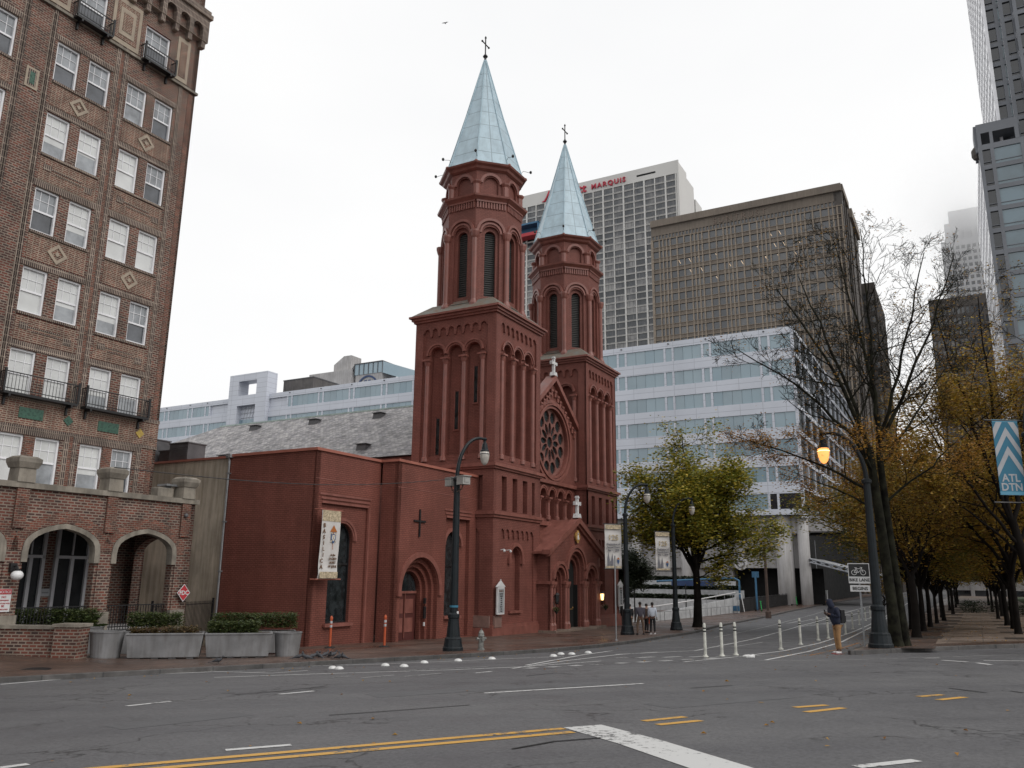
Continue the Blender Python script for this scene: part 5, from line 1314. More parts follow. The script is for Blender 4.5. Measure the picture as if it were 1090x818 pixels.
# ================================================================ STREET FURNITURE
def lamp_post(name_label,x,y,rz,lit=False,arm=1.35,H=8.35,off=.13,cams=0,group='curved-arm street lamps',flip=1,tilt=(0,0)):
    z=gz(x,y)+off; t=thing('street_lamp',name_label,'street lamp',(x,y,z),rz,group); t.rotation_euler=(tilt[0],tilt[1],rz)
    m=MB(); m.lathe([(.40,-.1),(.40,.12),(.37,.16),(.33,.42),(.33,.46),(.27,.52),(.25,.75),(.21,1.1),(.205,1.2),(.23,1.24),(.23,1.36),(.17,1.42)],14); obj('base',m,M['lamp_paint'],t)
    zc=H-1.75; m=MB(); m.lathe([(.165,1.4),(.12,zc),(.17,zc+.02),(.17,zc+.12),(.10,zc+.18)],12); 
    pts=[]; 
    for k in range(13):
        q=k/12*PI*.56; pts.append((arm*1.0*(1-math.cos(q))/(1-math.cos(PI*.56)),0,zc+.15+1.72*math.sin(q)/1.0))
    m.tube(pts,[.085-.03*k/12 for k in range(13)],8); obj('pole',m,M['lamp_paint'],t)
    e=pts[-1]; m=MB(); c=(e[0],e[1])
    m.lathe([(.05,e[2]+.08),(.09,e[2]+.02),(.05,e[2]-.08),(.06,e[2]-.14),(.10,e[2]-.18),(.14,e[2]-.42),(.18,e[2]-.46),(.19,e[2]-.52)],12,c); obj('lamp_cap',m,M['lamp_paint'],t)
    gpr=[(.185,e[2]-.52),(.205,e[2]-.62),(.19,e[2]-.80),(.14,e[2]-.97),(.07,e[2]-1.06),(.02,e[2]-1.08)]
    m=MB(); m.lathe(gpr,14,c); gl_=obj('lamp_glass',m,M['lamp_lit'] if lit else M['lampglass'],t,smooth=True)
    m=MB(); m.lathe([(.197,e[2]-.60),(.212,e[2]-.605),(.212,e[2]-.63),(.197,e[2]-.635)],14,c); obj('lamp_band',m,M['lamp_lit_top'] if lit else M['lamp_paint'],t)
    if cams:
        for s in (-1,1):
            m=MB(); m.tube([(0,0,zc-.35),(0,s*.35,zc-.35),(0,s*.42,zc-.15)],.025,6); m.tube([(-.1,s*.15,zc-.45),(.1,s*.15,zc-.35)],.02,6); bx=obj('camera_bracket',m,M['woodpole'],t)
            m=MB(); m.box(-.18,.18,s*.42-.24,s*.42+.2,zc-.18,zc+.14); m.box(-.2,.2,s*.42-.3,s*.42+.2,zc+.14,zc+.17); m.box(-.1,.1,s*.42-.26,s*.42-.24,zc-.1,zc+.06); obj('security_camera',m,M['camera_box'],t)
        m=MB(); m.lathe([(.172,1.62),(.17,1.7)],12); obj('blue_sticker',m,M['teal'],t); m=MB(); m.box(.02,.1,-.19,-.17,1.38,1.48); obj('white_sticker',m,M['white_sign'],t)
    return t,zc
def camw(x,y): return math.atan2(y,x)      # bearing from the camera position
l1=G(482,693,.13); lamp_post('tall dark street lamp with two security cameras, beside the fire hydrant',l1[0],l1[1],R_(38),cams=1,H=8.3)
l2=G(668,676,.13); l3=G(720,671,.13)
def church_banner(lamp,zt,rz_l,label,x,y,z,rz):
    """cream anniversary banner hung from two rods"""
    t=thing('banner',label,'banner',(x,y,z),rz,'cream anniversary banners on lamps'); T=Fr(0,0,0); W=.98; H=2.55
    m=MB()
    for zz in (0,-H): m.tube([(-W/2-.1,0,zz),(W/2+.2,0,zz)],.025,6)
    obj('rod',m,M['iron'],t)
    m=MB(); n=10; 
    for i in range(n+1):
        zz=-H*i/n; d=.03*math.sin(i*1.3); m.v+=[(-W/2,d,zz),(W/2,d+.02,zz),(W/2,d+.035,zz),(-W/2,d+.015,zz)]
    for i in range(n):
        for k in range(4): a=i*4+k; b=i*4+(k+1)%4; m.f.append((a,a+4,b+4,b)); m.m.append(0)
    obj('cloth',m,M['banner_cream'],t)
    def d(m,s0,s1,z0,z1): m.fbox(T,s0,s1,z0,z1,.045,.049)
    m=MB(); d(m,-W/2+.03,W/2-.03,-.3,-.06); obj('gold_pattern',m,M['banner_gold'],t); m=MB(); d(m,-W/2+.03,W/2-.03,-H+.06,-H+.16); obj('gold_pattern',m,M['banner_gold'],t)
    text('lettering','125',.42,M['banner_gold'],T,0,-.92,.05,t,bold=.01)
    for i,s in enumerate(('Dedication of','Sacred Heart','May 1, 1898')): text('lettering',s,.14,M['inkgrey'],T,0,-1.2-i*.17,.05,t,bold=.003)
    m=MB()
    for c,h in ((-.3,.75),(-.08,.65)):
        m.fbox(T,c-.07,c+.07,-H+.2,-H+.2+h*.5,.052,.055); m.prism(T,[(c-.06,-H+.2+h*.5),(c+.06,-H+.2+h*.5),(c,-H+.25+h)],.052,.055)
    m.fbox(T,-.2,-.1,-H+.2,-H+.45,.0545,.058); obj('tower_drawing',m,M['inkgrey'],t)
    m=MB(); m.prism(T,[(.2,-H+.42),(.27,-H+.25),(.34,-H+.42),(.34,-H+.52),(.2,-H+.52)],.052,.056); obj('shield',m,M['emblem_blue'],t); m=MB(); m.prism(T,[(.18,-H+.54),(.36,-H+.54),(.27,-H+.66)],.052,.056); obj('crest',m,M['emblem_orange'],t)
lamp_post('dark street lamp with a cream banner, nearest the church corner and the standing group',l2[0],l2[1],R_(8)); lamp_post('dark street lamp with a cream banner, just left of the green and yellow tree',l3[0],l3[1],R_(8))
church_banner(None,0,0,'cream 125 banner hung on the lamp at the church corner',l2[0]-.72,l2[1],l2[2]+6.15,R_(8)); church_banner(None,0,0,'cream 125 banner hung on the lamp beside the leafy tree',l3[0]-.72,l3[1],l3[2]+6.25,R_(8))
for (lx,ly,lz) in (l2,l3):
    pass
l4=G(938,690,.13); lamp_post('dark street lamp with a lit orange globe at the right street corner',l4[0],l4[1],R_(158),True,arm=1.35,H=7.3)
l5=S(14,-22,None,.13); lamp_post('further lit street lamp half hidden in the amber leaves',l5[0],l5[1],R_(150),True)
l6=G(1124,692,.13); lamp_post('dark street lamp at the right edge carrying the blue chevron banner',l6[0],l6[1],R_(20),H=8.3)
# blue chevron banner
bx,by=l6[0]-.62,l6[1]+.1; t=thing('banner','blue banner with grey chevrons and the letters ATL DTN at the right edge','banner',(bx,by,l6[2]+7.1),R_(4)); T=Fr(0,0,0); W,H=.86,2.35
m=MB()
for zz in (0,-H-.3): m.tube([(-W/2-.25,0,zz),(W/2+.3,0,zz)],.025,6)
obj('rod',m,M['iron'],t)
m=MB(); m.fbox(T,-W/2,W/2,-H,0,-.01,.01); obj('cloth',m,M['teal'],t)
m=MB(); m.fbox(T,-W/2-.003,W/2+.003,-H-.06,-H+.05,-.015,.015); m.fbox(T,-W/2,W/2,-.05,.03,-.014,.014); obj('hem',m,M['teal_light'],t)
m=MB()
for za in (-.5,-1.12):
    for e in (-1,1):
        q=[(0,za+.28),(0,za),(e*W/2,za-.72),(e*W/2,za-.44)]
        m.prism(T,q if e>0 else q[::-1],.011,.015)
for e in (-1,1):
    q=[(e*.08,-.05),(e*W/2,-.42),(e*W/2,-.70),(e*.0+e*.01,-.10)] ; q=[(e*.10,-.05),(e*.30,-.05),(e*W/2,-.28),(e*W/2,-.62)]
    m.prism(T,q[::-1] if e>0 else q,.011,.015)
obj('chevron',m,M['banner_grey'],t)
text('lettering','ATL',.34,M['banner_grey'],T,-.02,-1.98,.013,t,bold=.008,ext=.003); text('lettering','DTN',.34,M['banner_grey'],T,-.02,-2.27,.013,t,bold=.008,ext=.003)
# basilica banner on the annex corner
bp=S(-12.45,1.9,6.5); t=thing('banner','long cream and gold banner with a vertical title on the red annex','banner',bp,SA); T=Fr(0,0,0); W=1.35; H=3.3
m=MB(); m.tube([(-.85,.3,0),(-.85,0,0),(.8,0,0)],.03,6); m.tube([(-.9,.3,-H),(-.9,0,-H),(.9,0,-H)],.035,6); obj('rod',m,M['cap'],t)
m=MB(); n=16
for i in range(n+1):
    q=i/n; zz=-H*q; d=.0-.10*max(0,(q-.8)/.2)*math.sin((q-.8)/.2*PI) if q>.8 else -.02*math.sin(q*7); x=-.12*max(0,(q-.6)/.4)
    m.v+=[(-W/2+x*.9,d,zz),(W/2+x,d,zz),(W/2+x,d+.012,zz),(-W/2+x*.9,d+.012,zz)]
for i in range(n):
    for k in range(4): a=i*4+k; b=i*4+(k+1)%4; m.f.append((a,a+4,b+4,b)); m.m.append(0)
obj('cloth',m,M['banner_cream'],t)
m=MB(); m.fbox(T,-W/2+.02,W/2-.02,-.55,-.03,.03,.035); obj('gold_pattern',m,M['banner_gold'],t); m=MB(); m.fbox(T,-W/2-.06,W/2-.14,-H+.05,-H+.35,.12,.125); obj('gold_pattern',m,M['banner_gold'],t)
for i,ch in enumerate('BASILICA'): text('lettering',ch,.27,M['ink'],T,-W/2+.16-(.08 if i>5 else 0),-.85-i*.28,.06,t,bold=.006)
for i,s in enumerate(('of the','SACRED','HEART','OF JESUS')): text('lettering',s,.15,M['ink'],T,.2,-2.2-i*.18,.05,t,bold=.002)
m=MB(); m.prism(T,[(-.08,-1.05),(.42,-1.05),(.17,-.72)],.045,.05); m.fbox(T,.155,.185,-1.9,-1.0,.04,.046); obj('canopy_emblem',m,M['emblem_orange'],t)
m=MB(); m.prism(T,[(.0,-1.15),(.0,-1.4),(.17,-1.62),(.34,-1.4),(.34,-1.15)],.047,.052); obj('shield',m,M['emblem_blue'],t); m=MB(); m.prism(T,[(.05,-1.2),(.05,-1.38),(.17,-1.5),(.29,-1.38),(.29,-1.2)],.053,.056); obj('shield_field',m,M['white_sign'],t)
m=MB(); m.tube([T(.0,-1.55,.05),T(.34,-1.1,.06)],.02,5); m.tube([T(.34,-1.55,.05),T(.0,-1.1,.06)],.02,5); obj('crossed_keys',m,M['banner_gold'],t)
# hydrant
h=G(512,692,.13); t=thing('fire_hydrant','silver grey fire hydrant on the brick pavement beside the lamp','fire hydrant',h,R_(30))
m=MB(); m.lathe([(.15,-.03),(.15,.03),(.11,.05),(.10,.48),(.13,.5),(.13,.54),(.115,.56),(.11,.64),(.07,.72),(.03,.74),(.03,.80)],14); obj('barrel',m,M['hydrant'],t)
for a,r,l in ((0,.06,.20),(PI,.06,.20),(-PI/2,.08,.2)):
    m=MB(); d=(math.cos(a),math.sin(a)); m.tube([(d[0]*.08,d[1]*.08,.42),(d[0]*(l-.03),d[1]*(l-.03),.42),(d[0]*(l-.03),d[1]*(l-.03),.42),(d[0]*l,d[1]*l,.42)],[r*.8,r*.8,r,r],8); obj('outlet_cap',m,M['hydrant'],t)
# orange channelizer posts
for i,(px,py) in enumerate(((351,690),(409,689))):
    p=G(px,py,.13); t=thing('delineator_post',['orange post with white bands in front of the tall arched annex window','orange post with white bands left of the recessed annex door'][i],'delineator',p,0,'orange posts on the pavement')
    m=MB(); m.lathe([(.05,.05),(.055,.1),(.05,1.2),(.065,1.22),(.065,1.3),(.03,1.38)],12); obj('post',m,M['orange_plastic'],t)
    for z in (.88,1.05):
        m=MB(); m.lathe([(.058,z),(.058,z+.11)],12); obj('reflective_band',m,M['reflect'],t)
    m=MB(); m.lathe([(.24,-.02),(.24,.03),(.1,.07)],8); obj('base',m,M['rubber'],t)
# white lane posts
bl=[(751,699.7,1.1),(768.7,698.8,1.1),(783.4,697.8,1.1),(831.4,691.8,1),(852.4,686.5,1),(871.2,682.1,1),(881.9,680,1),(900.4,675,1),(907.9,670,1),(915,665.5,1),(921.6,661,1),(926.7,657.9,1),(933,654.5,1),(939.8,651.8,1),(946,648,1)]
proto=None
for i,(px,py,h) in enumerate(bl):
    p=G(px,py); lab='%s white lane post from the left, black bands near its top'%ord_(i)
    if proto is None:
        proto=t=thing('lane_post',lab,'bollard',p,0,'white flexible lane posts'); 
        m=MB(); m.lathe([(.10,-.01),(.10,.03),(.055,.06),(.05,.12),(.05,1.0),(.035,1.06),(.01,1.07)],12); obj('post',m,M['white_plastic'],t,smooth=True)
        for z in (.78,.88): m=MB(); m.lathe([(.053,z),(.053,z+.045)],12); obj('black_band',m,M['rubber'],t)
    else: dup(proto,None,lab,p)
# white lane domes
dm=[(354,712),(361,712.5),(410,709),(430,710),(449.5,699.5),(451.5,706),(487.5,704),(523.5,702),(589,699),(597,697),(608.5,697),(626,695.5)]
proto=None
for i,(px,py) in enumerate(dm):
    p=G(px,py); lab='%s white half-dome lane marker counted from the left'%ord_(i)
    if proto is None:
        m=MB(); m.ball((0,0,0),.14,14,8,(1,1,.6)); proto=obj('lane_dome',m,M['dome'],None,smooth=True); proto.location=p; setp(proto,lab,'lane marker','white dome markers on the road')
    else: dup(proto,None,lab,p)
p=G(797,700.5); m=MB(); m.ball((0,0,.04),.13,9,5,(1.6,1,.5)); m.ball((.14,.02,.05),.07,7,4); o=obj('litter',m,M['dome']); o.location=p; setp(o,'crumpled white bag lying on the road by the lane posts','litter')
# bike lane sign
p=G(921,693,.0); rzs=R_(-14); t=thing('bike_lane_sign','black and white BIKE LANE BEGINS sign on a grey steel post','sign',p,rzs); T=Fr(0,0,0)
m=MB(); m.box(-.03,.03,-.02,.02,-.1,2.85); obj('post',m,M['galv'],t)
m=MB(); m.prism(T,rect(-.36,.36,2.28,2.98),.03,.045); obj('upper_plate',m,M['white_sign'],t,bevel=.003); m=MB(); m.prism(T,rect(-.335,.335,2.52,2.955),.046,.050); up=obj('black_panel',m,M['black_sign'],t)
m=MB(); m.ring(T,-.16,2.66,.075,.092,.051,.056,0,2*PI,18); m.ring(T,.14,2.66,.075,.092,.051,.056,0,2*PI,18)
for a,b in (((-.16,2.66),(-.02,2.66)),((-.02,2.66),(.10,2.79)),((.10,2.79),(-.09,2.79)),((-.09,2.79),(-.16,2.66)),((-.02,2.66),(-.10,2.82)),((.14,2.66),(.09,2.83)),((.04,2.84),(.12,2.83)),((-.14,2.82),(-.06,2.82))): m.tube([T(a[0],a[1],.055),T(b[0],b[1],.055)],.009,4)
obj('bicycle_symbol',m,M['white_sign'],up)
text('lettering','BIKE LANE',.145,M['black_sign'],T,0,2.355,.047,t,bold=.004,ext=.003)
m=MB(); m.prism(T,rect(-.33,.33,2.0,2.22),.03,.045); obj('lower_plate',m,M['white_sign'],t,bevel=.003); text('lettering','BEGINS',.155,M['black_sign'],T,0,2.055,.047,t,bold=.004,ext=.003)
# thin poles
for (px,py,h,lab,mt,r) in ((656,682,3.9,'thin grey sign post with its plate edge-on at the church kerb','galv',.035),(731,657,3.2,'thin dark post behind the leafy tree trunk','iron',.05),(676,663,3.6,'dark post by the iron gate behind the standing group','iron',.06)):
    p=G(px,py,.13); t=thing('post',lab,'post',p,0); m=MB(); m.lathe([(r,-.1),(r,h),(r*.4,h+.03)],8); obj('shaft',m,M[mt],t)
    m=MB(); m.lathe([(r*2.2,-.02),(r*2.2,.03),(r,.05)],10); obj('foot',m,M[mt],t)
p=G(818,657,.13); t=thing('utility_pole','slim brown utility pole on the far pavement by the scooters','pole',p,0); m=MB(); m.lathe([(.3,-.1),(.28,.5),(.15,.6),(.13,6.4),(.1,6.5)],10); obj('shaft',m,M['woodpole'],t); m=MB(); m.tube([(0,0,6.3),(-1.2,-.3,6.5)],.04,6); m.ball((-1.3,-.3,6.45),.14,8,5,(1.5,1,.5)); obj('arm',m,M['woodpole'],t)
p=G(871,641.5,.13); t=thing('lamp_column','pale grey slim column near the white canopy','pole',p,0); m=MB(); m.lathe([(.45,-.1),(.4,.6),(.2,.7),(.17,9.5),(.1,9.6)],10); obj('shaft',m,M['truss'],t)
t=thing('service_cabinet','pale grey street cabinet under the canopy','cabinet',S(100,-3.8,None,.13),SA); m=MB(); m.box(-.6,.6,-.4,.4,0,1.7); m.box(-.65,.65,-.45,.45,1.7,1.78); m.box(-.62,-.6,-.3,.3,.2,1.5); obj('case',m,M['fence_white'],t)
# ramp wall, rails, black fence, terraced hedges in front of the office building
rw_=thing('ramp_wall','low white slatted ramp wall with handrails in front of the office building','wall',(0,0,0))
m=MB(); pts=[S(24.5,2.5),S(30,0.3),S(40,-.6),S(53,-1.2)]
pts=[(p[0],p[1]) for p in pts]; rp=resample(pts,1.0)
hh=lambda i: .55+1.15*i/len(rp)
for i in range(len(rp)-1):
    (x0,y0),(x1,y1)=rp[i],rp[i+1]; z0=gz(x0,y0)+.1; z1=gz(x1,y1)+.1; a=hh(i); b=hh(i+1)
    m.add([(x0,y0,z0),(x1,y1,z1),(x1,y1,z1+b),(x0,y0,z0+a),(x0-.1,y0+.2,z0),(x1-.1,y1+.2,z1),(x1-.1,y1+.2,z1+b),(x0-.1,y0+.2,z0+a)],[(0,1,2,3),(7,6,5,4),(3,2,6,7)])
obj('panel',m,M['fence_white'],rw_)
m=MB(); m.tube([(p[0],p[1]-.05,gz(*p)+.12+hh(i)+.55) for i,p in enumerate(rp)],.06,6); obj('handrail',m,M['white_sign'],rw_)
m=MB(); m.tube([(p[0]+.3,p[1]-.5,gz(*p)+.95) for i,p in enumerate(rp)],.03,5); 
for i in range(0,len(rp),3): x,y=rp[i]; m.tube([(x+.3,y-.5,gz(x,y)),(x+.3,y-.5,gz(x,y)+.97)],.03,5); m.tube([(x,y,gz(x,y)),(x,y,gz(x,y)+.1+hh(i)+.55)],.03,5)
obj('front_rail',m,M['galv'],rw_)
t=thing('terrace_wall','white terrace wall stepped behind the ramp under the office building','wall',SITE,SA); 
m=MB(); m.box(62,62.3,0,30,-2,2.0); m.box(66,66.3,2,40,-2,3.1); m.box(58,58.3,0,28,-2,.9); m.box(58,79,-.3,0,-2,.9); obj('panel',m,M['fence_white'],t)
rng=random.Random(9)
for i,(a,z,b0,b1) in enumerate(((58.8,.9,.5,27),(62.8,2.0,.5,29),(66.8,3.1,2,38))):
    t=thing('hedge',['lowest strip hedge on the white terrace','middle strip hedge on the white terrace','top strip hedge on the white terrace'][i],'hedge',S(a,0,z),SA); m=MB(); m2=MB()
    hedge(m,-.4,.4,b0,b1,0,.55,3200,.15,rng)
    for k in range(30): b=b0+(b1-b0)*(k+.5)/30; m2.box(-.02,.02,b-.02,b+.02,-.1,.4)
    obj('foliage',m,M['leaf_dark'],t); obj('stems',m2,M['bark'],t)
t=thing('screen_fence','black cloth covered fence along the far pavement with scooters in front','fence',(0,0,0)); m=MB(); m2=MB()
rp=resample([S(53.5,-1.6)[:2],S(75,-1.7)[:2],S(98,-1.6)[:2]],2.2)
for i in range(len(rp)-1):
    (x0,y0),(x1,y1)=rp[i],rp[i+1]; z0=gz(x0,y0)+.13; z1=gz(x1,y1)+.13
    m.add([(x0,y0,z0),(x1,y1,z1),(x1,y1,z1+1.45),(x0,y0,z0+1.45),(x0-.05,y0+.08,z0),(x1-.05,y1+.08,z1),(x1-.05,y1+.08,z1+1.45),(x0-.05,y0+.08,z0+1.45)],[(0,1,2,3),(7,6,5,4),(3,2,6,7)])
    m2.tube([(x0,y0,z0-.1),(x0,y0,z0+1.65)],.04,6)
m2.tube([(p[0],p[1],gz(*p)+1.66) for p in rp],.035,6)
obj('cloth',m,M['black_cloth'],t); obj('frame',m2,M['iron'],t)
t=thing('parking_gantry','blue tubular gantry with a round sign at the garage entrance','gantry',S(60,4.5,None,.1),SA); m=MB(); m.tube([(0,-4.5,0),(0,-4.5,3.6),(0,-3.9,3.9),(0,6,3.4)],.12,8); m.tube([(0,-6.5,0),(0,-6.5,4.6)],.12,8); m.box(-.1,.1,-6.9,-6.1,4.0,4.7); obj('frame',m,M['canopy_blue'],t)
m=MB(); m.box(-.2,-.1,-1.5,4,2.9,3.5); obj('height_board',m,M['blue_logo'],t); m=MB(); m.ring(Fr(-.2,0,-PI/2),4.9,5.6,0.02,.75,0,.1,0,2*PI,20); obj('round_sign',m,M['white_sign'],t)
m=MB(); m.ring(Fr(-.32,0,-PI/2),4.9,5.6,.35,.5,0,.05,0,2*PI,20); obj('sign_ring',m,M['inkgrey'],t)
t=thing('parking_gantry','white and blue bicycle pump stand at the start of the black fence','stand',S(52,-1.5,None,.13),SA); 
m=MB(); m.box(-.15,.15,-.3,.3,0,.6); m.tube([(0,0,.5),(0,0,2.0),(0,-.6,2.1)],.05,6); m.tube([(0,-.9,.1),(0,-.6,2.1)],.05,6); obj('frame',m,M['white_sign'],t); t.name='bicycle_stand'
m=MB(); m.box(-.2,.2,-.32,.32,.2,.75); obj('box',m,M['canopy_blue'],t)
def scooter(px,py,label):
    p=G(px,py,.13); t=thing('kick_scooter',label,'scooter',p,R_(-60),'green rental scooters by the black fence')
    m=MB(); m.box(-.45,.35,-.08,.08,.12,.17); obj('deck',m,M['iron'],t)
    m=MB(); m.tube([(.42,0,.1),(.30,0,1.15)],.045,8); m.tube([(.30,-.22,1.15),(.30,.22,1.15)],.02,6); obj('stem',m,M['green_plastic'],t)
    for x in (-.5,.42):
        m=MB(); m.tube([(x,-.03,.11),(x,.03,.11)],.11,14); obj('wheel',m,M['rubber'],t)
scooter(808,651,'bright green scooter standing left of the brown pole'); scooter(846,645,'bright green scooter standing right of the brown pole')
p=S(24,-1.2,None,.13); t=thing('traffic_cone','orange traffic cone standing behind the group by the ramp','traffic cone',p); m=MB(); m.lathe([(.17,.03),(.15,.1),(.03,.72),(.01,.73)],14); obj('cone',m,M['orange_plastic'],t); m=MB(); m.box(-.2,.2,-.2,.2,-.02,.04); obj('base',m,M['orange_plastic'],t)
ironfence('tall black iron gate at the far end of the church behind the group',S(21.5,.2)[:2],S(23.5,6)[:2],2.6)
# overhead wire
m=MB(); a=Vector(S(-30,-6.0,0)); a.z=OZ+6.1; b=Vector((l1[0],l1[1],l1[2]+6.65)); pts=[]
for k in range(21): q=k/20; v=a.lerp(b,q); v.z-=.35*math.sin(PI*q); pts.append(v)
m.tube(pts,.012,4); o=obj('overhead_wire',m,M['wire']); setp(o,'thin overhead wire running from the left to the camera lamp','wire')
# wreaths of greenery beside the porch
for i,a in enumerate((6.05,14.3)):
    t=thing('hanging_plant',['small hanging plant with red flowers left of the church porch arches','trailing green hanging plant at the right end of the church porch'][i],'plant',S(a,-1.35,1.35),SA); m=MB(); leaves(m,[(rng.uniform(-.15,.15),rng.uniform(-.12,.12),rng.uniform(-.12,.12)) for _ in range(60)],4,.05,.05,rng); obj('foliage',m,M['leaf_hedge'],t); m=MB(); m.lathe([(.05,-.28),(.14,-.05),(.16,-.02)],8); m.tube([(0,0,0),(0,.3,.5)],.01,4); obj('basket',m,M['iron'],t)
# pigeons
def pigeon_mesh():
    m=MB(); n=10
    prof=[(-.19,.02,.012),(-.12,.035,.04),(-.03,.065,.068),(.05,.065,.07),(.10,.045,.10),(.125,.028,.145)]
    base=0
    for x,r,z in prof:
        for k in range(n): t=2*PI*k/n; m.v.append((x,r*math.cos(t),z+.02+r*.9*math.sin(t)))
    for i in range(len(prof)-1):
        for k in range(n): k2=(k+1)%n; m.f.append((i*n+k,i*n+k2,(i+1)*n+k2,(i+1)*n+k)); m.m.append(0)
    m.ball((.14,0,.19),.03,8,5); m.tube([(.165,0,.187),(.19,0,.18)],[.009,.002],4); m.hexa([(-.3,-.03,.01),(-.18,-.03,.02),(-.18,.03,.02),(-.3,.03,.01)],[(-.3,-.03,.02),(-.18,-.03,.045),(-.18,.03,.045),(-.3,.03,.02)])
    for e in (-1,1): m.tube([(.01,e*.025,.05),(.02,e*.025,-.02)],.005,4)
    return m
pp=None; rng=random.Random(21)
pg=[(232,706)]+[(318+i*4.6+rng.uniform(-1,1),701.5+rng.uniform(-2.2,1.6)) for i in range(11)]
for i,(px,py) in enumerate(pg):
    p=G(px,py,.13); lab='lone dark pigeon on the brick pavement near the trough planters' if i==0 else '%s pigeon from the left in the flock by the kerb'%ord_(i-1)
    if pp is None: pp=obj('pigeon',pigeon_mesh(),M['pigeon'],None,smooth=True); pp.location=p; pp.scale=(1.05,)*3; setp(pp,lab,'pigeon','pigeons on the pavement')
    else: dup(pp,None,lab,p,rz=rng.uniform(0,6.28),scale=1.05)
m=MB(); m.tube([(-.3,0,0),(-.1,0,.03),(.15,0,.02),(.3,0,.04)],[.03,.09,.08,.03],6)
for e in (-1,1): m.add([(-.1,0,.05),(.12,0,.05),(.05,e*.45,.22),(-.02,e*.85,.12),(-.12,e*.4,.16)],[(0,1,2,3,4)])
o=obj('bird',m,M['pigeon']); o.scale=(.4,)*3; o.location=S(2.5,6.5,45.4); o.rotation_euler=(.2,0,1.0); setp(o,'small dark bird flying in the pale sky above the nearer spire','bird')
# fallen leaves
rng=random.Random(2); m=MB()
def fl(x,y,off):
    z=gz(x,y)+off+.012; s=rng.uniform(.025,.055); a=rng.uniform(0,6.28); c,sn=math.cos(a)*s,math.sin(a)*s; k=rng.uniform(0,.03)
    m.add([(x-c,y-sn,z),(x+sn*.6,y-c*.6,z+k),(x+c,y+sn,z),(x-sn*.6,y+c*.6,z+k)],[(0,1,2,3)])
for _ in range(70): fl(rng.uniform(-8,12),rng.uniform(9,28),0)
for _ in range(1400):
    a=rng.uniform(-13.5,60); b=rng.uniform(-33,-21.6); x,y,_z=S(a,b); 
    if y>fk(x)+.2: fl(x,y,.135)
for _ in range(500): a=rng.uniform(-16,30); b=rng.uniform(-21.4,-18.9); x,y,_z=S(a,b); fl(x,y,0)
for _ in range(260): i=rng.randrange(20,len(kl)-40); x,y=kl[i]; fl(x+rng.uniform(-.1,.9),y+rng.uniform(-1.4,.1),0 if rng.random()<.7 else .0)
o=obj('fallen_leaves',m,M['leaf_rust']); o['kind']='stuff'

# ================================================================ TREES
def bez(p,q,r_,n):
    out=[]
    for i in range(n+1):
        t=i/n; out.append(p*(1-t)**2+q*2*t*(1-t)+r_*t*t)
    return out
def branch(mb,p,d,L,r,lv,rng,tips,cfg):
    n=5 if lv<=1 else (4 if lv==2 else 3); pts=[p.copy()]; rad=[r]; dd=d.copy()
    for i in range(n):
        dd=(dd+Vector((rng.gauss(0,1),rng.gauss(0,1),rng.gauss(0,.8)))*cfg['wob']+Vector((0,0,cfg['up'][min(lv,3)]))).normalized()
        pts.append(pts[-1]+dd*(L/n)); rad.append(max(cfg['rmin'],r*(1-.72*(i+1)/n)))
    mb.tube(pts,rad,(6,5,4,3,3)[min(lv,4)],cap=False)
    if lv>=cfg['max']: tips.append(pts[-1]); tips.append(pts[-2]); return
    k=cfg['n'][lv]
    for j in range(k):
        t=(.22+.78*(j+rng.random())/k)*n; i=min(int(t),n-1); q=pts[i].lerp(pts[i+1],t-i); ax=(pts[i+1]-pts[i]).normalized()
        pv=ax.cross(Vector((rng.gauss(0,1),rng.gauss(0,1),rng.gauss(0,1)))).normalized()
        an=R_(rng.uniform(*cfg['ang'])); nd=ax*math.cos(an)+pv*math.sin(an)
        branch(mb,q,nd,L*rng.uniform(.45,.72)*(1-.35*t/n),max(cfg['rmin'],rad[i]*.55),lv+1,rng,tips,cfg)
def make_tree(name,label,cat,loc,stems,trunk,seed,cfg,leafm,leafn,leafs,spread,bark='bark',group=None,leaffilter=None,leafpts=None):
    """trunk: list of (path, radii); stems: (start, control, end, r0, nchild)"""
    rng=random.Random(seed); t=thing(name,label,cat,loc,0,group); m=MB(); tips=[]
    for path,rad in trunk: m.tube(path,rad,12,cap=False)
    for (a,b,c,r0,nc) in stems:
        pts=bez(Vector(a),Vector(b),Vector(c),10); pts=[p+Vector((rng.gauss(0,.05),rng.gauss(0,.05),0))*(1 if 0<i<10 else 0) for i,p in enumerate(pts)]
        rad=[max(cfg['rmin'],r0*(1-.8*i/10)) for i in range(11)]; m.tube(pts,rad,8,cap=False)
        L=(Vector(c)-Vector(a)).length
        for j in range(nc):
            tt=(.18+.82*(j+rng.random()*.8)/nc)*10; i=min(int(tt),9); q=pts[i].lerp(pts[i+1],min(1,tt-i)); ax=(pts[i+1]-pts[i]).normalized()
            pv=ax.cross(Vector((rng.gauss(0,1),rng.gauss(0,1),rng.gauss(0,.6)))).normalized(); an=R_(rng.uniform(*cfg['ang']))
            branch(m,q,ax*math.cos(an)+pv*math.sin(an),L*rng.uniform(.28,.42)*(1.1-.5*tt/10),rad[i]*.5,1,rng,tips,cfg)
    tr=obj('trunk',m,M[bark],t,smooth=True)
    if leafm:
        lm=MB(); tp=[p for p in tips if (leaffilter is None or leaffilter(p,rng))]
        leaves(lm,tp+(leafpts or []),leafn,spread,leafs,rng); obj('crown',lm,M[leafm],t)
    return t
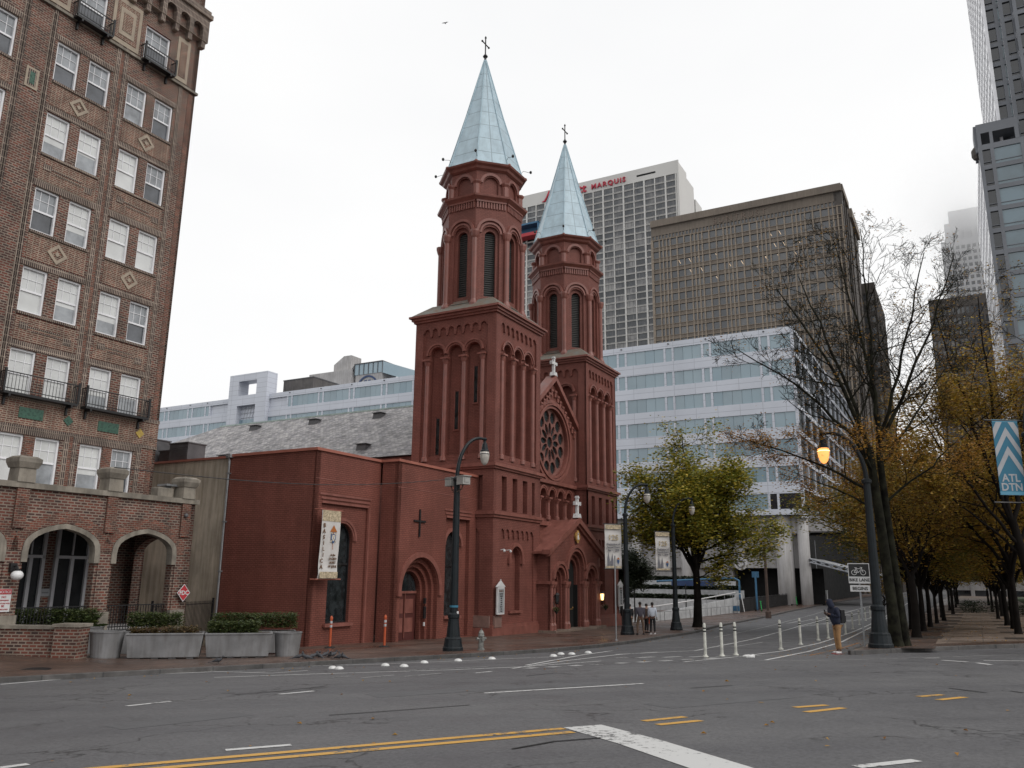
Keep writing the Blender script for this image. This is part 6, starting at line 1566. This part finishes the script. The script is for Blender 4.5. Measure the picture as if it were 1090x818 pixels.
def ring_stems(rng,n,z0,R,H,r0,nc,lean=(0,0),zlow=.5):
    out=[]
    for k in range(n):
        a=2*PI*(k+rng.random()*.6)/n; q=rng.uniform(.45,1); zt=H*(zlow+(1-zlow)*(1-q*.55)*rng.uniform(.85,1.05))
        x,y=math.cos(a)*R*q+lean[0],math.sin(a)*R*q+lean[1]
        out.append(((0,0,z0*rng.uniform(.85,1.15)),(x*.35,y*.35,z0+(zt-z0)*.6),(x,y,zt),r0,nc))
    out.append(((0,0,z0),(rng.uniform(-.3,.3),.2,(z0+H)/2),(rng.uniform(-.6,.6),.3,H),r0,nc)); return out
CF=dict(wob=.13,up=(.05,.05,.04,.03),rmin=.007,max=4,n=[0,5,4,3,0],ang=(28,62))
# the big bare tree at the corner
bp=S(-11.2,-22.75,None,.12)
T0=[([(0,0,-.2),(0,0,.25),(-.02,0,1.5),(-.12,.05,4),(-.28,.1,7.0)],[.34,.225,.18,.165,.14]),([(.48,.35,-.2),(.46,.33,.25),(.40,.3,1.5),(.22,.2,4),(.10,.15,6.6),(.2,.2,8.2)],[.26,.18,.15,.13,.115,.09])]
ST=[((-.28,.1,6.9),(-.9,0,9.4),(-3.4,-.2,13.0),.13,9),((.15,.2,8),(.45,.8,11),(.5,.9,16.0),.10,9),((.15,.15,7.2),(1.5,-.4,9.6),(3.1,-.8,14.0),.11,9),
    ((-.25,.1,6.2),(-1.6,-.8,8.4),(-5.3,-1.2,10.3),.10,9),((-.2,.1,6.8),(-.7,1.6,11),(-1.5,2.6,14.6),.11,8),((.1,.1,7),(.6,-1.4,10),(1.2,-2.4,13.6),.10,8),
    ((-.2,.1,5.2),(-1.8,.6,6.6),(-5.0,1.2,7.6),.08,7),((.2,.2,7.6),(.1,.4,11),(-.9,.2,15.2),.10,8),((.3,.2,6.5),(1.8,1.2,8),(4.2,1.5,11.2),.085,7),((-.25,.1,5.8),(-1.2,-1.5,7.6),(-3.2,-2.6,9.4),.075,6),((.2,.2,5),(1.5,-.6,6.2),(3.2,-.5,7.6),.06,5),((-.1,0,4.6),(-1.2,.8,5.6),(-3.4,1.2,6.4),.055,5)]
CB=dict(CF); CB['n']=[0,5,5,3,0]; CB['rmin']=.0065
ST=[(a,b,c,r*.78,n) for a,b,c,r,n in ST]
make_tree('bare_tree','tall mostly bare tree with twin lichened trunks at the pavement corner','tree',bp,ST,T0,41,CB,'leaf_rust',5,.042,.22,'bark_lichen',leaffilter=lambda p,r:(p.z<7.6 and r.random()<.8) or r.random()<.035)
# thin forked tree right behind it
rg=random.Random(5)
make_tree('street_tree','thin dark tree forking low, second in the left row','tree',S(-2.6,-22.9,None,.12),
   [((0,0,2.4),(-.7,.2,4.4),(-1.4,.4,8.0),.09,8),((0,0,2.4),(.8,-.1,4),(1.9,-.2,7.6),.09,8),((.1,0,3.0),(.4,.8,5.5),(.6,1.6,9.0),.08,7),((-.1,0,3.2),(-1.2,-.8,5),(-2.6,-1.4,6.8),.06,6),((0,0,3.6),(.8,-1.2,5.5),(1.6,-2.2,7.2),.06,6)],
   [([(0,0,-.2),(0,0,.3),(.05,0,1.4),(0,0,2.6)],[.27,.18,.15,.14])],8,dict(CF,n=[0,5,4,2,0],max=3),'leaf_amber',9,.045,.3,group='street trees in two rows')
def rowtree(seed,H,R,leaf,label,loc,z0=2.4,leafn=17,ls=.095,low=.27,spread=.5,flt=None,group='street trees in two rows',r=.125):
    rg=random.Random(seed)
    return make_tree('street_tree',label,'tree',loc,ring_stems(rg,8,z0,R,H,.085,7,zlow=low),[([(0,0,-.2),(0,0,.35),(.03,.02,1.6),(0,0,z0+.3)],[r*1.7,r*1.15,r,r*.8])],seed,dict(CF,n=[0,4,3,0,0],max=3,rmin=.009),leaf,leafn,ls,spread,group=group,leaffilter=flt)
A1=rowtree(61,10.8,4.8,'leaf_amber','third tree in the left row, amber crown',S(6.6,-22.7,None,.12))
A2=rowtree(62,10.4,5.0,'leaf_olive','fourth tree in the left row, olive crown reaching over the street',S(16,-22.6,None,.12),leafn=24)
A3=rowtree(63,12.5,5.2,'leaf_amber','second tree in the right row, dense amber crown',S(3.0,-26.9,None,.12),z0=2.8)
ol=rowtree(64,9.5,6.0,'leaf_olive','olive and orange tree standing on the street side of the left row',S(10.5,-21.9,None,.12),z0=3.0,low=.42,leafn=16,spread=.55)
def near_right(): 
    rg=random.Random(77)
    return make_tree('bare_tree','leaning right-row tree with bare upper crown behind the blue banner','tree',S(-3.6,-27.4,None,.12),
      [((-.5,0,4.6),(-1.4,.3,8),(-2.6,.2,13.6),.10,9),((-.5,0,4.6),(-.6,.5,9),(-.4,.6,14.6),.10,9),((-.5,0,4.6),(.6,.2,8),(1.6,.2,13.4),.10,8),((-.3,0,3.6),(-2.4,-.4,6),(-4.6,-.8,9.4),.08,8),((-.4,0,4.2),(-1.2,1.6,7),(-3,2.8,11),.07,7),((-.3,0,3.8),(1.2,.6,6),(3,1,9.5),.07,6),((-.2,0,3.2),(-1.8,.4,5),(-4.4,.4,6.8),.06,6)],
      [([(.25,0,-.2),(.2,0,.3),(0,0,1.8),(-.5,0,4.7)],[.34,.23,.2,.15])],77,dict(CB,n=[0,5,4,3,0]),'leaf_amber',10,.055,.28,leaffilter=lambda p,r:(p.z<11 and r.random()<.8) or r.random()<.12)
near_right()
la=[25.5,35,45,56,68,82,98,118]; ra=[12.4,21.7,31.5,42,53,66,80,98,118]
srcL=[A1,A2,A3]
for i,a in enumerate(la): dup(srcL[i%3],None,'%s tree in the left row'%ord_(i+4),S(a+.8*math.sin(i*5.1),-22.6+.35*math.sin(i*3.7),None,.12),rz=1.3*i+.7,scale=.86+.28*((i*0.618)%1))
for i,a in enumerate(ra): dup(srcL[(i+2)%3 if i%3 else 0],None,'%s tree in the right row'%ord_(i+2),S(a+.9*math.sin(i*4.3),-27.0+.35*math.sin(i*2.9),None,.12),rz=2.1*i+.3,scale=.88+.28*((i*0.618+.3)%1))
# leafy tree by the church lamps
gp=G(743,668,.12); rg=random.Random(12)
st=ring_stems(rg,11,4.0,4.6,13.8,.13,10,zlow=.36)+[((0,0,4.4),(2,-.5,5.2),(4.9,-.8,5.4),.09,8),((0,0,4.6),(-1.8,-.4,6),(-4.4,-.6,7),.09,8),((0,0,3.4),(1.0,-.2,3.7),(2.2,-.3,4.8),.05,3),((0,0,5.),(2.6,.5,6.4),(5.6,.6,7.6),.09,8)]
make_tree('street_tree','leafy green and yellow tree in front of the pale blue office building','tree',gp,st,[([(0,0,-.2),(.0,0,.4),(.06,0,2),(0,0,5),(.1,0,8)],[.5,.33,.27,.22,.14])],12,dict(CF,n=[0,5,4,2,0],max=3,rmin=.012),'leaf_green',12,.115,.48,leaffilter=lambda p,r:r.random()<.85)
ep=S(25.0,1.6,None,.12); rg=random.Random(14)
make_tree('evergreen_tree','dense dark evergreen tree behind the lamp at the end of the church','tree',ep,ring_stems(rg,9,1.4,2.1,6.6,.06,6,zlow=.35),[([(0,0,-.2),(0,0,1.6)],[.2,.12])],14,dict(CF,n=[0,4,3,0,0],max=2,rmin=.01),'leaf_dark',90,.09,.36)
rngd=random.Random(31)
# low shrubs at the far end of the pavement
for i,(a,b,s) in enumerate(((62,-24.8,1.6),(70,-27.8,1.4),(52,-29.5,1.3))):
    m=MB(); t=thing('shrub',['rounded dark shrub at the far end of the tree-lined pavement','dark shrub beside the right tree row far along the pavement','low dark shrub on the verge right of the pavement'][i],'shrub',S(a,b,None,.12)); leaves(m,[(rngd.gauss(0,s*.4),rngd.gauss(0,s*.4),rngd.uniform(.1,s*.8)) for _ in range(300)],5,.15,.09,rngd); obj('foliage',m,M['leaf_dark'],t); m=MB(); m.tube([(0,0,-.1),(0,0,.6)],.05,6); obj('stem',m,M['bark'],t)
# small yellow sapling leaves by the corner lamp
make_tree('sapling','small bright yellow sapling between the corner lamp and the pavement','tree',S(6.2,-20.9,None,.1),ring_stems(random.Random(3),5,1.2,1.1,3.6,.03,4),[([(0,0,-.1),(0,0,1.3)],[.05,.035])],19,dict(CF,n=[0,3,2,0,0],max=2,rmin=.006),'leaf_amber',10,.05,.2)

# ================================================================ PEOPLE
def skin(name,J,E_,mt,parent,sub=2,root=None):
    names=list(J); idx={n:i for i,n in enumerate(names)}
    me=bpy.data.meshes.new(name); me.from_pydata([J[n][:3] for n in names],[(idx[a],idx[b]) for a,b in E_],[]); me.materials.append(M[mt])
    o=bpy.data.objects.new(name,me); C.objects.link(o); o.parent=parent
    s=o.modifiers.new('skin','SKIN'); s.use_smooth_shade=True
    if not me.skin_vertices: me.skin_vertices.new()
    for n in names:
        v=me.skin_vertices[0].data[idx[n]]; r=J[n][3]; v.radius=(r if not hasattr(r,'__len__') else r[0], r if not hasattr(r,'__len__') else r[1]); v.use_root=False
    me.skin_vertices[0].data[idx[root or names[0]]].use_root=True
    u=o.modifiers.new('sub','SUBSURF'); u.levels=sub; u.render_levels=sub
    return o
def person(label,loc,rz,H=1.74,lean=(0,0),look=0,armL=None,armR=None,top='whiteshirt',legs='blackcloth',shoes='shoe',skinm='skin',hood=False,stance=.10,fingers=False,headd=(0,-.02),broad=1.0,back_hair=True,group=None):
    """local -Y is forward, +X is the person's left"""
    t=thing('person',label,'person',loc,rz,group); t.scale=(H/1.74,)*3
    lx,ly=lean; hx,hy=headd
    armL=armL or [(.215,.01,1.14),(.235,-.06,.90),(.235,-.10,.82)]; armR=armR or [(-.215,.01,1.14),(-.235,-.06,.90),(-.235,-.10,.82)]
    P=lambda x,y,z:(x+lx*(z-.9)/.6,y+ly*(z-.9)/.6,z)
    ch=P(0,0,1.34); ne=P(0,0,1.475)
    J={'pelvis':(0,0,.93,(.13,.095)),'waist':(*P(0,0,1.1),(.125,.09)),'chest':(*ch,(.155,.105)),'neck':(*ne,.055),
       'jaw':(ne[0]+hx*.5,ne[1]-.015+hy*.6,1.55,(.062,.07)),'head':(ne[0]+hx,ne[1]-.01+hy,1.63,(.075,.092)),'crown':(ne[0]+hx*1.3,ne[1]+hy*1.2,1.695,(.06,.07))}
    E_=[('pelvis','waist'),('waist','chest'),('chest','neck'),('neck','jaw'),('jaw','head'),('head','crown')]
    for s,sg,arm in (('l',1,armL),('r',-1,armR)):
        sh=P(sg*.175*broad,0,1.405); 
        J.update({s+'sh':(*sh,.052),s+'el':(*arm[0],.036),s+'wr':(*arm[1],.026),s+'palm':(*arm[2],(.034,.02)),
                  s+'hip':(sg*.085,0,.88,.078),s+'kn':(sg*(stance+.0),-.015,.49,.052),s+'an':(sg*(stance+.01),.02,.09,.034),s+'toe':(sg*(stance+.03),-.13,.035,.03)})
        E_+=[('chest',s+'sh'),(s+'sh',s+'el'),(s+'el',s+'wr'),(s+'wr',s+'palm'),('pelvis',s+'hip'),(s+'hip',s+'kn'),(s+'kn',s+'an'),(s+'an',s+'toe')]
        pv=Vector(arm[2]); dv=(pv-Vector(arm[1])).normalized(); sv=dv.cross(Vector((0,0,1))); sv=sv.normalized() if sv.length>.1 else Vector((0,1,0)); dn=dv.cross(sv).normalized()
        for k,(o_,l) in enumerate(((-.028,.07),(-.010,.08),(.010,.075),(.028,.058))):
            a=pv+sv*o_+dv*.02; b=a+dv*l*.5; c=b+(dv*.6+dn*.5*sg).normalized()*l*.5
            J[f'{s}f{k}a']=(*a,.0095); J[f'{s}f{k}b']=(*b,.0088); J[f'{s}f{k}c']=(*c,.0075); E_+=[(s+'palm',f'{s}f{k}a'),(f'{s}f{k}a',f'{s}f{k}b'),(f'{s}f{k}b',f'{s}f{k}c')]
        a=pv-sv*.035-dv*.02; b=a-sv*.022+dv*.03; J[s+'ta']=(*a,.010); J[s+'tb']=(*b,.0085); E_+=[(s+'palm',s+'ta'),(s+'ta',s+'tb')]
    skin('body',J,E_,skinm,t,2,'pelvis')
    hd=Vector(J['head'][:3]); m=MB()
    m.ball(hd+Vector((0,-.098,-.012)),.016,8,6,(.8,1,1.5)); obj('nose',m,M[skinm],t,smooth=True)
    for e in (-1,1):
        m=MB(); m.ball(hd+Vector((e*.03,-.083,.012)),.011,8,5); obj('eye',m,M['hair'],t,smooth=True)
        m=MB(); m.ball(hd+Vector((e*.079,.005,-.005)),.026,8,6,(.35,.7,1.1)); obj('ear',m,M[skinm],t,smooth=True)
    m=MB(); m.ball(hd+Vector((0,-.088,-.05)),.02,8,4,(1,.35,.25)); obj('mouth',m,M['shoe_red'] if False else M['hair'],t)
    if not hood:
        m=MB(); m.ball(hd+Vector((0,.022,.035)),.1,14,10,(.86,.98,.92)); obj('hair',m,M['hair'],t,smooth=True)
    # clothes
    k_=1.22 if hood else 1.0
    J2={'a':(*P(0,0,.86 if hood else .92),(.15*k_,.12*k_)),'b':(*P(0,0,1.08),(.152*k_,.125*k_)),'c':(*ch,(.175*broad*(1.05 if hood else 1),.13*k_)),'n':(*P(0,0,1.44),(.095,.085))}
    E2=[('a','b'),('b','c'),('c','n')]
    for s,sg,arm in (('l',1,armL),('r',-1,armR)):
        sh=P(sg*.18*broad,0,1.40); w_=Vector(arm[1]); e_=Vector(arm[0]); J2.update({s+'s':(*sh,.075*k_),s+'e':(*arm[0],.058*k_),s+'w':(*(e_.lerp(w_,.90)),.042*k_)}); E2+=[('c',s+'s'),(s+'s',s+'e'),(s+'e',s+'w')]
    skin('hoodie' if hood else 'shirt',J2,E2,top,t,2,'c')
    if hood:
        J3={'a':(*P(0,.02,1.40),(.13,.12)),'b':(hd[0]-hx*.2,hd[1]+.03,1.55,(.105,.11)),'c':(hd[0],hd[1]+.03,1.64,(.108,.118)),'d':(hd[0],hd[1]+.02,1.72,(.075,.09))}
        skin('hood',J3,[('a','b'),('b','c'),('c','d')],top,t,2)
    J4={'p':(0,0,.94,(.145,.108))}; E4=[]
    for s,sg in (('l',1),('r',-1)):
        J4.update({s+'h':(sg*.088,0,.84,.098),s+'k':(sg*stance,-.015,.50,.070),s+'a':(sg*(stance+.01),.015,.13,.052)}); E4+=[('p',s+'h'),(s+'h',s+'k'),(s+'k',s+'a')]
    skin('trousers',J4,E4,legs,t,2)
    for s,sg in (('l',1),('r',-1)):
        x=sg*(stance+.01); sh=skin('shoe',{'h':(x,.045,.055,(.048,.048)),'m':(x+sg*.01,-.05,.05,(.05,.045)),'t':(x+sg*.02,-.15,.04,(.045,.036))},[('h','m'),('m','t')],shoes,t,2)
        m=MB(); m.box(x-.048,x+.058,-.185,.085,-.004,.016); obj('sole',m,M['shoe_red' if shoes=='shoe' and hood else 'shoe'] if shoes=='shoe' else M['rubber'],sh)
    return t
p1=G(893,696.5); rz1=R_(-82)
pp_=person('person in a navy hooded jacket and tan trousers looking down at a phone',p1,rz1,1.78,lean=(0,-.10),armL=[(.23,-.02,1.16),(.07,-.27,1.24),(.05,-.33,1.27)],armR=[(-.23,-.02,1.16),(-.10,-.26,1.20),(-.06,-.32,1.23)],top='navy',legs='tan_cloth',hood=True,headd=(0,-.115),stance=.075,broad=1.12)
def held(name,label,cat,mb,mt,base,rz,children=()):
    o=thing(name,label,cat,base,rz); 
    for nm,m,mm in [('shell',mb,mt)]+list(children): obj(nm,m,M[mm],o,bevel=.008)
    return o
m=MB(); m.hexa([(-.04,-.37,1.27),(.04,-.37,1.27),(.04,-.355,1.265),(-.04,-.355,1.265)],[(-.04,-.41,1.41),(.04,-.41,1.41),(.04,-.395,1.405),(-.04,-.395,1.405)])
m2=MB(); m2.hexa([(-.036,-.354,1.275),(.036,-.354,1.275),(.036,-.352,1.275),(-.036,-.352,1.275)],[(-.036,-.394,1.40),(.036,-.394,1.40),(.036,-.392,1.40),(-.036,-.392,1.40)])
held('phone','dark smartphone held up by the person in the navy hoodie','phone',m,'black_sign',p1,rz1,[('screen',m2,'darkglass')])
m=MB(); m.box(-.15,.15,.10,.24,.98,1.40); m2=MB(); m2.box(-.11,.11,.24,.29,1.02,1.22); m3=MB()
for e in (-1,1): m3.tube([(e*.11,.12,1.38),(e*.13,0,1.475),(e*.14,-.12,1.36),(e*.15,-.05,1.12),(e*.13,.12,1.02)],.018,6)
held('backpack','black backpack worn on the back of the person in the navy hoodie','backpack',m,'blackcloth',p1,rz1,[('front_pocket',m2,'blackcloth'),('strap',m3,'blackcloth')])
m=MB(); m.ball((.085,-.165,1.33),.03,10,6,(1,.4,1)); o=obj('chest_badge',m,M['cardinal'],pp_)
person('person in a white long-sleeved shirt and black trousers in the group',G(695,675.5,.13),R_(165),1.74,top='whiteshirt',legs='blackcloth',skinm='skin')
person('person in a charcoal shirt and khaki trousers seen from behind',G(682,676,.13),R_(185),1.78,top='greyshirt',legs='khaki',shoes='blackcloth',skinm='skin',broad=1.25,stance=.16)
person('person in a brown top standing between the charcoal and the white shirt',G(688.5,674,.13),R_(120),1.68,top='brownshirt',legs='blackcloth',shoes='blackcloth',skinm='skin2')
person('person in black half hidden behind the lamp at the church corner',G(671,672.5,.13),R_(200),1.68,top='blackcloth',legs='khaki',shoes='blackcloth',skinm='skin2')

# ================================================================ AIR, SKY, LIGHT
SUN_EL,SUN_AZ=R_(42),R_(125)
w=bpy.data.worlds.new('World'); bpy.context.scene.world=w; w.use_nodes=True; nt=w.node_tree; bg=nt.nodes['Background']
sky=nt.nodes.new('ShaderNodeTexSky'); sky.sky_type='NISHITA'; sky.sun_disc=False; sky.sun_elevation=SUN_EL; sky.sun_rotation=SUN_AZ; sky.air_density=1; sky.dust_density=4
hs=nt.nodes.new('ShaderNodeHueSaturation'); hs.inputs['Saturation'].default_value=.15; nt.links.new(sky.outputs[0],hs.inputs['Color'])
tc=nt.nodes.new('ShaderNodeTexCoord'); mp=nt.nodes.new('ShaderNodeMapping'); mp.inputs['Scale'].default_value=(1,1,2.2); nt.links.new(tc.outputs['Generated'],mp.inputs[0])
nz=nt.nodes.new('ShaderNodeTexNoise'); nz.inputs['Scale'].default_value=1.6; nz.inputs['Detail'].default_value=5; nz.inputs['Roughness'].default_value=.5; nt.links.new(mp.outputs[0],nz.inputs['Vector'])
cl=mixc(nt,'MIX',mapr(nt,nz.outputs[0],.35,.65,0,1),(8.9,8.95,9.05),(9.5,9.5,9.5))
mx=mixc(nt,'MIX',.93,hs.outputs[0],cl)
nt.links.new(mx,bg.inputs[0]); bg.inputs[1].default_value=.093
sl=bpy.data.lights.new('sun','SUN'); sl.energy=.95; sl.angle=R_(35); sl.color=(1,.96,.92); so=bpy.data.objects.new('sun',sl); C.objects.link(so)
az=SUN_AZ; dv=Vector((math.sin(az)*math.cos(SUN_EL),math.cos(az)*math.cos(SUN_EL),math.sin(SUN_EL))); so.rotation_euler=dv.to_track_quat('Z','Y').to_euler()
CX,CY,_=S(1000,-50); m=MB(); 
for q in ((940,40),(940,-150),(1040,-150),(1040,40)): m.v.append(S(q[0],q[1],285))
for q in ((940,40),(940,-150),(1040,-150),(1040,40)): m.v.append(S(q[0],q[1],640))
m.f=[(3,2,1,0),(4,5,6,7),(0,1,5,4),(1,2,6,5),(2,3,7,6),(3,0,4,7)]; m.m=[0]*6; hz=obj('low_cloud',m,[],None)
hm=bpy.data.materials.new('low_cloud'); hm.use_nodes=True; nt=hm.node_tree; nt.nodes.remove(nt.nodes['Principled BSDF']); pv=nt.nodes.new('ShaderNodeVolumePrincipled')
pv.inputs['Color'].default_value=(1,1,1,1); pv.inputs['Anisotropy'].default_value=.8; pv.inputs['Density'].default_value=.012
tc=nt.nodes.new('ShaderNodeTexCoord'); sp=nt.nodes.new('ShaderNodeSeparateXYZ'); nt.links.new(tc.outputs['Object'],sp.inputs[0])
ds=N(nt,'ShaderNodeVectorMath',operation='DISTANCE'); cc=S(990,-58,430); ds.inputs[1].default_value=cc; nt.links.new(tc.outputs['Object'],ds.inputs[0])
mu=N(nt,'ShaderNodeMath',operation='MULTIPLY'); nt.links.new(mapr(nt,sp.outputs[2],OZ+290,OZ+450,0,.015),mu.inputs[0]); nt.links.new(mapr(nt,ds.outputs['Value'],15,92,1,0),mu.inputs[1])
nt.links.new(mu.outputs[0],pv.inputs['Density'])
nt.links.new(pv.outputs[0],nt.nodes['Material Output'].inputs['Volume'])
hz.data.materials.append(hm); hz['kind']='stuff'; hz.display_type='WIRE'
sc=bpy.context.scene; sc.view_settings.view_transform='Standard'; sc.view_settings.look='None'; sc.view_settings.exposure=.25; sc.view_settings.gamma=1
sc.render.engine='CYCLES'; sc.cycles.volume_bounces=8; sc.cycles.max_bounces=6; sc.cycles.transparent_max_bounces=8; sc.cycles.diffuse_bounces=3; sc.cycles.glossy_bounces=3
